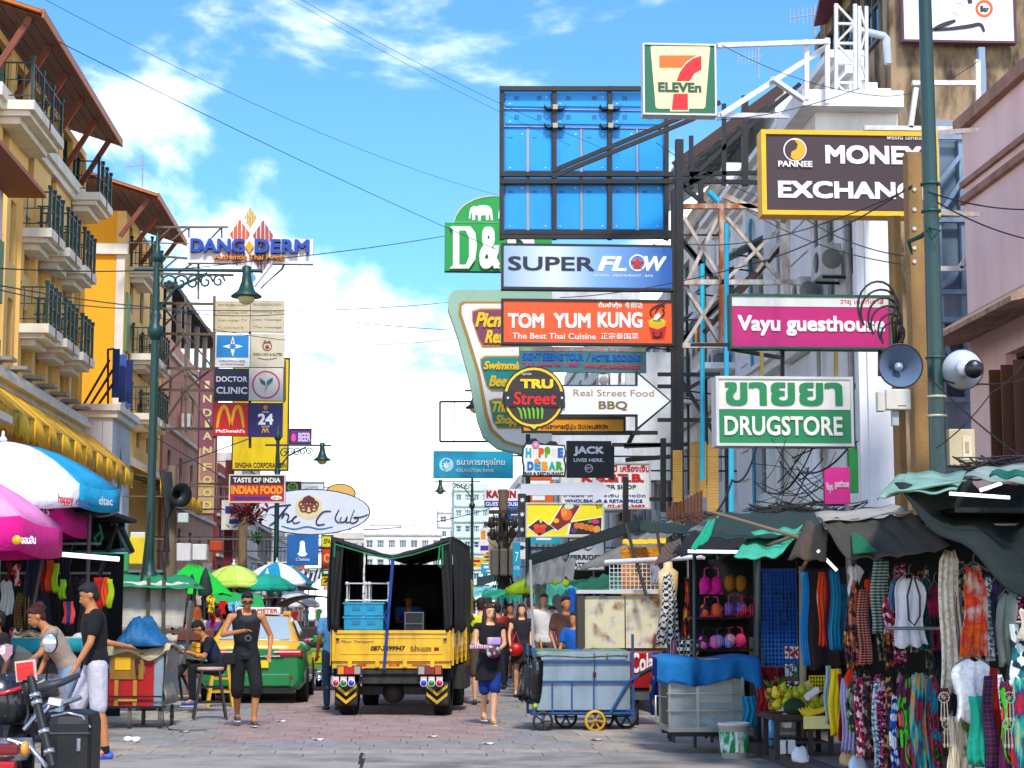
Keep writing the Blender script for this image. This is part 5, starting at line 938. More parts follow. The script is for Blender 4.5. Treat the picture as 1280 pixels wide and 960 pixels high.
SHP={'tee':[(0,.28),(.03,.55),(.12,.8),(.3,1),(.34,.68),(.6,.62),(1,.66)],'tank':[(0,.35),(.12,.38),(.25,.62),(.6,.66),(1,.8)],'dress':[(0,.3),(.15,.4),(.3,.52),(.6,.7),(1,1)],'scarf':[(0,.75),(.1,.8),(.5,.9),(1,1)],'towel':[(0,1),(1,1)],'long':[(0,.4),(.06,.75),(.3,.8),(.7,.9),(1,1)],'pants':[(0,.7),(.3,.8),(.8,.95),(1,.6)],'blouse':[(0,.3),(.06,.7),(.2,1),(.45,.9),(.6,.8),(1,.95)]}
def garment(kind,lab,x0,y0,x1,y1,Y,mt,cat=None,fold=None,parent=None,name=None,group=None,seed=None,lean=0,ry=0):
 sd_=RS.uniform(0,9)if seed is None else seed;a,b=W(x0,y0,Y),W(x1,y1,Y);cx,hw=(a.x+b.x)/2,(b.x-a.x)/2*(1.18 if Y<17 else 1);pr=SHP[kind];fa=fold or min(.035,hw*.3);nf=RS.uniform(2.2,3.6)
 def width(v):
  for(v0,w0),(v1,w1)in zip(pr,pr[1:]):
   if v<=v1:return w0+(w1-w0)*(v-v0)/(v1-v0+1e-9)
  return pr[-1][1]
 def fn(u,v):
  s_=(u-.5)*2;wv=width(v)*hw;z=a.z+(b.z-a.z)*v
  if kind=='scarf' and v>.99:z-=.02*sin(u*40)
  if v>.97:z-=.03*hw*sin(u*nf*5+sd_)*4
  if kind in('tee','tank','dress','blouse','long')and v<.05:z-=.05*(1-abs(s_))*min(1,hw*5)
  dep=fa*(sin(u*nf*2*pi+sd_+v*1.1)+.5*sin(u*nf*4.3*pi+sd_*2-v*2))*(.35+.65*v)-.05*(1-s_*s_)*min(1,hw*4)
  return V((cx+s_*wv+lean*v+.012*sin(v*7+sd_),Y+dep+s_*ry,z+.04*hw*sin(s_*3+sd_)))
 m=MB().grid(fn,14,12)
 o=m.build(name or{'scarf':'scarf','towel':'cloth','pants':'trousers','tee':'shirt','tank':'tank_top','dress':'dress','long':'dress','blouse':'blouse'}[kind],mt,parent,solid=.006,label=lab,cat=cat or{'scarf':'scarf','towel':'cloth','pants':'trousers','tee':'shirt','tank':'top','dress':'dress','long':'dress','blouse':'blouse'}[kind],group=group)
 if Y<20 and parent is None and kind in('tee','blouse','tank'):
  h=min(hw*.8,.17);MB().tube([(cx-h,Y,a.z-.05),(cx,Y,a.z+.03),(cx+h,Y,a.z-.05)],.008,5).tube([(cx,Y,a.z+.03),(cx,Y,a.z+.07),(cx+.02,Y,a.z+.1)],.004,4).build('hanger',mat('6a6660',.4),o)
 return o
def fab(h,**k):return mat(h,.9,.14,5,.7,16,**k)
def umbrella(lab,x,y,R_,zt,zr,cols,n=8,val=.25,vc=None,pole=True,scallop=False,rz=None,group=None,zb=0):
 r=thing('market_umbrella',lab,'umbrella',(x,y,zb),0,group);rz=(pi/n if n==4 else .2)if rz is None else rz;k=n if n>4 else 4
 def rim(i,f=1,z=None):a=rz+2*pi*i/n;return V((x+R_*f*cos(a),y+R_*f*sin(a),zr if z is None else z))
 for i in range(n):
  def fn(u,v,i=i):
   a,b=rim(i),rim(i+1);e=a.lerp(b,u);t=v;p=V((x,y,zt)).lerp(e,t);p.z+=(zt-zr)*.22*sin(pi*t)-.06*R_*4*u*(1-u)*t*.5;return p
  m=MB().grid(fn,4,6);c=cols[i%len(cols)]
  def fv(u,v,i=i):a,b=rim(i),rim(i+1);e=a.lerp(b,u);e.z+=-.06*R_*2*u*(1-u)-v*val-(.03*abs(sin(u*3*pi))*v if scallop else 0);d=(e-V((x,y,e.z))).normalized();return e+d*.015
  m.build('canopy_panel',fab(c),r,solid=.006)
  if val:MB().grid(fv,6,2).build('valance',fab(vc or cols[i%len(cols)]),r,solid=.005)
  MB().bar(V((x,y,zt-.06)),rim(i,.98)-V((0,0,.03)),.018).build('rib',mat('b8b8b4',.4),r)
 if pole:MB().tube([(x,y,zb),(x,y,zt+.08)],.022,8).build('pole',mat('c8c8c4',.4),r)
 MB().lathe([(.05,0),(.05,.03),(.02,.06),(.015,.12),(0,.13)],(x,y,zt),8).build('finial',mat('f0f0f0',.5),r);return r
def cartwheel(r,c,R_,w_,ct,cr=None,sp=5,name='wheel',ax=(0,1,0),world=True):
 ax=V(ax).normalized();o=MB().lathe([(R_*.78,-w_/2),(R_,-w_/2),(R_,w_/2),(R_*.78,w_/2),(R_*.78,-w_/2)],c,22,ax).build(name,ct,r,world=world);x,y=frame_for(ax);m=MB();m.lathe([(0,-w_*.6),(R_*.18,-w_*.6),(R_*.18,w_*.6),(0,w_*.6)],c,12,ax)
 for k in range(sp):t=2*pi*k/sp;d=x*cos(t)+y*sin(t);m.bar(V(c),V(c)+d*R_*.8,w_*.35,R_*.16)
 m.build('rim',cr or mat('8a8a88',.4),o,world=world);return o
 # ------------------------------------------------------------ hotel side awnings
def long_awning(lab,y0,y1,xin,zin,xout,zout,n,cols,val=.6):
 r=thing('shop_awning',lab,'awning',(xin,(y0+y1)/2,zin));dy=(y1-y0)/n
 for i in range(n):
  ya=y0+i*dy
  def fn(u,v):yy=ya+u*dy;return V((xin+(xout-xin)*v,yy,zin+(zout-zin)*v-.05*sin(pi*u)*v))
  MB().grid(fn,4,4).build('awning_panel',cols[i%len(cols)],r,solid=.01)
  def fv(u,v):yy=ya+u*dy;return V((xout+.01+.03*sin(u*6),yy,zout-v*(val-.14*abs(sin(u*3*pi)))-.05*sin(pi*u)))
  MB().grid(fv,12,2).build('scalloped_valance',cols[(i+1)%len(cols)],r,solid=.008)
  MB().bar((xin,ya,zin-.35),(xout,ya,zout-.02),.05).build('stay',mat('6a5a30',.6),r)
 return r
AY=[pat(['ffc414','ffc414','ffd040','c8a030'],'noise',1.6,(1,3,1)),fab('ffc00c'),pat(['fcbe14','f0b020','b89a4a'],'noise',3,(1,2,2))]
long_awning('long yellow printed awning with scalloped edge along the cream hotel',31,55.6,-9.45,6.75,-8.25,5.75,15,[AY[0],AY[1],AY[2]])
long_awning('shorter yellow awning with scalloped edge under the yellow hotel wing',60.5,73,-9.45,6.5,-8.1,5.9,7,[AY[1],fab('f6bc10')])
# shade inside the ground floor of the hotel: shop openings
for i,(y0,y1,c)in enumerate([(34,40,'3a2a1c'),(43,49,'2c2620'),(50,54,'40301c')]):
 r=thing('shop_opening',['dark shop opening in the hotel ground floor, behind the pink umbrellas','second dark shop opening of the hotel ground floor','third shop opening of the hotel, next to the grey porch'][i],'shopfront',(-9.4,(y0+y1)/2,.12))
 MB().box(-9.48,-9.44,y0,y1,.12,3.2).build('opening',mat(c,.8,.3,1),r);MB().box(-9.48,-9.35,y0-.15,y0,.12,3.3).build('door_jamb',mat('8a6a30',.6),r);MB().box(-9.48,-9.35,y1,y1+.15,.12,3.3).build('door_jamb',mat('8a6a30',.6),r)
 # ------------------------------------------------------------ umbrellas
u1=umbrella('large blue and white panelled umbrella above the pink ones',-5.02,23,1.42,3.6,3.02,['f4f6f8','12a0c8'],8,.28,rz=.1)
r=u1
def decal(r,cs,t,c,name='lettering',bold=.02,pr=.012):
 """writing laid on a cloth panel: corners (px,py,Y) top-left, top-right, bottom-right, bottom-left"""
 P=[W(*q)for q in cs];m=MB();add_text(m,t,lambda a,b,e:P[3].lerp(P[2],a).lerp(P[0].lerp(P[1],a),b)+V((0,-e,0)),pr,bold=bold);return m.build(name,mat(c,.6,.05,3,0),r)
decal(r,[(73,617,21.7),(92,619,21.65),(92,634,21.65),(73,632,21.7)],'happy','c8303a');decal(r,[(95,622,21.65),(112,624,21.75),(112,634,21.75),(95,632,21.65)],'dtac','4a5a8a');decal(r,[(124,620,22.05),(141,622,22.5),(141,632,22.5),(124,631,22.05)],'dtac','f0f4f8')
r=umbrella('square pink umbrella with gold badge and Thai bank name on its valance',-5.32,20.9,1.72,3.15,2.5,['fbb4dc','f8a0d0'],4,.36,vc='dc1c8c',rz=pi/4)
a=W(21,675,19.58);MB().lathe([(.0,.01),(.045,.01),(.05,0)],a,16,(0,-1,0)).build('badge',mat('d8b43a',.4),r);decal(r,[(27,670,19.6),(45,670,19.6),(45,680,19.6),(27,680,19.6)],'ออมสิน','f8f0f4')
r=umbrella('second square pink umbrella behind, showing the number 1115',-5.2,23.3,1.5,3.28,2.8,['f088c4','f49ccc'],4,.34,vc='d42a90',rz=pi/4)
decal(r,[(44,637,22.1),(62,635,22.1),(62,644,22.1),(44,646,22.1)],'1115','fbf2f6',bold=.03)
for i,(x,Y,R_,pt,pr_,cs,n,lab)in enumerate([(292,45,.8,706,728,['d4e88a','c4dc7a'],8,'pale yellow green umbrella over the far stalls'),(346,50,.95,703,726,['f4f6f8','1f9ac0'],8,'small blue and white striped umbrella beside the taxi roof line'),(334,45,.68,717,732,['2f9a86','3aa890'],8,'teal green umbrella just in front of the striped one'),(371,56,.7,738,754,['f4f4f0','eeeeea'],8,'white pointed umbrella behind the tuk-tuk roof'),(680,40,.85,717,735,['c4e02a','b8d424'],8,'lime green umbrella on the far right stalls side by the grey tarp'),(662,47,.9,735,748,['1fa878','2ab486'],8,'emerald umbrella beneath the lime green one')]):
 umbrella(lab,W(x,720,Y).x,Y,R_,W(x,pt,Y).z,W(x,pr_,Y).z,cs,n,.12)
for i,(px,y0,y1,Y,lab)in enumerate([(257,710,745,39,'closed dark green umbrella standing tall by the bright green tent'),(240,718,742,41,'shorter closed dark green umbrella next to it'),(155,705,735,33,'closed dark umbrella by the foot of the ornamental lamp')]):
 a,b=W(px,y0,Y),W(px,y1,Y);MB().lathe([(.13,b.z-0),(.16,b.z+.1),(.1,a.z-.2),(.02,a.z),(0,a.z)],(a.x,Y,0),10).lathe([(.025,0),(.025,b.z)],(a.x,Y,0),6).build('closed_umbrella',DG,label=lab,cat='umbrella')
 # bright green gabled tent
sheet4('tent_roof','bright green gabled tent roof over the stalls beyond the white tarp',[(190,742,40),(292,742,40),(250,706,42),(236,704,42)],fab('1cc456'),.02,.03,cat='tent');
sheet4('stall_roof','flat dark green stall roof over the white tarp screen',[(128,731,28),(256,735,28),(232,718,28.8),(140,716,28.8)],GREEN,.05,.02)
sheet4('stall_roof','green awning strip with white edge over the shirt racks',[(262,752,38),(332,760,38),(325,742,41),(270,738,41)],fab('2ab060'),.02,.02)
sheet4('stall_roof','dark purple and white zigzag awning near the blue banner',[(372,728,52),(402,722,52),(400,708,55),(378,712,55)],pat(['f4f4f4','3a2a44'],'stripes',2),.25,.05)
sheet4('canvas_screen','white canvas tarp screen tied to a frame behind the red cart',[(136,792,28.3),(228,786,28.3),(236,728,28.3),(138,727,28.3)],fab('d4cec0',dirt=.35,dcol='8a8070'),-.02,.03,cat='tarp')
sheet4('canvas_screen','lower crumpled white canvas hanging under the tarp screen',[(150,862,28.4),(214,858,28.4),(222,792,28.35),(140,792,28.35)],fab('cfc8b8',dirt=.5,dcol='7a7060'),.05,.07,cat='tarp')
r=thing('tarp_scaffold','grey steel stall frame carrying the white tarp screen','frame',W(186,790,30));bars(r,28.2,[(130,793,232,789),(186,722,184,800),(205,724,203,860),(136,722,136,860),(245,730,230,830)],.05,'5a5248')
for i,(q,lab)in enumerate([((187,640,168,800),'thin dark pole leaning behind the lamp post'),((202,690,228,876),'long dark pole leaning across the white tarp'),((212,810,236,862),'short dark pole leaning by the metal cabinet')]):
 MB().tube([W(q[0],q[1],28.5),W(q[2],q[3],28.5)],.022,6).build('leaning_pole',mat('2a2422',.6),label=lab,cat='pole')
 # metal cabinet behind the seated man
r=thing('metal_cabinet','grey metal vendor cabinet with rusty red rim beside the seated man','cabinet',(W(241,850,32).x,32,0));a,b=W(219,800,32),W(263,850,32)
MB().bbox(a.x,b.x,32,32.8,.12,a.z,.02).build('body',mat('7c8486',.5,.15,2,.1,dirt=.6,dcol='6a4030',ds=3,metal=.3),r);MB().box(a.x-.05,b.x+.05,31.93,32.85,a.z,a.z+.15).build('lid',mat('7a3a34',.7,dirt=.5),r)
for z in(.45,.85,1.2):MB().box(a.x,b.x,31.96,31.998,z,z+.04).build('rail',mat('8a5a48',.6),r)
for x in(a.x+.2,b.x-.2):MB().box(x,x+.04,31.95,31.999,.12,1.3).build('post',mat('8a5a48',.6),r)
# left clothes stall under the umbrellas
r=thing('clothes_stall','dark clothes stall frame and backing under the pink umbrellas','stall',(-5.2,24,0))
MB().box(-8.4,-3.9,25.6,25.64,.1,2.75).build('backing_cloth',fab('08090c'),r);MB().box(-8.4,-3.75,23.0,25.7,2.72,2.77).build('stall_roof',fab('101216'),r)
for x in(-3.95,-5.2,-6.3):MB().tube([(x,23.1,0),(x,23.1,2.7)],.025,6).build('post',mat('5a5450',.5),r)
for z,yy in((2.35,23.4),(2.0,24.2)):MB().tube([(-8,yy,z),(-3.85,yy,z)],.018,6).build('rail',mat('8a8a88',.4),r)
MB().bar(W(55,690,22),W(32,810,22),.03).build('brace',mat('5a4a3c'),r)
RG=['c8281e','e8c020','2a9a3a']
lg=[('long','pale grey hanging dress at the edge under the pink umbrella',0,725,17,768,22,fab('b8c4c4')),('scarf','navy shawl hung beneath the pink umbrella',30,690,62,800,23.2,fab('1c2440')),('tee','small red shirt hung high beside the grey dress',8,702,15,724,22.2,fab('8a2028')),('tee','white and red printed shirt next to the small red one',16,704,26,732,22.3,pat(['e8e4e0','c8283a','e8e4e0'],'voronoi',16)),('scarf','orange fringed scarf in the reggae bundle',58,700,67,738,22.9,fab('d8641e')),('scarf','red fringed scarf in the reggae bundle',52,706,60,740,23,fab('a82420')),('scarf','yellow green fringed scarf in the reggae bundle',66,704,73,740,22.85,fab('a8c82a')),('scarf','lime scarf hanging lower behind the crouching woman',74,724,82,748,22.8,fab('8ab828')),('tee','dark navy jacket with yellow hem by the reggae scarves',72,690,90,732,23.1,fab('1a2030')),('pants','red baggy trousers hung behind the man in black',116,722,130,762,23,fab('b42420')),('pants','orange baggy trousers beside the red ones',127,722,136,758,22.95,fab('d85a1c')),('pants','lime yellow trousers with black hem at the rack end',134,724,142,760,22.9,fab('a8c41e')),('long','brown patterned dress hung low at the picture edge',18,740,28,800,22.4,pat(['5a3a20','a88a3a','2a2018'],'bands',8)),('long','black dress with gold thread beside it',28,745,38,805,22.5,pat(['14141a','14141a','8a7a2a'],'stripes',8)),('tee','black shirt behind the crouching woman',40,730,58,775,23.6,fab('101218')),('long','dark grey long coat on the rack middle',84,720,100,790,23.8,fab('3a3638')),('long','taupe coat next to the stall post',99,722,114,800,23.7,fab('5a5250')),('towel','blue cloth with red piping hung behind the white shirt vendor',80,752,92,780,22.9,pat(['1f3f7a','e85a5a'],'stripes',3)),('towel','colourful beaded cloth pile hung low at the edge',14,785,27,804,21.9,pat(['d8483a','48b0b0','202028','e8e0c0'],'voronoi',26))]
for g in lg:garment(*g)
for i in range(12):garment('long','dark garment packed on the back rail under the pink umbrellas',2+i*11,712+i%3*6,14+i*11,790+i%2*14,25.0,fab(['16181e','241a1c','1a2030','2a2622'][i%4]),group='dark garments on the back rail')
r=thing('folded_stall_roof','bundle of rolled green and black tarps tied on a rack above the rear stall','stall',W(118,690,25))
for i,(x0,x1,y,R_,c)in enumerate([(86,148,668,.1,'1c2422'),(90,150,678,.1,'0f1414'),(84,140,660,.07,'2a4a40'),(96,155,672,.08,'16201e')]):MB().tube([W(x0,y,24.5+i*.2),W((x0+x1)/2,y+2,24.5+i*.2),W(x1,y-2,24.5+i*.2)],R_,8).build('rolled_tarp',fab(c),r)
MB().grid(lambda u,v:W(80+u*80,690-v*6+u*1,24+v*1.5),8,3).build('shelf_sheet',TEAL,r,solid=.02);MB().grid(lambda u,v:W(140+u*20+v*4,652+u*40*(1-v)+v*40*u,24.3+v*.4),6,3).build('tarp_flap',DG,r,solid=.01)
for q in((78,692,165,690),(100,660,86,705),(146,655,124,720),(152,660,166,690)):MB().bar(W(q[0],q[1],24),W(q[2],q[3],24.2),.045).build('bar',BLK,r)
MB().tube([W(124,656,24.1),W(128,672,24.0),W(122,683,24),W(118,672,24),W(126,664,24)],.02,6).build('rope',mat('2a7a5a',.8),r)
MB().tube([W(78,693,22.4),W(149,699,22.4)],.028,8).build('tube_lamp',TUBE,label='white fluorescent tube under the rear stall rack',cat='lamp')
sheet4('hanging_board','mid green painted board behind the fluorescent tube',[(110,714,29),(160,716,29),(162,690,29),(110,688,29)],mat('4a9a62',.7,dirt=.3),0,0,cat='board')
r=thing('stall_table','long vendor table with teal cloth edge behind the two shoppers','table',(W(62,800,21.6).x,21.6,0));a,b=W(14,799,21.5),W(112,799,21.5)
MB().box(a.x,b.x,21.5,22.4,a.z-.04,a.z+.02).build('tabletop',mat('c8bca0',.7,dirt=.3),r);MB().grid(lambda u,v:V((a.x+u*(b.x-a.x),21.48+.015*sin(u*40),a.z+.01-v*.16)),24,2).build('table_skirt',fab('2a8a94'),r,solid=.006);MB().box(a.x+.03,b.x-.03,21.6,22.3,.1,a.z-.05).build('dark_drape',fab('17151a'),r)
MB().grid(lambda u,v:W(16+u*40,797-5*v+2*sin(u*9),21.5+v*.5),10,3).build('folded_cloths',pat(['c8bc94','8a7a5a','e0d8b8'],'voronoi',12),solid=.03,label='row of folded beige patterned cloths on the vendor table',cat='cloths')
for i in range(5):
 a=W(70+i*8,868-(i%2)*12,20.5+i*.05);MB().ell(a,(.1,.07,.12),10,7).tube([a+V((-.06,0,.1)),a+V((0,0,.2)),a+V((.06,0,.1))],.008,5).build('shoulder_bag',pat([['8a4a2a','c86a3a','2a8a8a'],['a82a3a','e0a03a','28284a'],['c83a5a','3a3a3a','e0c8a0'],['7a2a4a','d86a9a','2a4a7a'],['a8583a','e8d0a0','4a2a2a']][i],'voronoi',20,seed=i),label=['brown and teal woven bag','red gold woven bag','pink and black woven bag','plum woven bag','rust and cream woven bag'][i]+' hanging from the table by the motorcycle',cat='bag')
 # far left racks between white tarp and taxi
fl=[('tee','yellow flip-flop display card hung on the far rack',258,744,270,766,36,pat(['f0d020','2a2a2a','f0d020'],'rings',12)),('tee','red shirt hung on the far rack beside the yellow display',272,750,284,768,37,fab('d02030')),('tee','light blue shirt on the far rack',284,752,292,764,37,fab('8ac8e8')),('tee','second pale blue shirt at the rack end',292,751,302,766,37.1,fab('a0d4ec')),('tee','small crimson shirt low on the far rack',262,768,270,785,36.2,fab('b02838')),('dress','black and white dress hung by the grey umbrella pole',232,750,242,790,35,pat(['1c1c1c','d8d8d0','2a2a2a'],'bands',9)),('tee','teal top on the rack behind the walker',304,752,314,770,39,fab('3aa0a0')),('tee','white top next to it',318,745,330,765,41,fab('e8e8e8')),('dress','purple dress on the rack behind taxi',338,745,350,765,42,fab('6a4a8a'))]
for g in fl:garment(*g)
for i in range(26):
 x=244+(i*37)%155;y=742+(i*13)%34;Y=52+i%5*5;c=['c8c0b0','2a2a30','a83038','3a6a9a','e0d8d0','5a4a3a','d8a030','4a8a5a','8a4a7a'][i%9]
 garment('tee','%s shirt hung on the far hotel side racks'%['stone','black','brick','denim','ivory','umber','mustard','sage','plum'][i%9],x,y,x+9,y+15,Y,fab(c),group='shirts on the far racks')
r=thing('market_stall','low dark market stall run on the hotel side behind the taxi','stall',(-6.5,62,0));MB().box(-9,-4.6,54,92,.12,1.2).build('counter',mat('3a3430',.8,dirt=.4),r);MB().box(-9,-4.4,54,92,2.7,2.78).build('stall_roof',fab('7a8a80'),r)
for i in range(7):MB().tube([(-4.5,54.2+i*6,.1),(-4.5,54.2+i*6,2.7)],.03,6).build('post',mat('8a8a88',.5),r)
for i,(px,py,w_,h,Y,c,lab)in enumerate([(247,690,22,20,50,'eceae4','white cool box stacked beside the slim pole'),(228,690,20,22,49,'e4e4e0','large white box beside it'),(172,672,18,14,40,'e4e0d4','cream air conditioner unit behind the lamp pole'),(175,688,26,34,39,'f0d41a','yellow painted sign box behind the lamp pedestal'),(440-170,682,16,12,60,'c8502a','orange shop box by the palm red plant')]):
 boxthing('storage_box',lab,'box',px-w_/2,py-h/2,px+w_/2,py+h/2,Y,.5,c)
 # red leafed plant and creeper at the red Indian food sign
def plant(lab,px,py,w_,h,Y,c,n=160,seed=1,size=.1):
 rp=random.Random(seed);m=MB();o=W(px,py,Y);sx=w_/F*Y/2;sz=h/F*Y/2
 r=thing('potted_plant',lab,'plant',o-V((0,0,sz)))
 for i in range(n):
  p=o+V((rp.gauss(0,.45)*sx,rp.gauss(0,.3),rp.gauss(0,.45)*sz));d=V((rp.uniform(-1,1),rp.uniform(-1,1),rp.uniform(-.6,1))).normalized();s_=size*rp.uniform(.6,1.4);x,y=frame_for(d);m.add([p,p+d*s_*.5+x*s_*.2,p+d*s_,p+d*s_*.5-x*s_*.2],[(0,1,2,3)])
 m.build('leaves',c,r,kind='stuff');m=MB()
 for i in range(6):m.tube([o-V((0,0,sz)),o+V((rp.uniform(-.5,.5)*sx,rp.uniform(-.2,.2),rp.uniform(-.2,.5)*sz))],.012,4)
 m.build('stems',mat('4a3424'),r)
plant('red leafed plant growing over the shopfront under the Indian food sign',312,640,46,34,56,mat('8a2a22',.6,.3,5),220,2,.28);plant('green pot plant in front of the red leafed one',322,672,18,18,54,mat('3a6a2a',.6,.3,5),120,3,.15)
for i,(q,c,lab)in enumerate([((305,618,311,600),'2a2a2e','a'),((282,575,290,700),'8a2a2a','dark red shop pillar beside the pink building'),((296,640,301,700),'c8a888','sand coloured shop pillar')][1:]):
 a,b=W(q[0],q[1],75),W(q[2],q[3],75);MB().box(a.x,b.x,75,75.3,0,a.z).build('shop_pillar',mat(c,.7,dirt=.4),label=lab,cat='pillar')
 # ============================================================ right hand awnings, from far to near
sheet4('stall_canopy','long emerald awning over the middle stalls',[(705,742,34),(790,738,32),(778,712,35),(712,726,37)],GREEN,.05,.04)
sheet4('stall_canopy','pale mint flap hanging from the emerald awning',[(690,776,35),(706,770,34.8),(722,734,34.5),(660,722,35)],fab('7ad0b8'),.02,.06)
sheet4('stall_canopy','thin green canopy strip over the white tops far down the stalls',[(600,752,50),(668,742,46),(655,732,50),(604,738,56)],fab('3ab48a'),.05,.03)
sheet4('stall_canopy','pale teal canopy beyond it, close to the truck canopy',[(585,745,62),(640,738,58),(632,728,62),(588,735,66)],fab('8ad0d0'),.05,.03)
sheet4('stall_canopy','dark green narrow canopy against the lamp post',[(596,733,70),(645,718,64),(640,710,66),(596,722,74)],DG,.05,.03)
sheet4('plastic_sheet','torn translucent grey plastic sheet on poles before the lime umbrella',[(655,735,33),(716,722,32),(720,697,32.4),(664,693,33.4)],mat('8c8c88',.4,.2,4,.4,alpha=.75),.06,.08,cat='tarp')
sheet4('plastic_sheet','hanging grey plastic strip below the torn sheet',[(668,760,33),(680,762,33),(684,715,33),(670,712,33)],mat('a8a8a4',.4,.2,4,.4,alpha=.7),.02,.08,cat='tarp')
sheet4('stall_canopy','grey canvas lean-to awning slanting up beneath the tattoo board',[(718,712,30),(800,698,28),(858,655,28),(838,650,31)],GREYT,.06,.03)
sheet4('stall_canopy','thin dark green awning edge above the rusty board',[(800,664,27),(900,668,25),(900,656,26),(800,650,28)],DG,.03,.02)
MB().bar(W(664,700,29.5),W(800,655,28),.09,.16).build('awning_beam',mat('22302c',.6),label='long dark green roller beam slanting over the torn sheet',cat='beam')
sheet4('stall_canopy','yellow canvas strip under the dark green awning edge',[(778,680,26),(832,678,25),(832,672,25.4),(778,674,26.4)],fab('e8c020'),.02,.01)
r=thing('bamboo_screen','orange woven screen with square mesh in front behind the rusty board','screen',W(806,745,25.8));a,b=W(776,684,25.9),W(834,745,25.9)
MB().box(a.x,b.x,25.9,25.93,b.z,a.z).build('screen',pat(['c8842a','a8661c','d8963a'],'noise',14,(1,1,6)),r)
def mesh_grid(name,lab,x0,y0,x1,y1,Y,n,k,c,par=None,w_=.008):
 a,b=W(x0,y0,Y),W(x1,y1,Y);r=thing(name,lab,'grid',((a.x+b.x)/2,Y,b.z))if par is None else par;m=MB()
 for i in range(n+1):x=a.x+(b.x-a.x)*i/n;m.bar((x,Y,a.z),(x,Y,b.z),w_)
 for i in range(k+1):z=a.z+(b.z-a.z)*i/k;m.bar((a.x,Y-.006,z),(b.x,Y-.006,z),w_)
 m.build('wire_mesh',mat(c,.4),r,kind='stuff');MB().bar((a.x,Y,a.z),(b.x,Y,a.z),.02).build('frame_bar',mat(c,.4),r);return r
mesh_grid('wire_grid','white wire display grid leaning before the orange screen',762,700,834,742,25.6,14,8,'e8e8e8')
MB().tube([W(757,703,25),W(880,696,24)],.035,8).build('white_pole',mat('d8d8d4',.5),label='long white awning pole above the wire grid',cat='pole')
for q,lab in(((782,655,808,745),'thin dark post crossing the orange screen'),((820,655,842,800),'dark post leaning across the rusty board'),((663,700,668,850),'grey upright stall pole by the crowd')):MB().tube([W(q[0],q[1],24.8),W(q[2],q[3],24.6)],.022,6).build('stall_post',mat('3a342e' if q[0]>700 else '9aa0a0',.6),label=lab,cat='pole')
r=thing('rusty_board','weathered cream and yellow board with rust and paint blotches above the cart','board',W(776,810,25));a,b=W(722,742,25),W(836,812,25)
RB=pat(['4a201a','a08468','d0c8b4','d8d2a8','cec8b8','b4a890','6a3a2c'],'noise',3.2,(1,1,.8));
for x0,x1 in((731,781),(782,836)):p,q=W(x0,745,25),W(x1,810,25);MB().box(p.x,q.x,25,25.04,q.z,p.z).build('panel',RB,r)
p,q=W(722,742,24.95),W(731,810,24.95);MB().box(p.x,q.x,24.96,25.3,q.z,p.z).build('side_post',mat('4a463e',.7,dirt=.4),r);MB().box(a.x-.02,b.x,24.93,25.1,a.z,a.z+.05).build('top_rail',mat('c8ccc8',.5),r);MB().box(a.x+.1,b.x,24.94,25.05,b.z-.05,b.z).build('bottom_rail',mat('2a2a26',.6),r)
# cola cooler
r=thing('drinks_cooler','red soft drink cooler with white script lettering behind the blue cart','cooler',(W(812,880,24.6).x,24.6,0));a,b=W(786,815,24.5),W(834,860,24.5)
MB().bbox(a.x,b.x,24.5,25.2,b.z,a.z,.015).build('body',mat('b81c24',.35,.1,2,.05,dirt=.3,coat=.3),r);MB().box(a.x+.05,b.x,24.55,25.2,.35,b.z-.02).build('base',mat('6a6e72',.5,dirt=.5),r)
decal(r,[(789,816,24.5),(817,816,24.5),(817,838,24.5),(789,842,24.5)],'Cola','f4f0ee',bold=.025)
for x in(a.x+.1,b.x-.05):MB().box(x,x+.04,24.6,24.64,0,.35).build('leg',BLK,r)
# white tops row etc. far right
for i in range(16):
 x=604+i*6.2;c=['e4e4ec','d0d4e8','eceae6','c8c8e0','16161a','e8e4dc','efefec','f0ece4'][i%8]
 garment('tank','%s top in the row of hanging tops below the green canopy'%['grey white','lilac','white','lavender','black','cream','bright white','ivory'][i%8],x,747-(i%2),x+6.5,774,47-i*.5,fab(c),group='tops hanging below the green canopy')
for i in range(14):
 x=668+(i*29)%120;y=742+(i*11)%24;garment('tee','%s shirt crowded under the emerald awning'%['teal','purple','brown','blue','cream','maroon','navy'][i%7],x,y,x+11,y+24,36+i%4,fab(['1f7a8a','6a3a7a','5a3a2c','1f5a9a','c8bca8','6a2030','1c2440'][i%7]),group='shirts under the emerald awning')
garment('blouse','grey taupe blouse displayed above the heads of the crowd',690,742,712,785,33,fab('9a9488'));garment('scarf','bright blue shawl beside the taupe blouse',708,735,720,790,33.4,fab('1f6ac8'))
r=thing('market_stall','low dark stall counter run along the far right kerb','stall',(5.6,50,.13));MB().box(4.3,7.6,29,95,.13,1.1).build('counter',mat('3c3632',.8,dirt=.4),r);MB().box(4.4,7.7,29,95,2.65,2.72).build('stall_roof',fab('5f7a70'),r);MB().box(7.5,7.6,29,95,1.1,2.64).build('backing_cloth',fab('2a2426'),r)
for i in range(9):MB().tube([(4.45,29.2+i*7.5,.12),(4.45,29.2+i*7.5,2.7)],.03,6).build('post',mat('8a8a88',.5),r)
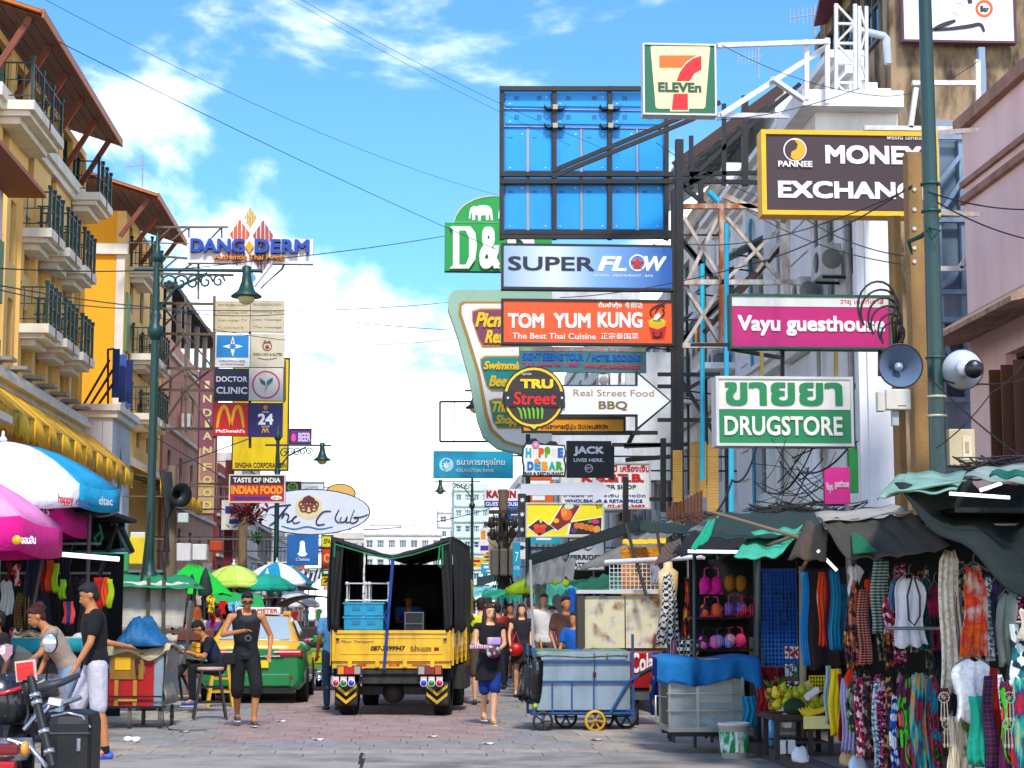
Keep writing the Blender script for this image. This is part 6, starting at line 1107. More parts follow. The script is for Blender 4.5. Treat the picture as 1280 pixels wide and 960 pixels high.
# vehicles and carts (built in their own frame: x across, y away from the camera, z up)
def LB():return MB()
def put(mb,name,m,r,**k):return mb.build(name,m,r,world=False,**k)
def ltext(r,s,x0,x1,z0,z1,y,c,bold=.02,shear=0,name='lettering',pr=.003):
 m=MB();add_text(m,s,lambda a,b,e:V((x0+(x1-x0)*a,y-e,z0+(z1-z0)*b)),pr,bold=bold,shear=shear);return put(m,name,mat(c,.6,.1,6,0),r)
YP=mat('f2c400',.38,.06,2,.04,dirt=.5,dcol='a07a1c',ds=2.5,coat=.3);TARP=mat('161617',.75,.2,2.5,.35,14,dirt=.35,dcol='3a3834');RB_=mat('0b0b0b',.8,.2,5,.2,dirt=.4,dcol='3a3630',ds=4);CH=mat('1e1c1b',.6,.2,4,.2,dirt=.5,dcol='5a5046',ds=3)
CW_=cartwheel
def cartwheel(*a,**k):return CW_(*a,world=False,**k)
TR=thing('delivery_truck','yellow drop side truck with black canvas canopy open at the rear','truck',(-.235,27.0,0),-radians(5.5))
def twheel(r,x,y,R_,w_,name='wheel'):
 o=put(MB().lathe([(R_*.6,-w_/2),(R_*.93,-w_/2),(R_,-w_*.36),(R_,w_*.36),(R_*.93,w_/2),(R_*.6,w_/2)],(x,y,R_),28,(1,0,0)),name,RB_,r);m=MB()
 for k in range(-2,3):m.lathe([(R_*1.003,-.006),(R_*1.012,0),(R_*1.003,.006)],(x+k*w_*.15,y,R_),24,(1,0,0))
 put(m,'tread',RB_,o);put(MB().lathe([(0,-w_*.3),(R_*.3,-w_*.35),(R_*.6,-w_*.2),(R_*.6,w_*.2),(R_*.3,w_*.35),(0,w_*.3)],(x,y,R_),18,(1,0,0)),'rim',mat('c8a418',.5,.1,4,.1,dirt=.5),o)
for x in(-.68,.71):twheel(TR,x,.55,.36,.25)
for x in(-.7,.7):twheel(TR,x,3.5,.36,.22)
W2=.86
put(LB().box(-W2,W2,.03,4.0,.76,.82),'bed_floor',CH,TR)
# tailgate with pressed frame and hinges
o=put(LB().bbox(-W2,W2,-.02,.02,.8,1.24,.008),'tailgate',YP,TR)
put(LB().box(-W2,W2,-.045,-.021,1.2,1.245).box(-W2,W2,-.045,-.021,.8,.845),'rail',YP,o);put(LB().box(-W2,-W2+.05,-.044,-.021,.846,1.199).box(W2-.05,W2,-.044,-.021,.846,1.199),'rail',YP,o)
put(LB().box(-W2+.12,W2-.12,-.03,-.0205,1.13,1.142).box(-W2+.12,W2-.12,-.03,-.0205,.9,.912),'ridge',YP,o)
for x in(-.6,-.2,.2,.6):put(LB().box(x-.03,x+.03,-.055,-.02,.72,.83),'hinge',YP,TR)
for x in(-.78,.78):put(LB().box(x-.025,x+.025,-.06,-.045,1.1,1.13),'latch',CH,TR)
put(LB().box(-W2,W2,-.01,.06,.7,.79),'rear_sill',YP,TR)
for x0,x1 in((-.5,-.36),(-.04,.12),(.3,.52)):put(LB().box(x0,x1,-.0135,-.0105,.725,.765),'rust_patch',mat('c8502a',.9,.3,12,.3,dirt=.6,dcol='e8b030',ds=10),TR)
ltext(TR,'Pikun Transport',-.74,-.26,1.05,1.1,-.021,'3a2a10',.0,.3);ltext(TR,'087-3399947',-.3,.2,.95,1.02,-.021,'2a1c10',.03,.15);ltext(TR,'รับจ้าง-ขนของ',.28,.58,.94,1.03,-.021,'2a1c10',.01);put(LB().box(.62,.69,-.024,-.0205,.95,1.0),'red_mark',mat('8a1a1a'),TR)
for s in(-1,1):
 o=put(LB().bbox(s*W2-.02,s*W2+.02,.03,4.0,.8,1.24,.008),'side_board',YP,TR)
 for y in(.1,1.0,2.0,3.0,3.9):put(LB().box(s*W2+.021*s-.012,s*W2+.021*s+.02*s,y-.04,y+.04,.74,1.27),'stake',YP,o)
 for z in(.9,1.0,1.1):put(LB().box(s*(W2+.02),s*(W2+.03),.15,3.85,z,z+.012),'ridge',YP,o)
 # canopy: draped canvas over hoops, sagging along the middle
def cz(x,y):return 2.6-.27*(1-abs(x/W2)**1.2)-.02*sin(y*4.2)**2
put(LB().grid(lambda u,v:V(((u-.5)*2*(W2+.04),v*3.9-.05,cz((u-.5)*2*W2,v*4)+.012*sin(u*23+v*9))),22,22),'canopy_top',TARP,TR,solid=.015)
for s in(-1,1):put(LB().grid(lambda u,v,s=s:V((s*(W2+.035+.03*sin(u*19+v*3)*v+.03*v*(1-u)),u*3.9-.04-(.12*v*(1-v)*4*(u<.01)),2.6-v*(1.36+.05*sin(u*17)))),26,12),'canopy_side',TARP,TR,solid=.012)
put(LB().grid(lambda u,v:V(((u-.5)*2*W2,3.85,2.3-v*1.1)),2,2),'canopy_front',TARP,TR,solid=.01)
for s in(-1,1):put(LB().grid(lambda u,v,s=s:V((s*(W2+.02-u*(.17-.05*v)),-.045-.03*sin(u*7+v*4),2.6-u*.03-v*1.36)),6,12),'canopy_flap',TARP,TR,solid=.012)
put(LB().grid(lambda u,v:V(((u-.5)*2*(W2+.03),-.06,cz((u-.5)*2*W2,0)-v*.06)),16,2),'canopy_hem',TARP,TR,solid=.01)
for y in(.02,1.3,2.6,3.8):put(LB().tube([(-W2+.03,y,.85),(-W2+.03,y,2.5),(0,y,cz(0,y)-.04),(W2-.03,y,2.5),(W2-.03,y,.85)],.018,6),'hoop',CH,TR)
GR_=mat('1a8a5a',.8);put(LB().tube([(-W2+.02,-.075,2.49),(-.3,-.08,2.33),(0,-.08,2.27),(.3,-.08,2.33),(W2-.02,-.08,2.5)],.012,6).tube([(.7,-.09,2.46),(.68,-.1,2.2),(.72,-.1,2.14),(.75,-.1,2.2),(.74,-.09,2.45)],.013,6).tube([(-W2+.03,-.08,2.5),(-W2+.02,-.08,2.3)],.012,6),'green_rope',GR_,TR)
put(LB().bar((.02,-.075,2.32),(-.1,-.06,.68),.008,.045),'blue_strap',mat('1f3f8a',.7),TR);put(LB().tube([(-.02,-.09,1.6),(-.1,-.1,1.45),(-.05,-.1,1.3),(-.09,-.09,1.24)],.01,5),'strap_knot',mat('2a4f9a',.8),TR)
# chassis
put(LB().box(-.4,.4,.1,4.6,.5,.62),'chassis',CH,TR);put(LB().box(-.5,.42,-.0,.06,.62,.68),'under_rail',CH,TR);put(LB().box(-.48,.45,.05,.12,.48,.58),'under_rail',CH,TR);put(LB().bar((-.74,.55,.36),(.74,.55,.36),.12),'axle',CH,TR);put(LB().ell((-.02,.55,.34),(.17,.2,.17),14,8),'differential',CH,TR);put(LB().box(-.45,.5,.9,.96,.3,.62),'cross_member',CH,TR)
for s,cl3 in((-1,('d8281e','1f8a3a','2448c8')),(1,('2448c8','1f8a3a','d8281e'))):
 xm=-.61 if s<0 else .56;o=put(LB().bbox(xm-.18,xm+.18,-.03,.04,.6,.74,.01),'tail_light',mat('3a3634',.5),TR)
 for k,(c,w_)in enumerate(((('e89a2a',.09),('c8201e',.14),('b0a8a0',.09))if s<0 else(('b0a8a0',.09),('8a1a18',.14),('c8602a',.09)))):
  x0=xm-.165+(0,.095,.24)[k];put(LB().bbox(x0,x0+w_,-.045,-.029,.615,.725,.006),'lens',mat(c,.2,.1,10,.05,coat=.6),o)
 for k,c in enumerate(cl3):
  x0=(-.8 if s<0 else .475)+k*.114;put(LB().box(x0-.045,x0+.045,-.05,-.04,.46,.58),'plate',mat('e0c8c4',.6,.15,9),TR);put(LB().lathe([(0,.012),(.04,.01),(.044,0)],(x0,-.052,.49),18,(0,-1,0)),'round_reflector',mat(c,.3,coat=.5),TR);put(LB().lathe([(.042,.006),(.053,.008),(.054,0)],(x0,-.05,.49),18,(0,-1,0)),'reflector_rim',mat('e8e8ec',.4),TR)
 o=put(LB().grid(lambda u,v,s=s:V((s*.66-.17+u*.34,.12+.02*sin(u*5)-.05*v,.5-v*.34)),6,6),'mud_flap',mat('221f1e',.8,.2,6,.2,dirt=.4,dcol='4a443c',ds=4),TR,solid=.012)
 for k in(0,1):
  z=.37-k*.115;P=[(-.15,z+.05),(0,z-.07),(.15,z+.05),(.15,z+.1),(0,z-.02),(-.15,z+.1)];put(LB().prism([(s*.66+a,b)for a,b in P],.038,.05),'chevron',mat('d8b41a',.6,.15,8,.1,dirt=.3),o)
put(LB().bbox(-.85,.85,4.15,5.6,.45,2.1,.08),'cab',YP,TR);put(LB().box(-.7,.7,4.13,4.149,1.35,1.9),'rear_window',GD,TR);put(LB().tube([(.86,5.2,1.7),(1.08,5.25,1.72)],.015,5),'mirror_arm',CH,TR);put(LB().bbox(1.02,1.18,5.22,5.27,1.45,1.78,.015),'mirror',CH,TR)
put(LB().box(.75,.98,1.5,2.6,.35,.7),'fuel_tank',CH,TR)
# load: crates, square tube frames, loudspeaker cabinet
CX=mat('14a0c4',.4,.06,3,.05,dirt=.2)
def at_truck(x,y,z):return rootmat(TR)@V((x,y,z))
def crate(lab,z,x=-.4):
 r=thing('plastic_crate',lab,'crate',at_truck(x,.35,z),-radians(5.5),'blue crates on the truck bed')
 put(LB().bbox(-.29,.29,-.2,.2,0,.2,.012),'crate_body',CX,r);put(LB().box(-.305,.305,-.215,.215,.17,.2),'rim',CX,r)
 for x in(-.22,0,.22):put(LB().box(x-.012,x+.012,-.212,-.201,.01,.168),'rib',CX,r)
 for x in(-.11,.11):put(LB().box(x-.06,x+.06,-.21,-.2,.08,.14),'grip_panel',mat('0f86a8',.5),r)
crate('lower bright blue plastic crate just above the tailgate',1.245,-.43);crate('upper bright blue plastic crate under the white tube frames',1.45,-.43);crate('blue crate mostly hidden behind the tailgate',1.04,-.43)
crate('hidden base blue crate standing on the truck floor',.83,-.43)
for i,x in enumerate((-.55,-.22)):
 r=thing('stool_frame',['white square stool frame upside down on the blue crates, at the canvas flap','second white stool frame next to it, nearer the blue strap'][i],'stool',at_truck(x,.35,1.655),-radians(5.5));WT=mat('e4e4e4',.35)
 P=[(-.14,-.1),(.14,-.1),(.14,.14),(-.14,.14)]
 for z in(.02,.27):
  for k in range(4):a_,b_=P[k],P[(k+1)%4];put(LB().tube([(a_[0],a_[1],z),(b_[0],b_[1],z)],.011,6),'tube',WT,r)
 for a_ in P:put(LB().tube([(a_[0],a_[1],0),(a_[0],a_[1],.29)],.011,6),'leg',WT,r)
 for a_ in P[:2]:
  for z in(.02,.27):put(LB().lathe([(0,.01),(.025,.01),(.028,0)],(a_[0],a_[1]-.015,z),10,(0,-1,0)),'joint_cap',WT,r)
r=thing('speaker_cabinet','black loudspeaker cabinet with grey front frame on the truck bed','loudspeaker',at_truck(.3,.4,.83),-radians(5.5));put(LB().bbox(-.14,.14,-.12,.2,0,.68,.01),'cabinet',mat('1a1a1c',.6),r)
for q in((-.14,-.125,0,.68),(.125,.14,0,.68),(-.124,.124,.66,.68),(-.124,.124,.5,.515)):put(LB().box(q[0],q[1],-.135,-.121,q[2],q[3]),'frame',mat('6a6c70',.5),r)
put(LB().lathe([(.09,0),(.08,-.01),(.02,-.03),(0,-.02)],(0,-.122,.3),16,(0,-1,0)),'cone',mat('3a3a3c',.5),r)
# taxi
def car(lab,x,y,rz,low,high,name='taxi'):
 r=thing(name,lab,'taxi',(x,y,0),rz)
 ST_=[(0,.74,.30,.86,.90),(.03,.80,.26,.95,.98),(.12,.84,.24,1.0,1.03),(.45,.87,.22,1.02,1.05),(1.0,.88,.2,.98,1.02),(2.4,.88,.2,.93,.98),(3.3,.88,.2,.9,.95),(4.1,.85,.22,.78,.84),(4.4,.76,.26,.68,.72),(4.5,.66,.32,.6,.64)]
 def ring(y,hw,zb,zm,zt):
  return[(-hw*.9,zb),(-hw,zb+.12),(-hw*1.0,zm*.6),(-hw*.985,zm-.12),(-hw*.93,zm),(-hw*.6,zt),(0,zt+.01),(hw*.6,zt),(hw*.93,zm),(hw*.985,zm-.12),(hw*1.0,zm*.6),(hw,zb+.12),(hw*.9,zb)]
 m=MB();n=13;vs=[];
 for s_ in ST_:vs+=[V((a,s_[0],b))for a,b in ring(*s_)]
 fs=[];mi=[]
 for i in range(len(ST_)-1):
  for j in range(n):
   k=(j+1)%n;f_=(i*n+j,i*n+k,(i+1)*n+k,(i+1)*n+j);m.f.append(list(f_));m.m.append(1 if 3<j+.5<8 else 0);m.s.append(True)
 m.f.append(list(range(n)));m.m.append(0);m.s.append(False);m.f.append(list(range((len(ST_)-1)*n,len(ST_)*n)));m.m.append(0);m.s.append(False);m.v=vs
 put(m,'body',[low,high],r)
 m=MB();GH=[(.42,.66,1.02,1.03),(.72,.62,1.0,1.2),(1.15,.57,1.0,1.42),(1.6,.56,1.0,1.475),(2.3,.56,1.0,1.46),(2.7,.58,1.0,1.38),(3.35,.68,.96,1.0)];vs=[]
 for y_,hw,zb,zt in GH:vs+=[V(q)for q in((-.76,y_,zb-.02),(-hw-.03,y_,zb+(zt-zb)*.75),(-hw+.05,y_,zt),(0,y_,zt+.02),(hw-.05,y_,zt),(hw+.03,y_,zb+(zt-zb)*.75),(.76,y_,zb-.02))]
 m.v=vs
 for i in range(len(GH)-1):
  for j in range(6):m.f.append([i*7+j,i*7+j+1,(i+1)*7+j+1,(i+1)*7+j]);m.m.append(0);m.s.append(True)
 put(m,'roof',high,r,solid=.01)
 WG=mat('b8c8d0',.12,.15,.8,.02,k=.7,coat=.8);put(LB().prism([(-.6,.455),(.6,.455),(.5,1.12),(-.5,1.12)],0,.012,to=lambda a,yy,b:(a,b-yy*1.2,1.05+(b-.455)*.56+(.04 if 0 else .0)+yy+.012*(1-a*a*2))),'rear_window',WG,r)
 for s in(-1,1):
  put(LB().prism([(1.0,1.06),(3.0,1.03),(2.5,1.36),(1.2,1.38)],0,.012,to=lambda a,yy,b,s=s:(s*(.735-(b-1.03)*.42+yy+.008),a,b)),'side_window',GD,r)
  o=put(LB().bbox(s*.62-.22,s*.62+.2,-.03+.0,.16,.78,.9,.03),'tail_light',mat('b81e24',.2,.15,6,.03,coat=.8),r);put(LB().box(s*.5-.16,s*.5+.28,-.036,-.03,.85,.875),'reflector_strip',mat('f0d8d8',.2,coat=.6),o)
  put(LB().box(s*.55-.12,s*.55+.12,-.012,.03,.42,.46),'bumper_reflector',mat('b01e20',.3),r)
  for y_ in(.78,3.55):
   o=put(LB().lathe([(.19,-.1),(.3,-.1),(.315,-.08),(.315,.08),(.3,.1),(.19,.1)],(s*.79,y_,.315),26,(1,0,0)),'wheel',RB_,r);put(LB().lathe([(0,.06),(.08,.09),(.19,.05)],(s*.79,y_,.315),16,(s,0,0)),'rim',mat('b8bcc0',.3,metal=.5),o)
   put(LB().lathe([(.33,0),(.36,.0),(.36,.02),(.33,.02)],(s*.862,y_,.33),24,(s,0,0)),'wheel_arch',mat('17181a',.8),r)
  put(LB().bbox(s*.98-.09,s*.98+.09,2.9,2.98,.98,1.1,.02),'mirror',low,r);put(LB().bar((s*.85,2.93,1.0),(s*.95,2.93,1.03),.03),'mirror_arm',CH,r)
 put(LB().bbox(-.62,.62,-.045,.0,.3,.5,.02),'bumper',low,r);put(LB().box(-.7,.7,-.01,.05,.2,.28),'bumper_skirt',mat('1a1a1c',.7),r);put(LB().box(-.26,.26,-.052,-.046,.6,.72),'number_plate',mat('f0d840',.5),r);put(LB().box(-.5,.5,-.02,.012,.755,.772),'boot_seam',mat('0a3a24',.6),r)
 put(LB().box(-.45,.45,-.03,-.015,.78,.8),'chrome_strip',mat('d8dce0',.15,metal=.8),r)
 o=put(LB().bbox(-.38,.38,1.25,1.55,1.48,1.6,.03),'taxi_sign',mat('f4e8e4',.4),r);ltext(r,'TAXI-METER',-.33,.33,1.51,1.58,1.249,'d02020',.02);put(LB().bbox(.42,.56,1.3,1.5,1.46,1.53,.02),'roof_lamp',mat('f0a020',.4),r)
 return r
car('yellow and green saloon taxi parked behind the walking man',-2.56,31.0,radians(1),mat('0e8a50',.3,.05,1,.03,coat=.7,dirt=.12),mat('f0bc0c',.3,.05,1,.03,coat=.7,dirt=.1))
# tuk-tuks
def tuk(lab,x,y,rz,body,roof,bump):
 r=thing('tuk_tuk',lab,'tuk-tuk',(x,y,0),rz);B_=mat(body,.4,.1,4,.1,dirt=.3,coat=.3)
 put(LB().bbox(-.62,.62,0,.9,.35,.85,.05),'rear_body',B_,r);put(LB().box(-.63,.63,-.02,.02,.42,.47),'trim_rail',mat('c8ccd0',.2,metal=.8),r);put(LB().box(-.5,.5,-.015,0,.55,.75),'rear_panel',mat('c8b81a',.5),r)
 put(LB().bbox(-.6,.6,.2,.5,.85,1.25,.05),'seat_back',mat('3a2a30',.7),r);put(LB().bbox(-.55,.55,.4,.9,.75,.86,.03),'seat',mat('7a2030',.6),r)
 put(LB().tube([(-.6,-.05,.98),(0,-.06,.98)],.05,10),'bumper_bar',mat(bump[0],.4),r);put(LB().tube([(0,-.06,.98),(.6,-.05,.98)],.05,10),'bumper_bar',mat(bump[1],.4),r)
 for s in(-1,1):
  for y_ in(.02,1.1,2.0):put(LB().tube([(s*.62,y_,.5),(s*.64,y_,1.7)],.02,6),'post',mat('9a9ca0',.3,metal=.5),r)
  put(LB().box(s*.55-.1,s*.55+.08,-.03,0,.6,.72),'tail_light',mat('d84a1a',.3,coat=.5),r);cartwheel(r,(s*.55,.45,.24),.24,.14,RB_,ax=(1,0,0));put(LB().tube([(s*.64,2.0,1.0),(s*.78,2.0,1.1)],.01,5),'mirror_arm',CH,r);put(LB().ell((s*.8,2.0,1.12),(.08,.03,.06),10,6),'mirror',mat('8a9aa0',.1,metal=.6),r)
 put(LB().grid(lambda u,v:V(((u-.5)*1.36,v*2.3-.12,1.66+.2*sin(pi*u)**.7)),14,6),'canopy',mat(roof,.6,.2,3,.2),r,solid=.03);put(LB().bbox(-.45,.45,1.7,2.0,.4,1.1,.06),'front_shield',B_,r);cartwheel(r,(0,2.3,.22),.22,.11,RB_,ax=(1,0,0));put(LB().lathe([(0,0),(.1,.02),(.1,.06)],(.2,-.03,.32),14,(0,-1,0)),'exhaust',mat('c8ccd0',.2,metal=.9),r)
 put(LB().box(-.55,.55,.05,.08,.3,.36),'step',CH,r);return r
tuk('lime green tuk-tuk with dark roof between taxi and truck',-1.9,36.2,radians(-2),'6a9a24','2a2628',('c83a8a','5ab43a'));tuk('maroon roofed tuk-tuk behind the green one',-2.9,41,radians(2),'8a3a2a','4a161c',('e8e0d0','d8a020'))
tuk('yellow roofed tuk-tuk far down the street right of the truck',1.75,46,radians(0),'7a7a7a','d8a81a',('e8e0d0','d8d0c0'))
# blue handcart
BL2=mat('1a5a96',.5,.12,4,.15,dirt=.4,dcol='3a3430',ds=4);GAL=mat('a4b4c0',.4,.12,2.5,.12,10,metal=.35,dirt=.35,dcol='6a6a66',ds=1.8)
r=thing('handcart','galvanised box handcart with blue angle frame and one yellow wheel','handcart',(2.24,23.6,0),radians(1));HC_=r
put(LB().box(-.76,.76,.02,.85,.26,1.0),'box_body',GAL,r)
for x0,x1,z0_,z1_ in((-.755,.2,.27,.63),(.205,.755,.27,.63),(-.755,.2,.635,.85),(.205,.755,.635,.85)):put(LB().box(x0,x1,.008,.019,z0_,z1_),'sheet_panel',GAL,r)
put(LB().grid(lambda u,v:V((-.78+u*1.5,-.02+v*.9,1.02+.01*sin(u*9)-(.07 if v<.01 else 0))),14,6),'lid',mat('5f7a64',.6,.15,3,.2,dirt=.5,dcol='b8b8a8',ds=5),r,solid=.02)
put(LB().box(-.7,.7,-.005,.012,.9,.985),'front_flap',GAL,r)
for z in(.23,.62,.87):put(LB().bar((-.85,-.015,z),(.82,-.015,z),.028),'rail',BL2,r)
for x in(-.82,.8):put(LB().bar((x,-.02,.2),(x,-.02,1.05 if x<0 else 1.22),.04),'corner_post',BL2,r)
put(LB().bar((-.87,.5,.2),(-.87,.5,1.1),.04),'corner_post',BL2,r)
for x in(-.52,-.2,.16):put(LB().bar((x,-.018,.24),(x,-.018,.61),.022),'upright',BL2,r)
put(LB().bar((.17,-.024,.6),(.17,-.024,.98),.012),'lock_rod',CH,r);put(LB().box(.15,.19,-.04,-.02,.68,.74),'padlock',CH,r);put(LB().box(.36,.4,-.012,.0,.9,.97),'latch',mat('6a5a3a',.5),r)
put(LB().tube([(.42,-.03,.22),(.72,-.05,.62),(1.05,-.12,.78)],.022,7),'push_handle',BL2,r);put(LB().tube([(.9,-.1,.71),(1.1,-.13,.8)],.03,8),'handle_grip',mat('1a1a1a',.6),r)
put(LB().box(-.85,.85,.0,.9,.2,.235),'base_frame',BL2,r)
for x,y_,R_,c,sp in((-.68,-.05,.13,'1c1c1c',5),(.17,-.06,.135,'d8a80c',6),(-.22,.6,.15,'3a3a3a',6),(.78,.5,.16,'2a2a2a',6),(.45,.75,.13,'1c1c1c',5)):cartwheel(r,(x,y_,R_),R_,.045,mat(c,.6,.1,5,.1,dirt=.3),BL2 if R_>.14 else mat('2a2a2a' if c!='d8a80c' else 'b8900c',.5),sp);put(LB().bar((x,y_,R_),(x,y_,.21),.03),'fork',BL2,r)
put(LB().ell((-.8,-.03,.32),.035,8,6),'ball_knob',mat('a8c84a'),r)
for o in[o for o in scene.objects if o.parent==HC_]:
 if o.name.split('.')[0]in('wheel','ball_knob','padlock','fork'):xs=[q.co.x for q in o.data.vertices];o.location.x=-.22*(min(xs)+max(xs))/2
 else:o.scale.x=.78
sheet4('bin_bag','black plastic sheet bag slung on the end of the galvanised handcart',[(645,872,23.7),(666,874,23.5),(668,824,23.5),(656,822,23.8)],mat('1a1a1c',.35,.2,6,.5),-.04,.06,th=.12,cat='bag')
# red handcart on the hotel side
r=thing('handcart','red and timber handcart with cream cloth top near the man in black','handcart',(W(172,880,24.3).x,24.3,0),radians(-4));RD=mat('b8201c',.5,.12,4,.15,dirt=.35,dcol='5a1a14',ds=3)
put(LB().box(-.38,.32,.02,1.0,.3,1.0),'box_body',GAL,r);put(LB().box(-.38,.2,0,.018,.3,.72),'red_panel',RD,r);put(LB().box(.08,.2,.0,.019,.73,.98),'red_panel',RD,r);put(LB().box(-.36,.07,-.02,.0,.64,.98),'plywood_board',mat('a87a40',.8,.2,4,.2,dirt=.5),r);put(LB().box(-.3,-.1,-.03,-.021,.76,.92),'yellow_sticker',mat('e8b81a',.6,.2,6),r)
for x in(-.3,.12-.18):put(LB().box(x,x+.05,-.025,-.001,.3,.63),'timber_strip',mat('b88a4a',.8,.2,5),r)
put(LB().box(-.25,.0,-.04,-.026,.36,.39),'timber_strip',mat('c89a5a',.8),r);put(LB().box(-.44,.36,-.03,.03,.27,.3),'base_rail',BLK,r);put(LB().bar((-.44,-.05,.42),(.34,-.05,.42),.02),'rail',BLK,r);put(LB().tube([(.0,-.06,.7),(-.02,-.06,.9),(.03,-.06,.9)],.02,6),'clamp',BLK,r)
put(LB().grid(lambda u,v:V((-.45+u*.85,-.06+v*1.0-.03*sin(u*20)*(v<.2),1.06+.04*sin(u*7+v*4)-(.1+.04*sin(u*11)if v<.08 else 0)-.1*(u<.03))),16,12),'cream_cloth',fab('d8c8a8',dirt=.3),r,solid=.03)
put(LB().grid(lambda u,v:V((.34+.03*sin(v*8),.0+u*.8,1.05-v*.7+.02*sin(u*12))),8,8),'side_sheet',mat('a8a49c',.6,.2,4,.3),r,solid=.01)
for x,y_ in((-.1,.0),(.28,.05),(-.1,.85),(.28,.85)):cartwheel(r,(x,y_,.12),.12,.05,mat('6a6258',.8,dirt=.5),ax=(1,.2,0));put(LB().bar((x,y_,.12),(x,y_,.28),.035),'fork',BLK,r)
put(LB().tube([(.36,-.06,1.0),(.34,-.1,.4),(.38,-.2,.1),(.5,-.4,.02),(.75,-.5,.015),(.95,-.35,.015)],.01,5),'loose_cable',CH,r)
x0_,x1_=W(147,800,24.5).x,W(207,800,24.5).x
def heap(u,v):
 e=min(1,3.2*min(u,1-u))**.6*min(1,3.2*min(v,1-v))**.5;q=V((u*5,v*5,2.2));return V((x0_+(x1_-x0_)*u,24.15+v*.9,1.06+e*(.2+.1*sin(u*3.4))+.13*e*noise.noise(q)+.05*e*noise.noise(q*3)))
MB().grid(heap,36,26).build('blue_tarpaulin',mat('2a6a9a',.6,.2,3,.5),solid=.02,label='crumpled blue tarpaulin heaped on top of the red handcart',cat='tarp')
sheet4('blue_tarpaulin','darker fold of blue tarpaulin hanging behind the heap',[(152,822,24.8),(205,822,24.8),(206,795,25.2),(170,790,25.2)],mat('1a4a66',.7,.2,3,.4),0,.04,seed=5,cat='tarp')
# stools
def stool(lab,px,py,Y,c,seatc,h,w_,cat='stool'):
 g=G(px,py);r=thing('bar_stool',lab,cat,g,.15);m=mat(c,.6,.1,5,.1);hs=w_/2;fs=hs*1.35
 put(LB().lathe([(0,0),(hs*1.05,0),(hs*1.12,.02),(hs*1.05,.045),(0,.05)],(0,0,h-.05),18),'seat',mat(seatc,.5,.1,4),r)
 for sx in(-1,1):
  for sy in(-1,1):put(LB().bar((sx*fs,sy*fs,0),(sx*hs*.7,sy*hs*.7,h-.05),.03 if c=='2a1c1a' else .045),'leg',m,r)
 for z in(.25,.46):
  f_=fs+(hs*.7-fs)*z/(h-.05)
  for p,q in(((-f_,-f_),(f_,-f_)),((f_,-f_),(f_,f_)),((f_,f_),(-f_,f_)),((-f_,f_),(-f_,-f_))):put(LB().bar((*p,z),(*q,z),.022 if c=='2a1c1a' else .035),'stretcher',m,r)
stool('dark metal bar stool with beige round seat before the seated man',262,900,25.6,'2a1c1a','c8aca0',.74,.34);stool('blond wooden bar stool beside the dark one',275,884,28,'d8a850','d8b060',.72,.3)
stool('low dark stool under the seated man',262,876,29.5,'2a1c1a','3a2a28',.6,.34)
# motorcycle at the picture corner
YM=15.0;BKP=mat('1c1d20',.28,.08,3,.05,coat=.5,dirt=.1,dcol='4a4a4a');SIL=mat('c0c4c8',.2,.08,3,.03,metal=.8);BKM=mat('17181a',.55,.1,5,.1)
r=thing('motorcycle','black touring motorcycle with top box, side case and mirror at the picture corner','motorcycle',(W(30,900,YM).x,YM,0))
def wb(m,name,mt):return m.build(name,mt,r)
def rbox(x0,y0,x1,y1,Y,d,bev=.04):a,b=W(x0,y0,Y),W(x1,y1,Y);return MB().bbox(a.x,b.x,Y,Y+d,b.z,a.z,bev)
MBX=MB();MBX.loft([(W(5,905,YM),.17,.16,(1,0,0),(0,1,0)),(W(4,893,YM),.2,.19,(1,0,0),(0,1,0)),(W(3,868,YM),.2,.2,(1,0,0),(0,1,0)),(W(2,850,YM),.17,.17,(1,0,0),(0,1,0)),(W(0,842,YM),.1,.1,(1,0,0),(0,1,0))],20);wb(MBX,'top_box',BKP)
wb(MB().tube([W(-20,868,YM-.2),W(3,867,YM-.21),W(20,862,YM-.19),W(31,858,YM-.04)],.018,8),'red_reflector',mat('d8203a',.2,coat=.6))
a,b=W(60,890,14.8),W(112,985,14.8);wb(MB().bbox(a.x,b.x,14.75,15.35,b.z,a.z,.09),'side_case',BKM);wb(MB().bbox(a.x+.01,b.x-.008,14.742,15.34,a.z-.17,a.z-.155,.004),'case_seam',mat('4a4c50',.4));wb(MB().tube([V((a.x+.03,14.78,a.z-.03)),V((a.x+.16,14.76,a.z-.005)),V((b.x-.07,14.77,a.z-.03)),V((b.x-.01,14.8,a.z-.12))],.012,6),'case_trim',SIL);wb(MB().bbox(b.x-.1,b.x-.07,14.735,14.76,a.z-.3,a.z-.2,.006),'case_latch',SIL)
# forks-like round post with clamps, handlebar, mirror, screen
P0,P1=W(38,845,14.4),W(66,958,14.2);wb(MB().tube([P0,P0.lerp(P1,.35),P1],[.03,.032,.036],10),'damper_tube',BKM)
for t in(.22,.3,.62,.84):c=P0.lerp(P1,t);wb(MB().lathe([(.034,-.018),(.043,-.016),(.043,.016),(.034,.018)],c,14,P1-P0),'silver_clamp',SIL)
wb(MB().tube([W(36,862,14.8),W(60,858,14.7),W(80,852,14.75),W(98,844,14.9)],[.035,.04,.028,.024],10),'handlebar_grip',mat('3a4048',.5));wb(MB().tube([W(28,866,14.8),W(56,850,14.9)],.012,6),'brake_lever',mat('c8a070',.4));wb(MB().tube([W(46,900,14.9),W(60,885,14.8),W(100,872,15.2)],.022,8),'grab_rail',SIL);wb(MB().tube([W(30,912,14.8),W(44,895,14.8),W(60,880,14.9)],.02,8),'grab_rail',SIL)
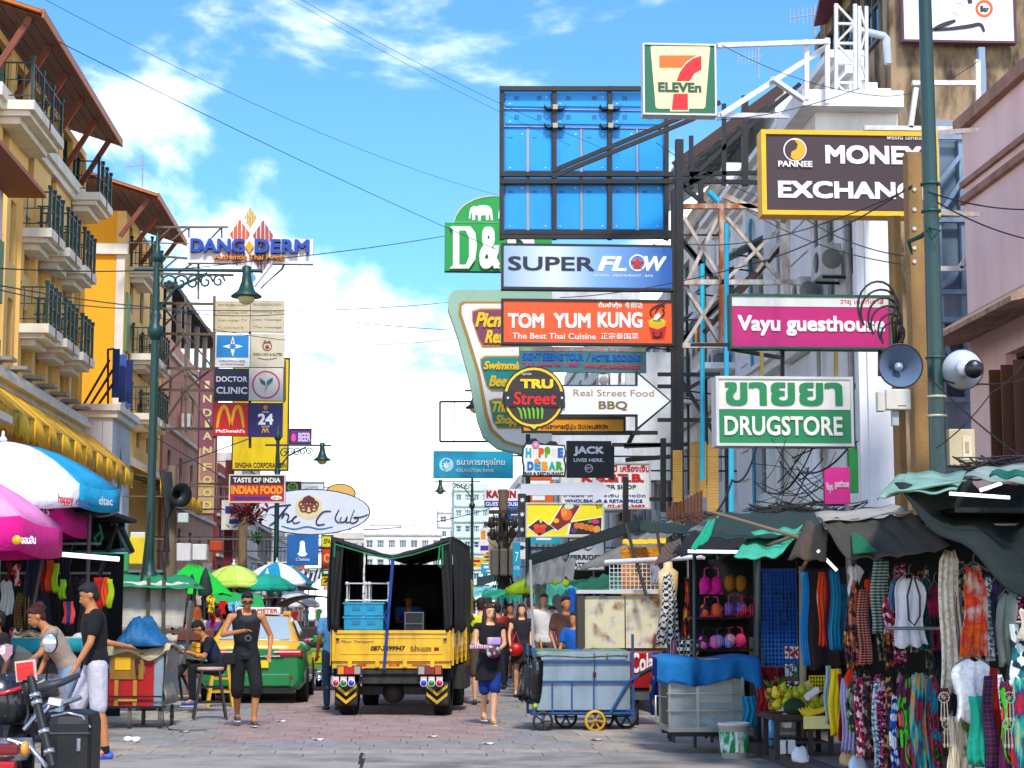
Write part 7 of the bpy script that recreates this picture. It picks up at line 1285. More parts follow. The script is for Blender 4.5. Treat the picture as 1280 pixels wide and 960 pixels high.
wb(MB().tube([W(58,850,14.9),W(60,825,14.8)],.008,5),'mirror_stalk',BKM);wb(MB().ell(W(62,804,14.8),(.054,.02,.075),20,12),'mirror',mat('e8ecf0',.08,.02,2,0,metal=.7));wb(MB().ell(W(63,804,14.83),(.06,.02,.081),20,12),'mirror_housing',BKM)
wb(MB().grid(lambda u,v:W(-12+u*60-(1-v)*8*u,858-v*52+abs(u-.45)**2*60*v,15.0+.1*sin(u*pi)),12,8),'windscreen',mat('2a3034',.1,.1,2,.0,alpha=.55,coat=.8));
wb(MB().prism([(0,.07),(.05,.085),(.1,.07),(.095,.0),(.05,-.06),(.005,0)],0,.01,to=lambda a,y,b:W(0,818,14.9)+V((a,-y,b))),'badge_sticker',pat(['e8c0b8','f4f0ec','b8909a'],'rings',16));
c0,c1=W(22,825,14.4),W(42,852,14.4);wb(MB().obox((c0+c1)/2,(c1.x-c0.x,.04,(c0.z-c1.z)*.78),Matrix.Rotation(-.12,3,'Y')),'stop_lamp',mat('d8181e',.15,.25,9,.05,coat=.8));wb(MB().obox((c0+c1)/2+V((0,.02,0)),(c1.x-c0.x+.03,.03,(c0.z-c1.z)*.78+.03),Matrix.Rotation(-.12,3,'Y')),'lamp_rim',mat('e8c8c0',.4));wb(MB().loft([(W(33,850,14.45),.06,.05,(1,0,0),(0,1,0)),(W(36,868,14.45),.04,.04,(1,0,0),(0,1,0)),(W(38,880,14.5),.045,.045,(1,0,0),(0,1,0))],12),'lamp_mount',BKM)
wb(MB().obox(W(70,877,14.75),(.1,.12,.05),Matrix.Rotation(.2,3,'Y')),'white_label_box',mat('e8e8ec',.3));wb(MB().obox(W(47,884,14.35),(.055,.02,.09),Matrix.Rotation(-.2,3,'Y')),'paper_tag',mat('d0e0c0',.5))
wb(MB().loft([(W(0,950,14.5),.2,.12,(1,0,0),(0,1,0)),(W(8,935,14.5),.22,.12,(1,0,0),(0,1,0)),(W(12,922,14.6),.17,.1,(1,0,0),(0,1,0))],16),'tail_cowl',SIL);wb(rbox(-10,930,22,944,14.3,.1,.02),'tail_light',mat('8a1a20',.2,.2,6,.05,coat=.8));wb(rbox(-10,952,18,965,14.3,.1,.02),'tail_light',mat('c8202a',.2,.2,6,.05,coat=.8));wb(MB().ell(W(31,936,14.35),(.035,.05,.06),12,8),'indicator',mat('e8a860',.2,coat=.7));wb(MB().tube([W(10,925,14.4),W(36,932,14.4),W(58,958,14.3)],.02,6),'tail_frame',SIL)
wb(MB().lathe([(.2,-.06),(.3,-.06),(.31,0),(.3,.06),(.2,.06)],(W(20,900,YM).x,15.2,.31),24,(1,0,0)),'rear_wheel',RB_);wb(MB().lathe([(.2,-.05),(.3,-.05),(.31,0),(.3,.05),(.2,.05)],(W(20,900,YM).x,16.6,.31),24,(1,0,0)),'front_wheel',RB_);wb(MB().loft([((W(20,900,YM).x,15.1,.75),.12,.1,(1,0,0),(0,0,1)),((W(20,900,YM).x,15.7,.8),.2,.16,(1,0,0),(0,0,1)),((W(20,900,YM).x,16.4,.8),.14,.16,(1,0,0),(0,0,1))],14),'fuel_tank',BKP)
# people: one continuous remeshed body, clothes as shells over it
def blob(mb,name,mt,par,vox,smooth=4):
 me=bpy.data.meshes.new('t');me.from_pydata([tuple(q)for q in mb.v],[],mb.f);bm=bmesh.new();bm.from_mesh(me);bmesh.ops.recalc_face_normals(bm,faces=bm.faces);bm.to_mesh(me);bm.free()
 o=bpy.data.objects.new('t',me);COL.objects.link(o);r=o.modifiers.new('r','REMESH');r.mode='VOXEL';r.voxel_size=vox;r.use_smooth_shade=True
 s=o.modifiers.new('s','SMOOTH');s.factor=.5;s.iterations=smooth
 dg=bpy.context.evaluated_depsgraph_get();m2=bpy.data.meshes.new_from_object(o.evaluated_get(dg));bpy.data.objects.remove(o);m2.name=name;m2.materials.clear();m2.materials.append(mt)
 m2.polygons.foreach_set('use_smooth',[True]*len(m2.polygons));c=bpy.data.objects.new(name,m2);COL.objects.link(c);c.parent=par;return c
def cap(m,a,ra,b,rb,n=10):
 a,b=V(a),V(b);m.tube([a,a.lerp(b,.5),b],[ra,(ra+rb)/2*1.02,rb],n);m.ell(a,ra*.99,n,6);m.ell(b,rb*.99,n,6)
SK={'tan':mat('b8805c',.55,.05,6,.08,k=1),'pale':mat('d8a888',.55,.05,6,.08,k=1),'brown':mat('8a5638',.5,.05,6,.08,k=1)}
def person(lab,px,py,Y,h,rz,skin='tan',top=('tee','202020'),bot=('shorts','202020'),hair=('short','1a1412'),shoe='2a2a2a',P=None,near=False,lean=0,xyz=None,feet=True,vox=None,sock=None,group=None):
 g=xyz or V((W(px,770,Y).x,Y,0));r=thing('person',lab,'person',g,rz,group);k=h/1.75;vox=vox or(.0105 if near else .019)
 J=dict(pel=(0,0,.95),neck=(0,.0,1.49),head=(0,.02,1.635),sl=(-.19,0,1.43),sr=(.19,0,1.43),el=(-.24,-.03,1.15),er=(.24,-.03,1.15),wl=(-.25,.05,.9),wr=(.25,.05,.9),hl=(-.09,0,.92),hr=(.09,0,.92),kl=(-.1,.02,.5),kr=(.1,.02,.5),al=(-.1,-.02,.09),ar=(.1,-.02,.09))
 J.update(P or{});J={a:V(b)*k for a,b in J.items()};sk=SK[skin]
 side=(J['sr']-J['sl']).normalized();up=(J['neck']-J['pel']).normalized();fwd=up.cross(side).normalized()*1.0;side=fwd.cross(up).normalized()
 slim=.93 if hair[0]=='long' else 1
 def torso(m,e=0,t0=0,t1=1):
  R_=[(-.06,.15,.105),(.05,.155,.11),(.25,.135,.095),(.55,.16,.11),(.8,.175,.105),(.93,.13,.085),(1.0,.062,.06)]
  m.loft([(J['pel'].lerp(J['neck'],t),(a*slim+e)*k,(b*slim+e)*k,side,fwd)for t,a,b in R_ if t0<=t<=t1],18)
 m=MB();torso(m);cap(m,J['sl'],.052*k,J['sr'],.052*k)
 cap(m,J['neck']-up*.02,.055*k,J['head']-up*.05*k,.05*k)
 hd=J['head'];hu=(hd-J['neck']).normalized()if(hd-J['neck']).length>.01 else up;hf=(fwd+V((0,0,0))).normalized()
 if P and 'look' in P:hf=(V(P['look'])).normalized()
 hs=hf.cross(hu).normalized();hu2=hs.cross(hf).normalized();HM=Matrix((hs,hf,hu2)).transposed();H=lambda x,y,z:hd+HM@V((x,y,z))*k
 m.ell(H(0,-.01,.035),(.074*k,.092*k,.088*k),16,12,M3=HM);m.ell(H(0,.018,-.03),(.058*k,.07*k,.075*k),14,10,M3=HM);m.ell(H(0,.06,-.085),(.026*k,.024*k,.022*k),8,6,M3=HM)
 if near:cap(m,H(0,.088,.012),.007*k,H(0,.104,-.028),.012*k,6);m.ell(H(0,.084,-.058),(.024*k,.012*k,.009*k),8,6,M3=HM)
 for s in(-1,1):m.ell(H(s*.076,-.005,-.005),(.012*k,.02*k,.03*k),8,6,M3=HM)
 for a,b,c,s in(('sl','el','wl',-1),('sr','er','wr',1)):
  cap(m,J[a],.048*k*slim,J[b],.037*k*slim);cap(m,J[b],.038*k*slim,J[c],.026*k);d=(J[c]-J[b]).normalized();x,y=frame_for(d);q=J[c]+d*.05*k;cap(m,J[c],.025*k,q,.03*k)
  if near:
   w_=side if abs(side.dot(d))<.8 else fwd;w_=(w_-d*w_.dot(d)).normalized();pn=d.cross(w_)*s
   for i,l in enumerate((.062,.072,.068,.054)):b0=q+w_*(i-1.5)*.017*k+d*.02*k;b1=b0+d*l*.55*k+pn*.008*k;b2=b1+(d*.75+pn*.6)*l*.5*k;cap(m,b0,.0095*k,b1,.009*k,6);cap(m,b1,.009*k,b2,.008*k,6)
   t0=J[c]+d*.03*k+w_*.025*k*-s;cap(m,t0,.012*k,t0+(d*.6-w_*s*.7)*.045*k,.01*k,6)
  else:m.ell(q+d*.04*k,.032*k,8,6)
 for a,b,c in(('hl','kl','al'),('hr','kr','ar')):
  cap(m,J[a],.085*k*slim,J[b],.055*k*slim);cb=J[b].lerp(J[c],.3)-fwd*.012;cap(m,J[b],.052*k,cb,.054*k*slim);cap(m,cb,.054*k*slim,J[c],.035*k)
  f_=V(P.get('foot_'+c[1],(0,1,0))).normalized()if P else V((0,1,0));cap(m,J[c],.036*k,J[c]+f_*.12*k-V((0,0,.05))*k,.03*k)
 body=blob(m,'body',sk,r,vox)
 # face
 if near:
  for s in(-1,1):put(MB().ell(H(s*.03,.082,.012),(.013*k,.008*k,.006*k),8,6,M3=HM),'eye',mat('e8e4e0',.3,0,2,0),r);put(MB().ell(H(s*.03,.0885,.012),(.006*k,.004*k,.006*k),8,6,M3=HM),'iris',mat('1a100c',.2,0,2,0),r);put(MB().tube([H(s*.014,.093,.032),H(s*.032,.089,.038),H(s*.05,.076,.03)],.0045*k,5),'eyebrow',mat(hair[1],.9),r)
  put(MB().tube([H(-.022,.09,-.056),H(0,.097,-.055),H(.022,.09,-.056)],.005*k,6),'lips',mat('9a4a40',.5),r)
  # hair
 HR=mat(hair[1],.75,.3,30,.5,90,stretch=(1,1,.3));m=MB()
 m.ell(H(0,-.02,.05),(.08*k,.092*k,.085*k),16,10,M3=HM);m.ell(H(0,.03,.094),(.062*k,.052*k,.034*k),12,8,M3=HM);m.ell(H(0,-.05,-.01),(.068*k,.056*k,.075*k),12,8,M3=HM)
 if hair[0]=='long':
  for s in(-1,0,1):cap(m,H(s*.05,-.04,.03),.045*k,H(s*.07,-.055,-.17),.042*k);
  for s in(-1,1):cap(m,H(s*.07,.0,.02),.022*k,H(s*.085,.03,-.19),.024*k)
 if hair[0]=='bun':m.ell(H(0,-.11,.06),.045*k,10,8)
 if hair[0]=='cap':m=MB();m.ell(H(0,-.005,.06),(.086*k,.1*k,.08*k),16,10,M3=HM);m.ell(H(0,.11,.06),(.06*k,.06*k,.012*k),12,6,M3=HM)
 if hair[0]=='curly':
  for i in range(18):m.ell(H(RS.uniform(-.07,.07),RS.uniform(-.11,.03),RS.uniform(.02,.14)),RS.uniform(.022,.034)*k,7,5)
 blob(m,'cap' if hair[0]=='cap' else 'hair',HR,r,max(vox,.011),2)
 # clothes
 tk,tc_=top[0],top[1];tm=tc_ if not isinstance(tc_,str)else fab(tc_);m=MB();e=.018
 if tk=='tank':torso(m,e,-.1,.93);[(cap(m,J['pel'].lerp(J['neck'],.78)+(side*s*.085+fwd*s2*.085)*k,.034*k,J['pel'].lerp(J['neck'],.93)+(side*s*.1+fwd*s2*.05+up*.03)*k,.034*k),cap(m,J['pel'].lerp(J['neck'],.93)+(side*s*.1+fwd*s2*.05+up*.03)*k,.034*k,J['pel'].lerp(J['neck'],.95)+(side*s*.1+up*.035)*k,.036*k))for s in(-1,1)for s2 in(-1,1)]
 else:torso(m,e,-.1 if tk!='crop' else .2,.95)
 if tk in('tee','long'):
  cap(m,J['sl'],.066*k,J['sr'],.066*k)
  for a,b,c in(('sl','el','wl'),('sr','er','wr')):
   if tk=='tee':cap(m,J[a],.066*k,J[a].lerp(J[b],.62),.06*k)
   else:cap(m,J[a],.066*k,J[b],.055*k);cap(m,J[b],.055*k,J[b].lerp(J[c],.85),.042*k)
 if tk=='dress':
  torso(m,e,-.1,.95);cap(m,J['sl'],.062*k,J['sr'],.062*k);m.loft([(J['pel']+V((0,0,.1))*k,.16*k,.13*k,(1,0,0),(0,1,0)),(J['pel']-V((0,0,.1))*k,.2*k,.17*k,(1,0,0),(0,1,0)),(J['pel']-V((0,0,.3))*k,.22*k,.18*k,(1,0,0),(0,1,0))],16)
 tp=blob(m,{'tank':'tank_top','tee':'shirt','long':'long_shirt','dress':'dress','crop':'top'}[tk],tm,r,max(vox,.012),3)
 bk,bc=bot[0],bot[1];bmt=bc if not isinstance(bc,str)else fab(bc)
 if bk!='none':
  m=MB();m.loft([(J['pel']-V((0,0,.07))*k,.16*k,.125*k,side,fwd),(J['pel']+up*.09*k,.15*k,.115*k,side,fwd)],16);fr={'shorts':.95,'mini':.5,'pants':1.0,'long_shorts':1.15}[bk]
  for a,b,c in(('hl','kl','al'),('hr','kr','ar')):
   if bk=='mini':cap(m,J[a],.1*k,J[a].lerp(J[b],.55),.088*k)
   else:cap(m,J[a],.104*k,J[a].lerp(J[b],min(1,fr)),(.088 if bk!='pants' else .07)*k)
   if bk=='long_shorts':cap(m,J[b],.088*k,J[b].lerp(J[c],.15),.086*k)
   if bk=='pants':cap(m,J[b],.068*k,J[b].lerp(J[c],.92),.055*k)
  blob(m,'trousers' if bk=='pants' else 'shorts',bmt,r,max(vox,.012),3)
 if feet:
  for c in('al','ar'):
   f_=V(P.get('foot_'+c[1],(0,1,0))).normalized()if P else V((0,1,0));m=MB();a_=J[c]-V((0,0,.045))*k;cap(m,a_-f_*.04*k,.042*k,a_+f_*.15*k-V((0,0,.01)),.034*k);o=blob(m,'shoe',mat(shoe,.6),r,.011,2)
   s2=f_.cross(V((0,0,1)));put(MB().loft([(a_-f_*.085*k-V((0,0,.042))*k,.03*k,.008,s2,(0,0,1)),(a_-f_*.05*k-V((0,0,.042))*k,.042*k,.01,s2,(0,0,1)),(a_+f_*.1*k-V((0,0,.044))*k,.045*k,.01,s2,(0,0,1)),(a_+f_*.19*k-V((0,0,.04))*k,.025*k,.008,s2,(0,0,1))],12),'sole',mat('d8d8dc' if near else '3a3a3a',.6),o)
   if sock:put(MB().tube([J[c]-V((0,0,.02)),J[c]+(J['k'+c[1]]-J[c])*.12],.043*k,10),'sock',fab(sock),r)
 r['_']=0;del r['_'];return r,J,H
cam_=pi
# man in black walking away from the table, seen from the side
r,J,H=person('man in black t-shirt and pale grey shorts walking with head bowed past the red handcart',122,945,19.2,1.8,pi*.60,'tan',('tee','0d0e12'),('shorts','c8c4cc'),('short','1a1614'),'4a6ac8',dict(head=(0,.09,1.61),neck=(0,.05,1.48),sl=(-.19,.03,1.42),sr=(.19,.03,1.42),el=(-.23,.1,1.15),wl=(-.2,.22,.93),er=(.24,-.05,1.15),wr=(.25,.06,.9),kr=(.1,.16,.52),ar=(.1,.12,.12),kl=(-.1,-.02,.5),al=(-.1,-.1,.09),look=(0,1,-.45)),near=True,sock='101014')
for c,cc in(('al','c8283a'),):p=J[c]-V((0,0,.03));put(MB().tube([p+V((-.045,.02,-.02)),p+V((0,.06,.03)),p+V((.045,.02,-.02))],.012,6),'shoe_stripe',mat(cc),r)
person('red haired woman in beige shirt bending over the vendor table',76,900,20.3,1.68,pi*.62,'tan',('tee','a8988a'),('pants','8aa0b8'),('curly','4a1f14'),'3a3a3a',dict(pel=(0,-.12,.93),neck=(0,.16,1.38),head=(0,.27,1.5),sl=(-.17,.12,1.33),sr=(.17,.12,1.33),el=(-.2,.25,1.1),er=(.2,.1,1.06),wl=(-.14,.4,.98),wr=(.16,.2,.84),hl=(-.09,-.12,.9),hr=(.09,-.12,.9),look=(0,1,-.5)),near=True)
person('vendor in white shirt reaching one arm out behind the bending woman',96,900,21.9,1.66,-pi*.35,'tan',('tee','c8c8e0'),('pants','1a1c24'),('short','1a1210'),'2a2a2a',dict(pel=(0,-.1,.93),neck=(-.02,.12,1.3),head=(-.02,.24,1.4),sl=(-.18,.1,1.26),sr=(.17,.1,1.28),er=(.2,.36,1.2),wr=(.15,.6,1.16),el=(-.2,.2,1.02),look=(0,1,-.6)),near=True)
person('vendor in dark clothes cut by the picture edge beside the table',-2,900,19.8,1.5,pi*.7,'brown',('tee','17171c'),('pants','1a1c24'),('short','120e0c'),'2a2a2a',near=True)
# walking man in tank top looking at his phone
r,J,H=person('man in black tank top and long shorts walking towards the camera reading his phone',308,907,24.6,1.76,pi+.22,'tan',('tank',pat(['17181c','17181c','17181c','3a3c44'],'noise',4)),('long_shorts','101116'),('short','14100e'),'5a5048',dict(sl=(-.205,0,1.43),sr=(.205,0,1.43),er=(.31,.06,1.2),wr=(.08,.26,1.25),el=(-.33,-.04,1.18),wl=(-.3,.08,.95),kl=(-.12,.2,.53),al=(-.1,.16,.12),kr=(.1,-.02,.5),ar=(.06,-.3,.16),head=(0,.05,1.63),look=(0,1,-.35)),near=True)
put(MB().obox(V((.02,.34,1.31)),(.075,.012,.14),Matrix.Rotation(-.6,3,'X')),'phone',mat('20242c',.2,coat=.6),r);put(MB().bbox(.14,.3,.0,.12,.82,.97,.03),'waist_bag',fab('1a1a1e'),r);put(MB().tube([H(-.06,.06,.012),H(0,.105,.018),H(.06,.06,.012)],.014,6),'sunglasses',mat('0c0c0e',.15,coat=.8),r);put(MB().lathe([(.03,0),(.045,.003),(.045,0)],(-.01,.132,1.16),14,(0,1,0)),'chest_print',mat('6a6c74',.8),r)
# seated man with phone
r,J,H=person('young man seated on a low stool bent over his phone beside the stools',272,876,28.4,1.72,pi*.62,'tan',('tee',pat(['14161e','1f3a5a','14161e'],'noise',3)),('pants','0e0f14'),('short','0e0b0a'),'2a4a9a',dict(pel=(0,-.05,.68),neck=(0,.2,1.15),head=(0,.3,1.28),sl=(-.18,.16,1.1),sr=(.18,.16,1.1),el=(-.2,.25,.86),er=(.2,.25,.86),wl=(-.06,.44,.92),wr=(.06,.44,.92),hl=(-.09,0,.66),hr=(.09,0,.66),kl=(-.12,.42,.68),kr=(.1,.45,.76),al=(-.12,.4,.2),ar=(-.02,.72,.45),look=(0,1,-.8),foot_r=(0,1,.2)),near=True)
put(MB().obox(V((0,.52,.97)),(.075,.012,.14),Matrix.Rotation(-.9,3,'X')),'phone',mat('e8e8ec',.2,coat=.6),r);put(MB().bbox(-.17,.14,.3,.36,.84,1.06,.02),'yellow_red_bag',pat(['e8c020','b82020','e8c020'],'bands',2),r)
# woman walking with shopping
r,J,H=person('woman with long brown hair in black top and blue shorts carrying shopping',612,905,24.9,1.6,pi*1.06,'pale',('dress','101014'),('shorts','16348a'),('long','4a2a18'),'b89a6a',dict(el=(-.22,.02,1.17),wl=(-.08,.26,1.1),er=(.22,.02,1.17),wr=(.1,.27,1.12),kl=(-.05,.14,.52),al=(-.02,.14,.1),kr=(.07,-.02,.5),ar=(.03,-.26,.15),look=(-.1,1,-.1)),near=True)
put(MB().ell((.02,.3,.98),(.1,.07,.09),12,8),'shopping_bag',pat(['d8d0c0','8a3a5a','3a3a3a','e8e8e8'],'noise',8),r);put(MB().bbox(.0,.34,.24,.32,1.02,1.07,.015),'magazines',pat(['e87a9a','f4f4f4','8a8aa0'],'stripes',5),r);put(MB().bbox(-.08,.1,.25,.33,1.07,1.17,.02),'gift_box',pat(['e8c890','b8a0d8'],'noise',6),r)
person('helper in pale blue shirt and jeans standing at the truck tail corner',417,888,28.9,1.68,pi*.1,'brown',('tee','6a9ac8'),('pants','24405a'),('short','120e0c'),'1c1614',dict(er=(.22,.1,1.15),wr=(.1,.28,1.2)),near=True)
# helper inside the truck
p=at_truck(.1,1.5,.83);person('helper squatting inside the dark truck canopy with one forearm on the loudspeaker',0,0,0,1.55,pi,'brown',('tee','2a4a7a'),('pants','14141a'),('short','0e0b0a'),'1c1614',dict(pel=(0,-.2,.4),neck=(0,.1,.84),head=(0,.16,.98),sl=(-.18,.08,.8),sr=(.18,.08,.8),el=(-.2,.35,.66),wl=(-.12,.6,.68),er=(.2,.3,.6),wr=(.1,.5,.6),hl=(-.09,-.18,.38),hr=(.09,-.18,.38),kl=(-.14,.2,.5),kr=(.14,.2,.5)),xyz=p)
person('woman with orange hair and teal top behind the metal cabinet',246,850,37,1.62,pi*.1,'pale',('tank','1f9a8a'),('pants','3a2a3a'),('long','a85a24'),'3a2a2a')
tops=['tee','tank','dress','tee','long','tee','tank'];crowd=[(601,30.5,1.74,0,'pale',('tee',pat(['d8e02a','e8e8e0','3a3a3a'],'voronoi',8)),('shorts','5a4a3a'),('short','3a2418'),'man in yellow and white shirt seen from behind beside the truck'),(652,33,1.66,pi,'pale',('dress','2a2630'),('none','202020'),('long','3a1c14'),'woman in short dark dress carrying a red bag behind the shopper'),(670,35,1.68,pi*.9,'pale',('tank','c8c0b4'),('mini','3a4a7a'),('long','5a3020'),'woman in stone coloured top walking next to the red bag woman'),(690,33,1.62,pi,'tan',('tee','6a5a8a'),('shorts','2a3a6a'),('long','5a2a1c'),'auburn haired woman in violet top behind the handcart'),(707,30,1.76,pi*1.1,'tan',('tee','7a5a4a'),('shorts','22243a'),('short','1a1210'),'person in brown shirt between auburn woman and blue shirt'),(718,27.6,1.5,pi*.8,'tan',('tee','2f6ac0'),('shorts','1a1c2a'),('short','120e0c'),'boy in bright blue shirt near the rusty board'),(727,33,1.66,pi*1.15,'brown',('tank','5a3a2c'),('shorts','d8d4cc'),('short','14100e'),'person in brown vest tucked by the rusty board post'),(638,38,1.7,pi,'tan',('tee','a83a3a'),('pants','2a2a34'),('short','1a1210'),'person in brick red shirt further down the lane'),(662,42,1.84,0,'pale',('tee','e0dcd8'),('shorts','6a6050'),('short','6a4a2a'),'person in white shirt walking away far down the lane'),(684,45,1.8,pi,'tan',('long','2a2a44'),('pants','1c1c24'),('short','120e0c'),'person in navy long sleeves deep in the crowd'),(625,48,1.7,pi,'tan',('tee','d88a3a'),('shorts','3a3a4a'),('short','1a1210'),'person in orange shirt deep in the crowd'),(645,54,1.7,0,'pale',('tank','3a7a8a'),('mini','2a2a2a'),('long','8a5a2a'),'fair haired person in teal vest walking away deep in the crowd'),(612,58,1.74,pi,'tan',('tee','e8e8e8'),('pants','3a3a3a'),('cap','2a4a8a'),'person in white shirt and blue cap far behind the truck'),(674,36,1.56,pi*.9,'tan',('dress','7a2a4a'),('none','202020'),('long','1a1210'),'woman in wine red dress behind the stone coloured top'),(300,38,1.62,0,'tan',('tee','e0e0e4'),('pants','2a2a3a'),('cap','e8e8ec'),'shopper in white cap behind the taxi roof'),(272,37,1.6,.3,'tan',('tee','6a4a8a'),('pants','1a1a2a'),('short','14100e'),'shopper in purple shirt behind the seated man'),(333,44,1.66,pi,'tan',('tee','3a6a8a'),('pants','2a2a34'),('short','14100e'),'stall keeper in blue grey shirt beyond the taxi'),(592,66,1.7,pi,'tan',('tee','8a2a3a'),('pants','2a2a34'),('short','14100e'),'farthest figure in maroon shirt by the lamp post')]
rc=random.Random(4)
for i,(px,Y,h,rz,sk_,tp_,bt_,hr_,lab)in enumerate(crowd):
 a=.14 if i%2 else-.14;person(lab,px,0,Y,h,rz,sk_,tp_,bt_,hr_,'3a3430',dict(kl=(-.1,a+.03,.5),al=(-.1,a*.8,.1),kr=(.1,-a*.3+.03,.5),ar=(.1,-a,.1),el=(-.24,-a*.5,1.16),wl=(-.23,-a*.5+.14,.96),er=(.24,a*.5,1.16),wr=(.22,a*.5+.14,.96)),vox=.02 if Y<36 else .028)
c=W(645,812,32.8);MB().ell(c,(.13,.08,.12),12,8).tube([c+V((-.07,0,.1)),c+V((0,0,.32)),c+V((.07,0,.1))],.01,5).build('handbag',mat('c81e28',.4),label='bright red handbag at the side of the woman in short dark dress',cat='bag')
kids_={}
for x in scene.objects:
 if x.parent:kids_.setdefault(x.parent.name,[]).append(x)
ppl=[o for o in scene.objects if not o.parent and o.name.startswith('person')][-16:]
for i,(k,px,Y,rz,lab)in enumerate([(0,690,41,3.3,'yellow and white shirted person among the crowd facing the camera'),(3,655,35.5,.3,'person in violet seen from behind, between the shoppers'),(4,632,43,2.9,'second brown shirted figure by the lime umbrella'),(7,668,52,.2,'brick red figure walking away down the lane'),(8,640,63,3,'distant white shirted figure coming up the lane'),(9,606,52,.1,'navy sleeved figure walking away by the truck side'),(10,656,70,3.2,'tiny distant figure in orange'),(6,680,33,3.0,'brown vest figure right behind the handcart'),(5,622,37,.2,'blue shirted boy walking away behind the shopper')]):
 c=copytree(ppl[k],None,kids_);c.location=(W(px,770,Y).x,Y,0);c.rotation_euler.z=rz;c['label']=lab
 # ============================================================ near right stalls
BK=fab('060507')
r=thing('clothes_stall','black framed corner clothes stall behind the hanging garments','stall',(4.6,16,.13))
MB().box(4.2,7.6,17.5,17.54,.0,2.25).build('backing_cloth',BK,r);MB().box(4.3,7.9,14.3,17.55,2.26,2.3).build('stall_roof',fab('1c241f'),r);MB().box(3.9,7.8,19.2,21.8,2.4,2.44).build('stall_roof',fab('1a201e'),r)
MB().box(4.6,7.6,21.7,21.75,.1,2.5).build('backing_cloth',fab('17161a'),r)
MB().box(7.55,7.6,17.6,21.7,.1,2.5).build('backing_cloth',fab('17161a'),r)
for x,y in((4.2,17.45),(5.5,15.2),(3.62,21.4)):MB().tube([(x,y,.0),(x,y,2.5)],.03,8).build('post',mat('5a5e60',.5),r)
for z,y,x0 in((2.2,16.0,3.75),(2.2,15.2,3.95),(1.35,15.0,3.9),(2.18,14.6,4.6),(1.4,14.4,4.7)):MB().tube([(x0,y,z),(7.4,y,z)],.016,6).build('rail',mat('9a9a98',.35,metal=.5),r)
E1,E2,E3,E4=(pat(['2a1a24','a8483a','3a2a4a','d8a05a','1a1a1e'],'voronoi',30),pat(['6a1a3a','d84a7a','2a1a2a','e8b8c8'],'voronoi',34,(1,1,2)),pat(['1a2a5a','2a8a9a','e8e8e8','16161e'],'magic',14),pat(['14141a','5a2a2a','14141a','a8988a'],'voronoi',26))
TIE=pat(['16122a','3a1a6a','2aa0b8','e85a2a','1a1a2a','5ac84a','6a1a4a'],'rings',7.5,(1.3,1.3,.6));TIE2=pat(['141826','c8302a','1a2a6a','3ab0a0','e8902a','5a1a5a'],'noise',5,(2,2,.5));GRY=pat(['c8c0a8','3a4a3a','8a9a7a','1c221c'],'voronoi',28);LACE=pat(['ece4d0','d8ccb0','f4eee0'],'voronoi',40);WHI=fab('eceff4');BWP=pat(['141416','e8e8e4'],'check',26)
TEALP=pat(['2a4a4a','7a9a90','1a2424','b8c8b8'],'bands',12);PNKP=pat(['8a1a3a','f0d0d8','c83a5a','4a1020'],'voronoi',32)
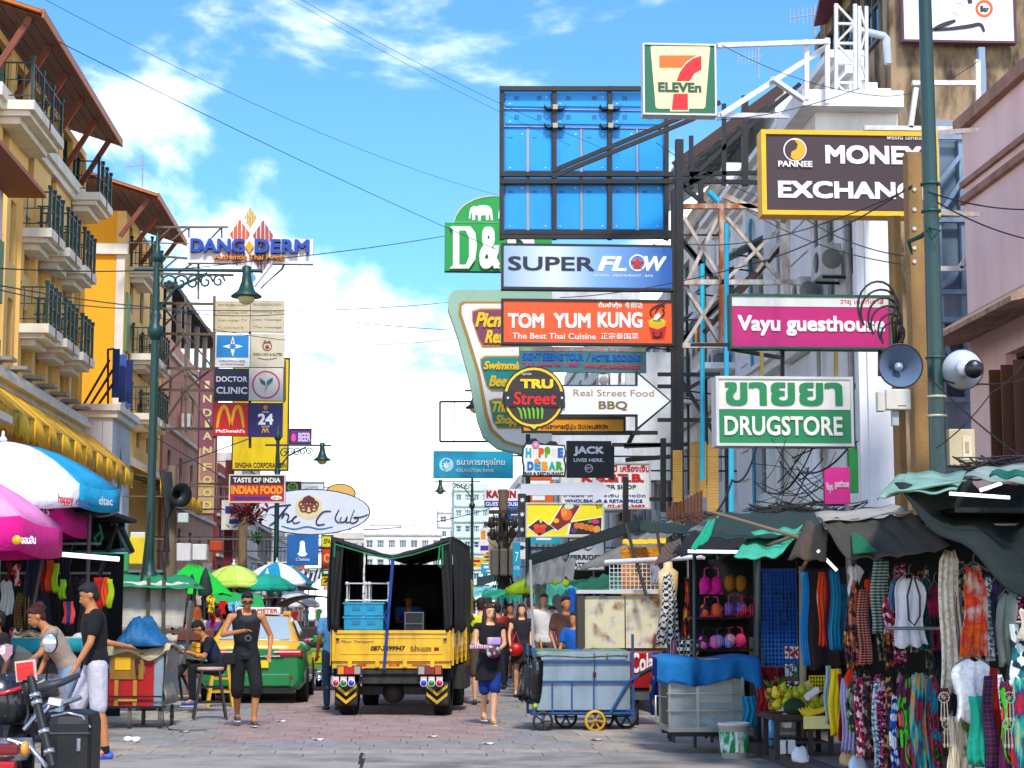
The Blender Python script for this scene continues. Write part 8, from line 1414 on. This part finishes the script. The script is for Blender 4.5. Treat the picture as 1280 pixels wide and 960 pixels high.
rg=[('towel','bright blue cloth edge behind the dark skirt at the rack start',1001,715,1012,832,17.0,fab('2a8ac8')),('towel','dark brown skirt panel with straight hem, first on the right rack',1005,710,1060,834,17.2,fab('2a1c20')),('scarf','narrow orange and white scarf on the dark skirt',1022,715,1036,806,16.8,pat(['e85a2a','f0ece4'],'stripes',1.4)),('scarf','wine red scarf beside the orange one',1030,716,1040,808,16.7,fab('6a1a30')),('scarf','plain turquoise shawl hanging full length',1037,712,1052,812,16.6,fab('1f88b0')),('scarf','second turquoise shawl with dark corner',1049,730,1061,812,16.65,fab('2a7aa0')),('long','rust patterned long scarf dress',1062,725,1076,832,16.0,pat(['a85a48','3a1a1a','c88068'],'voronoi',26)),('long','pink and black geometric long dress behind the rust one',1072,735,1088,830,15.9,pat(['8a3a3a','1a1216','d89a8a'],'bands',14)),('scarf','purple flecked scarf at the stall corner',1056,758,1066,836,16.1,E1),('tee','white shirt with yellow frog print peeping behind scarves',1058,706,1078,745,16.2,pat(['e8e8e8','e8e8e8','8a9a2a'],'voronoi',9)),('scarf','orange scarf seen between the patterned ones',1082,724,1092,760,15.95,fab('d84a1a')),('scarf','grey green checked shawl hanging high',1090,700,1112,790,15.6,TEALP),('scarf','red and white woven shawl piece next to the grey one',1104,745,1118,790,15.5,PNKP),('blouse','white batwing blouse with beaded necklace',1119,720,1156,808,15.2,WHI),('blouse','dusty blue blouse half hidden by the white one',1112,722,1128,762,15.35,fab('5a7aa0')),('blouse','teal blouse hanging behind the white batwing',1148,722,1166,812,15.4,fab('2a6a68')),('tee','black shirt with magenta trim on the upper rail',1160,730,1178,812,15.3,pat(['16141c','16141c','b82a5a'],'noise',6)),('long','long cream lace dress hanging from the awning edge',1172,686,1205,868,14.5,LACE),('tank','orange tie dyed strap top with round motif',1197,706,1240,822,14.3,pat(['e85a1a','f07a3a','e0481a','d8c0b0'],'noise',6)),('scarf','grey silver shawl behind the orange top',1192,740,1206,818,14.5,fab('8a8088')),('tee','dark indigo shirt right of the orange top',1238,722,1258,815,14.6,pat(['1a1a3a','3a2a5a','16161e'],'voronoi',14)),('blouse','sage grey blouse on the last upper hanger',1246,740,1272,832,14.2,fab('8a948a')),('scarf','teal white printed scarf at the picture edge',1262,780,1282,860,14.1,pat(['2a7a80','e8f0f0','1a3a4a'],'voronoi',18)),('long','cream wrapped cloth end at the very edge',1274,760,1290,800,14.0,fab('d8d0c0')),('scarf','plain yellow cloth hung on the fruit cart side',1037,836,1052,918,16.6,fab('e8cc1a')),('scarf','pale blue grey scarf beside the yellow cloth',1031,832,1039,904,16.7,fab('9ab0b8')),('scarf','lilac white long scarf with pale hem',1051,848,1066,940,16.3,fab('c0b8e0')),('scarf','orange red scarf next to the lilac one',1058,836,1068,860,16.25,fab('e04a1a')),('scarf','crimson scarf strip behind the lilac one',1048,842,1056,925,16.4,fab('8a1028')),('long','olive leaf patterned trousers on the lower rail',1058,850,1072,915,15.8,GRY),('long','dark red and white batik trousers on the lower rail',1068,846,1082,948,15.7,PNKP),('long','black and red patterned trousers on the lower rail',1078,845,1092,950,15.65,E4),('long','navy and white batik trousers on the lower rail',1090,850,1104,965,15.6,E3),('long','raspberry batik trousers on the lower rail',1096,856,1110,968,15.5,E2),('long','purple flecked trousers on the lower rail',1106,846,1120,970,15.45,E1),('long','white blue floral narrow dress slanting down',1112,868,1124,975,15.2,pat(['e8f0f8','2a6ac8','e8f0f8','1a2a6a'],'voronoi',26)),('long','tie dyed peacock eye dress, first of three',1122,846,1146,975,15.0,TIE),('long','second peacock eye dress in brighter colours',1138,840,1160,975,14.9,TIE2),('long','third peacock eye dress nearest the white crochet top',1153,846,1176,975,14.95,pat(['14141e','3a7a2a','14203a','c84a1a','7a2a6a','2a9ab0'],'rings',8,(1.4,1.4,.6))),('blouse','white crochet vest with scalloped hem',1193,822,1240,902,14.0,pat(['f4f4f2','e4e4e0','f8f8f6'],'voronoi',46)),('scarf','cream ribbed long skirt below the white vest',1184,895,1204,980,14.2,pat(['d8ccb0','a89878','e8dcc4'],'stripes',8)),('scarf','second cream ribbed skirt with green leaves',1202,900,1218,980,14.1,pat(['d8c8a8','e8dcc4','6a7a3a'],'noise',8)),('scarf','plain teal shawl hanging diagonally',1210,870,1234,955,13.9,fab('1fa088')),('scarf','purple and rust shawl beside the teal one',1228,845,1246,965,13.85,pat(['4a1a6a','8a3a2a','6a1a3a','2a2a3a'],'bands',5)),('scarf','red crimson shawl right of the purple one',1238,835,1252,970,13.9,fab('a81a2a')),('long','feather print black dress with orange chevrons',1248,850,1270,975,13.7,TIE),('long','multicoloured chevron dress at the picture edge',1264,846,1290,975,13.6,TIE2),('scarf','black fringed scarf with tassels left of the white vest',1176,860,1190,935,14.3,E4)]
for g in rg:garment(*g)
rq=random.Random(9)
for i in range(46):
 row=i%2;x=1060+i*4.9;y0=700+rq.uniform(0,20)if row else 832+rq.uniform(0,14);w_=rq.uniform(11,18);Y=16.4-(x-1050)/230*1.7+.25
 m=rq.choice([E1,E2,E3,E4,TEALP,BWP,GRY,fab('1c1a20'),fab('2a1a24'),fab('1a2434'),fab('30181c')]);garment('long','%s garment packed on the %s rail behind the displayed clothes'%('dark patterned','upper' if row else 'lower'),x,y0,x+w_,y0+rq.uniform(90,125),Y,m,group='garments packed on the %s rail'%('upper' if row else 'lower'),name='hanging_garment',cat='garment')
 # shell necklaces, dream catchers
for i,(px,py,Y,lab)in enumerate([(1180,872,14.0,'white dream catcher with shell fringe left of the crochet vest'),(1184,905,14.0,'smaller white dream catcher below it'),(1262,872,13.5,'cream dream catcher beside the chevron dress'),(1260,905,13.5,'lower dream catcher at the chevron dress')]):
 r=thing('dream_catcher',lab,'dream catcher',W(px,py+20,Y));c=W(px,py,Y);m=MB();m.tube([c+V((.04*cos(t*pi/8),0,.04*sin(t*pi/8)))for t in range(17)],.004,5);
 for t in range(8):m.bar(c,c+V((.04*cos(t*pi/4),0,.04*sin(t*pi/4))),.002)
 m.build('hoop',mat('a8a090'),r)
 for k in(-1,0,1):MB().tube([c+V((k*.022,0,-.04)),c+V((k*.026,0,-.15))],.005,4).ell(c+V((k*.026,0,-.16)),(.01,.004,.022),6,4).build('feather',mat('a89e8c'),r)
MB().tube([W(1140,722,14.9),W(1134,745,14.85),W(1136,775,14.85),W(1143,782,14.85),W(1150,770,14.85),W(1150,745,14.85),W(1143,722,14.9)],.009,5).build('bead_necklace',mat('1c1620',.4),label='dark bead necklace draped on the white batwing blouse',cat='necklace')
# awnings
sheet4('awning','dark green tarp hanging steeply from the near awning down to the picture edge',[(1118,612,14.3),(1292,748,12.9),(1292,600,15.5),(1200,600,15.8)],fab('0b1f19'),.12,.05,seed=1,nr=2)
sheet4('awning','pale green weathered tarp edge at the foot of the green pole',[(1096,624,14.2),(1120,612,14.1),(1208,600,14.3),(1122,592,15.5)],mat('8fb0a0',.8,.15,4,.3,dirt=.4,dcol='4a5a50'),.02,.015,nr=2)
sheet4('awning','pale green tarp top beyond the pole',[(1122,612,14.15),(1196,612,14.2),(1208,590,15.6),(1135,588,15.6)],mat('8fb0a0',.8,.15,4,.3,dirt=.4,dcol='4a5a50'),.03,.015,seed=3,nr=2)
sheet4('awning','upper cream and teal awning corner above the tube lights',[(1206,594,14.4),(1292,604,13.8),(1292,574,16),(1222,584,16)],mat('9aaaa0',.8,.15,3,.2,dirt=.5,dcol='5a6a60'),.04,.015,nr=2)
sheet4('awning','rolled dark teal tarp along the upper corner',[(1236,596,14.0),(1292,596,13.6),(1292,586,13.7),(1240,588,14.1)],fab('1f6a5c'),.0,.02,nr=2)
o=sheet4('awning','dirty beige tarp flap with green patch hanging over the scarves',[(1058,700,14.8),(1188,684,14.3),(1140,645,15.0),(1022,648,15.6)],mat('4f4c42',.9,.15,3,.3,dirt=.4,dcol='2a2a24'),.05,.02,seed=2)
sheet4('green_patch',None,[(1066,692,14.72),(1096,688,14.6),(1075,668,14.95),(1064,664,15.1)],fab('1a6a4a'),.0,.0,parent=o,cat=None)
sheet4('awning','top strip of the beige tarp, coloured off-white as if sunlit',[(1025,652,15.5),(1142,638,14.95),(1115,630,16.6),(1018,640,17)],mat('b0aca0',.85,.12,3,.3,dirt=.35),.03,.015,nr=2)  # paler copy of the tarp below, sunlight put into its colour
sheet4('awning','long dark green awning reaching from the bra stall to the beige tarp',[(888,672,17.2),(1028,668,16.8),(1110,632,18.5),(896,642,19.4)],fab('1a3a32'),.04,.02)
sheet4('awning','mint coloured translucent awning flap over the grid of fruit stall',[(918,694,16.6),(978,692,16.4),(1003,656,17.2),(938,664,17.6)],fab('5ab494'),.06,.022,seed=4,nr=2.5)
sheet4('awning','small ragged mint flap with fringe above the bra stall',[(862,688,18.6),(884,676,18.5),(900,642,19),(884,652,19.3)],fab('3fa584'),.02,.02,nr=2.5)
sheet4('awning','brown fringed reed mat hanging beside the display dress',[(818,706,20.2),(852,692,19.8),(850,672,20.5),(830,680,20.8)],pat(['6a5444','8a7058','4a3a30'],'stripes',9),.02,.006,nr=2)
sheet4('awning','crumpled brown canvas fold next to the mint awning',[(985,694,16.2),(1032,700,15.6),(1034,656,15.9),(1008,650,16.5)],fab('5a4c3e'),.05,.035,seed=5,nr=2)
sheet4('awning','black plastic roof sheet over the bra stall',[(840,692,19.6),(925,694,18.8),(960,672,20),(860,668,21)],BK,.03,.03)
sheet4('awning','pale grey roof sheet behind the green awnings',[(860,664,21),(985,654,20),(985,648,22),(880,650,23)],mat('7c8078',.8,dirt=.5),.02,.02)
for i,(q,Y,R_,lab)in enumerate([((1187,617,1262,622),14.0,.014,'fluorescent tube under the near awning, upper one'),((1225,613,1252,604),14.1,.014,'short bright fluorescent tube above it'),((1022,688,1046,713),15.8,.014,'slanting fluorescent tube beside the dark skirts'),((860,689,925,690),18.9,.018,'long fluorescent tube over the bra rack')]):
 MB().tube([W(q[0],q[1],Y),W(q[2],q[3],Y)],R_,8).build('tube_lamp',TUBE,label=lab,cat='lamp');
for q in((890,640,1000,672),(925,694,1010,664),(985,668,1030,690),(1040,650,1000,715)):MB().tube([W(q[0],q[1],17.5),W(q[2],q[3],16.5)],.018,6).build('awning_pole',mat('8a7460',.7),label='thin brown awning pole, '+{890:'lying on the dark green awning',925:'under the mint flap',985:'by the crumpled brown fold',1040:'slanting before the beige flap'}[q[0]],cat='pole')
# bra rack
r=thing('display_rack','black display rack holding bikini tops and bras','rack',(W(906,850,20.5).x,20.8,.0));a,b=W(868,698,20.5),W(946,905,20.5)
MB().box(a.x,b.x,20.9,20.93,.2,a.z).build('backing',BK,r)
for py in(772,812,850):p=W(868,py,20.4);MB().box(a.x,b.x,20.45,20.9,p.z-.02,p.z+.01).build('shelf',BLK,r)
for px in(868,944):MB().tube([W(px,690,20.45),(W(px,900,20.45).x,20.45,0)],.022,6).build('post',mat('4a5a62',.5),r)
def bra(lab,cx,cy,w_,h,Y,m1,m2):
 r=thing('bra',lab,'bra',W(cx,cy+h/2,Y));s_=Y/F
 for sx in(-1,1):
  c=W(cx+sx*w_*.25,cy+h*.1,Y);MB().ell(c,(w_*.29*s_,.07,h*.33*s_),12,8).build('cup',m1,r)
  MB().tube([c+V((sx*.02,-.03,h*.2*s_)),W(cx+sx*w_*.3,cy-h*.5,Y),W(cx+sx*w_*.1,cy-h*.55,Y)],.007,5).build('strap',m2,r)
 MB().bar(W(cx-w_/2,cy+h*.32,Y+.02),W(cx+w_/2,cy+h*.32,Y+.02),.02,h*.22*s_).build('band',m2,r)
bra('magenta pink sports bra, top row next to the display dress',889,728,28,34,20.3,fab('e0309a'),fab('e858b0'));bra('tan beige sports bra beside the magenta one',919,726,28,32,20.3,fab('a8763a'),fab('2a2420'))
for i,(cx,cy,c1,c2,lab)in enumerate([(889,760,['e86a4a','2a1a2a','e8a0a0'],'e85a8a','coral striped bra in the middle row'),(919,758,['4a6ad8','e878b0','2a2a6a'],'d84a7a','blue and pink bra in the middle row'),(887,800,['e87ab0','3a2a3a','8ac0e0'],'3a2a4a','pink and blue check bra in the lower row'),(905,799,['9a8ad0','6a5a9a','c8b8e8'],'4a3a5a','lilac bra in the lower row'),(919,798,['e8507a','f0c0c8','8a1a3a'],'c83060','red and white bow bra in the lower row'),(934,760,['c83a5a','2a2a2a'],'a83050','narrow crimson bra at the rack side'),(890,836,['3a3a4a','7a7a9a'],'2a2a3a','grey bra half hidden by the blue cloth'),(918,835,['4a4a5a','a8a8c8'],'2a2a3a','pale grey bra half hidden by the blue cloth')]):
 bra(lab,cx,cy,27,26,20.3,pat(c1,'stripes' if i%2 else 'voronoi',12),fab(c2))
 # display dress and neighbours
r=thing('mannequin','headless mannequin in black dress with white lace border print','mannequin',(W(835,850,21.5).x,21.5,0));c=W(835,715,21.5)
MB().loft([(c+V((0,0,.12)),.05,.05,(1,0,0),(0,1,0)),(c+V((0,0,.05)),.055,.05,(1,0,0),(0,1,0)),(c,.12,.07,(1,0,0),(0,1,0)),(c-V((0,0,.15)),.115,.08,(1,0,0),(0,1,0)),(c-V((0,0,.35)),.09,.08,(1,0,0),(0,1,0)),(c-V((0,0,.6)),.12,.09,(1,0,0),(0,1,0))],16).build('torso',mat('e0c89a',.5),r)
MB().tube([(c.x,c.y,0),(c.x,c.y,c.z-.5)],.025,6).build('stand',mat('4a4a4a',.4),r)
o=garment('dress',None,820,715,852,805,21.36,pat(['121216','121216','d8d8d4','121216','c8c8c4'],'magic',9),parent=r,name='dress',fold=.02);del o['category']
for g in[('dress','orange and brown leaf print dress by the mannequin',852,722,868,795,21,pat(['e8701a','5a2010','c84a1a','e8b060'],'voronoi',15)),('dress','yellow printed dress behind the orange one',862,718,874,775,21.2,pat(['d8a82a','8a5a1a','e8d07a'],'voronoi',12)),('towel','black and white chequered cloth below the orange dress',848,800,876,824,20.9,BWP),('scarf','blue and gold elephant print sarong slanting by the cola cooler',812,815,838,892,21.5,pat(['1f2a7a','1f2a7a','a8883a','2a3a9a'],'voronoi',9)),('scarf','red white striped scarf strip beside the sarong',836,800,846,885,21.3,pat(['c82a4a','e8e8e8','2a3a8a'],'stripes',10)),('tee','grey silver top hung at the tip of the white pole',812,706,826,730,21.8,fab('9a9aa4')),('tee','purple dark top behind the mannequin',822,700,834,728,22.2,fab('3a1a3a')),('towel','blue cloth sheet behind the wire grid',952,712,998,832,20.6,fab('2a62c8')),('tee','blue tunic with dark heart print on the wire grid',966,730,992,780,20.4,pat(['3a78d8','3a78d8','2a2a3a'],'noise',3)),('towel','crimson towel on a chair back by the fruit cart',946,860,964,895,19.3,fab('a81c28')),('towel','red printed cloth under the wire grid',950,834,982,866,20,pat(['8a1c24','c83a3a','5a1018'],'noise',5))]:garment(*g)
mesh_grid('wire_grid','blue wire display grid panel behind the fruit cart',949,712,997,833,20.3,10,22,'3a6aa8')
MB().tube([W(947,690,20),(W(947,900,20).x,20,0)],.035,8).build('stall_post',mat('3a4a4e',.5),label='dark grey post between bra rack and blue grid',cat='pole')
MB().tube([W(1003,708,18.2),(W(1003,900,18.2).x,18.2,0)],.035,8).build('stall_post',mat('8a8070',.6),label='grey brown post between blue grid and dark skirts',cat='pole')
for i in range(9):
 px=984+(i%3)*6;py=815+(i//3)*22;a=W(px,py,19.4);MB().bbox(a.x-.02,a.x+.02,19.4,19.43,a.z-.07,a.z+.06,.006).build('trinket_card',pat([['e8e8e8','c83a3a'],['d8d8e0','3a6a4a'],['f0e8e0','2a2a2a']][i//3],'voronoi',40,seed=i),label=['white and red','grey and green','cream and black'][i//3]+' trinket card in the hanging strip beside the blue grid',cat='trinket',group='trinket cards on strips')
 # fruit cart
r=thing('fruit_cart','dark wooden fruit stand with open shelf at the kerb','cart',(W(1000,945,17.9).x,17.9,.13));Yc=17.6;a,b=W(962,893,Yc),W(1042,893,Yc)
MB().box(a.x,b.x,Yc-.1,Yc+.6,a.z-.05,a.z).build('top_board',mat('3a2a20',.8,.2,4),r)
MB().box(a.x+.3,b.x+.02,Yc-.13,Yc-.105,a.z-.13,a.z-.01).build('cream_edge',mat('e4d89a',.6,dirt=.3),r)
for x in(a.x+.04,a.x+.36,b.x-.06):
 for y in(Yc-.05,Yc+.5):MB().box(x,x+.045,y,y+.045,.1,a.z-.051).build('leg',mat('2a2422',.7),r)
for z in(.25,.45):MB().box(a.x+.09,b.x-.07,Yc-.04,Yc+.5,z,z+.02).build('shelf',mat('2c2826',.7),r)
def fruit(nm,lab,px,py,Y,R_,c,kind='oval',grp=None):
 p=W(px,py,Y);m=MB()
 if kind=='melon':m.ell(p,(R_*1.15,R_,R_*.92),16,10)
 elif kind=='banana':m.tube([p+V((-.09,0,.03)),p+V((-.05,0,-.01)),p+V((0,0,-.025)),p+V((.05,0,-.01)),p+V((.09,0,.035))],[.008,.02,.023,.02,.006],8)
 elif kind=='pine':
  m.ell(p,(R_*.8,R_*.8,R_*1.1),12,8)
  for k in range(10):t=k*2.4;m.tube([p+V((0,0,R_)),p+V((cos(t)*.04,sin(t)*.04,R_+.05)),p+V((cos(t)*.07,sin(t)*.07,R_+.08))],[.01,.008,.001],4,1)
 else:m.lathe([(0,R_*1.35),(R_*.35,R_*1.2),(R_*.7,R_*.5),(R_,-.2*R_),(R_*.85,-R_*.75),(R_*.3,-R_*1.1),(0,-R_*1.15)],p,12,(RS.uniform(-.5,.5),RS.uniform(-.4,.1),1))
 return m.build(nm,[c,mat('3a5a2a')],label=lab,cat=nm,group=grp)
MEL=pat(['1a3a1a','24482a','16301a'],'stripes',9);MAN=mat('a8b428',.4,.25,6,.05,dirt=.3,dcol='d8b820',ds=8);MAN2=mat('c8c030',.4,.2,6,.05)
fruit('watermelon','dark green watermelon lying on the front of the fruit stand',993,884,17.62,.095,MEL,'melon')
for i,(px,py)in enumerate([(970,866),(978,860),(985,868),(972,880),(1002,862),(1009,870),(1014,884),(1004,880),(1022,880),(1018,872),(995,866),(1028,876),(983,876)]):fruit('mango','green yellow mango in the heap around the watermelon',px,py,17.75-.0*i,.05,MAN if i%3 else MAN2,grp='mangoes heaped on the fruit stand')
for i,(px,py)in enumerate([(962,870),(966,884),(976,866)]):fruit('pineapple',['pineapple standing at the back corner','pineapple in front at the corner','pineapple behind the mangoes'][i]+' of the fruit stand',px,py-2,17.95-i*.1,.06,pat(['9a7a2a','5a4a1a','c89a3a'],'voronoi',40),'pine')
for i in range(4):fruit('banana','yellow banana in the bunch at the end of the fruit stand',1010+i*4,890-i,17.5,.02,mat('dcc424',.5,.15,6),'banana',grp='bananas on the fruit stand')
r=thing('fruit_basket','yellow plastic mesh basket standing behind the mangoes','basket',W(1021,862,18));a,b=W(1012,845,18),W(1034,864,18)
for k in range(5):z=b.z+(a.z-b.z)*k/4;MB().bar((a.x,18,z),(b.x,18,z),.012).build('band',mat('e8d81a',.5),r)
for k in range(7):x=a.x+(b.x-a.x)*k/6;MB().bar((x,18.004,b.z),(x,18.004,a.z),.011).build('slat',mat('e8d81a',.5),r)
MB().obox(W(1006,868,18.1),(.22,.02,.2),Matrix.Rotation(-.5,3,'Y')).build('cream_board',mat('e4d8a0',.7),label='cream cardboard sheet leaning behind the yellow basket',cat='board')
MB().tube([W(1008,872,17.5),W(1022,862,17.55)],.035,10).build('fruit_bottle',mat('e8e8e4',.4),label='white wrapped roll lying on the mangoes',cat='roll')
for i,(px,py)in enumerate([(978,935),(990,935),(985,902)]):boxthing('plastic_bag_pack',['clear bag of bottles under the fruit stand','second clear bag under the fruit stand','white packet on the shelf of the fruit stand'][i],'bag',px-5,py-10,px+5,py+8,17.55 if i<2 else 17.6,.12,'c8d0cc',.015)
# food cart with blue cloth
r=thing('food_cart','glass sided food cart on small wheels covered with a blue cloth','cart',(W(888,940,19.7).x,19.8,0));Yf=19.5;a,b=W(835,845,Yf),W(930,845,Yf);z0=W(0,912,Yf).z;z1=W(0,828,Yf).z;SS=mat('b0b2b0',.35,.1,3,.05,metal=.6,dirt=.4,dcol='6a5a48');GG=mat('c8d4d4',.15,.1,2,.02,alpha=.35)
MB().box(a.x,b.x,Yf,Yf+.75,z0-.05,z0).build('base_tray',SS,r);MB().box(a.x,b.x,Yf,Yf+.75,z1,z1+.03).build('top',SS,r)
for x in(a.x,a.x+.1*3,b.x-.03):
 for y in(Yf,Yf+.72):MB().box(x,x+.03,y,y+.03,z0,z1).build('post',SS,r)
MB().box(a.x+.03,a.x+.3,Yf+.008,Yf+.016,z0,z1).build('side_glass',GG,r);MB().box(a.x+.33,b.x-.03,Yf+.008,Yf+.016,z0,z1).build('front_glass',GG,r);MB().box(a.x+.02,b.x-.02,Yf+.7,Yf+.73,z0,z1).build('back_panel',mat('8a8478',.5,.3,4,.1,dirt=.6),r)
p,q=W(872,850,Yf+.4),W(915,878,Yf+.4);MB().box(p.x,q.x,Yf+.4,Yf+.45,q.z,p.z).build('paper_box',mat('e0d8cc',.7,.2,6),r)
for py in(868,890):MB().box(a.x-.02,b.x,Yf-.03,Yf-.002,W(0,py,Yf).z-.012,W(0,py,Yf).z).build('rail',SS,r)
for y in(Yf+.05,Yf+.65):MB().box(a.x+.02,b.x-.1,y,y+.04,z0-.1,z0-.051).build('frame',BLK,r)
TY=mat('1c1b1a',.85,.2,6,.2,dirt=.5,dcol='5a524a',ds=6)
for x,y in((a.x+.06,Yf+.05),(b.x-.35,Yf),(a.x+.1,Yf+.7),(b.x-.3,Yf+.7)):cartwheel(r,(x,y,.13),.13,.045,mat('8a8478',.7,dirt=.5),sp=5,ax=(1,.15,0));MB().bar((x,y,.13),(x,y,z0-.05),.03).build('fork',BLK,r)
MB().bar((a.x,Yf+.3,.24),(b.x-.3,Yf+.3,.3),.03).build('axle_bar',BLK,r);MB().tube([(a.x-.02,Yf,.6),(a.x-.14,Yf-.05,.62),(a.x-.14,Yf-.05,.35),(a.x,Yf,.3)],.012,6).build('handle',SS,r)
CB=fab('1678b4')
def cl(u,v):
 x=a.x-.12+u*(b.x-a.x+.28);d=.04*sin(u*17)+.03*sin(u*31+1);low=z1-.16-.1*abs(sin(u*4.2))-(.14 if u>.93 else 0)-(.05 if u<.1 else 0)
 if v<.45:return V((x,Yf+.75-v/.45*.8,z1+.05+.02*sin(u*9)-.02*v))
 t=(v-.45)/.55;return V((x+.03*t*sin(u*8),Yf-.06+d*t,z1+.04+(low-z1-.04)*t))
MB().grid(cl,34,12).build('blue_cover',CB,solid=.008,label='bright blue cloth draped over the top of the food cart',cat='cloth')
garment('towel','loose turquoise end of the cart cloth hanging at its corner',928,870,946,908,19.4,fab('1f90b4'))
for i,(x0,y0,x1,y1,c)in enumerate([(866,905,896,893,'8ac8a0'),(880,898,900,912,'a8d0e0')]):p,q=W(x0,y0,Yf+.2),W(x1,y1,Yf+.2);MB().lathe([(0,0),(.035,.01),(.035,.16),(.015,.21),(.015,.24),(0,.24)],p,12,q-p).build('drink_bottle',mat(c,.15,.1,3,0,coat=.5),label=['green capped bottle lying in the glass cart','clear blue bottle crossing the green capped one'][i],cat='bottle')
c=G(918,949);r=thing('paint_bucket','white plastic bucket with green label at the food cart corner','bucket',c)
MB().lathe([(0,.01),(.13,.0),(.155,.34),(.165,.34),(.165,.37),(.15,.37),(.15,.345),(0,.34)],c,24).build('pail',mat('eae8e0',.5,.05,3,.05,dirt=.3),r);MB().lathe([(.138,.07),(.1535,.28),(.156,.28),(.141,.07)],c,24).build('label_band',pat(['1a8a4a','1a8a4a','e8f0e8','2aa05a'],'noise',4,(3,3,1)),r);MB().box(c.x-.012,c.x+.012,c.y-.165,c.y-.158,.08,.28).build('label_strip',mat('f0f0e8'),r);MB().tube([c+V((-.16,0,.33)),c+V((-.1,-.12,.25)),c+V((.05,-.165,.22)),c+V((.16,0,.33))],.005,5).build('handle',mat('cccccc',.3,metal=.6),r)
c=W(964,905,18.9);MB().lathe([(0,0),(.04,.0),(.04,.2),(.018,.26),(.018,.3),(0,.3)],(c.x,18.9,.14),12).build('water_bottle',mat('6ab0d8',.15,.1,3,0,coat=.5),label='blue tinted water bottle standing on the kerb by the fruit stand',cat='bottle')
for i,(px,py,Y,c,lab)in enumerate([(1000,940,15.9,'d8dce0','clear plastic bag standing below the lilac scarf'),(1060,945,15.3,'c8a878','tan crumpled bag on the pavement under the trousers'),(1072,952,15.1,'b8c8d8','pale plastic bag beside the tan one')]):
 p=G(px,py+12,.13);p=V((p.x,p.y,.13));MB().grid(lambda u,v:p+V((.08*cos(u*2*pi)*(1-.5*v*v)*(1+.12*sin(u*23+v*5)),(.07)*sin(u*2*pi)*(1-.5*v*v),v*.13+.01*sin(u*14))),16,6).build('plastic_bag',mat(c,.3,.1,5,.3),solid=.004,label=lab,cat='bag')
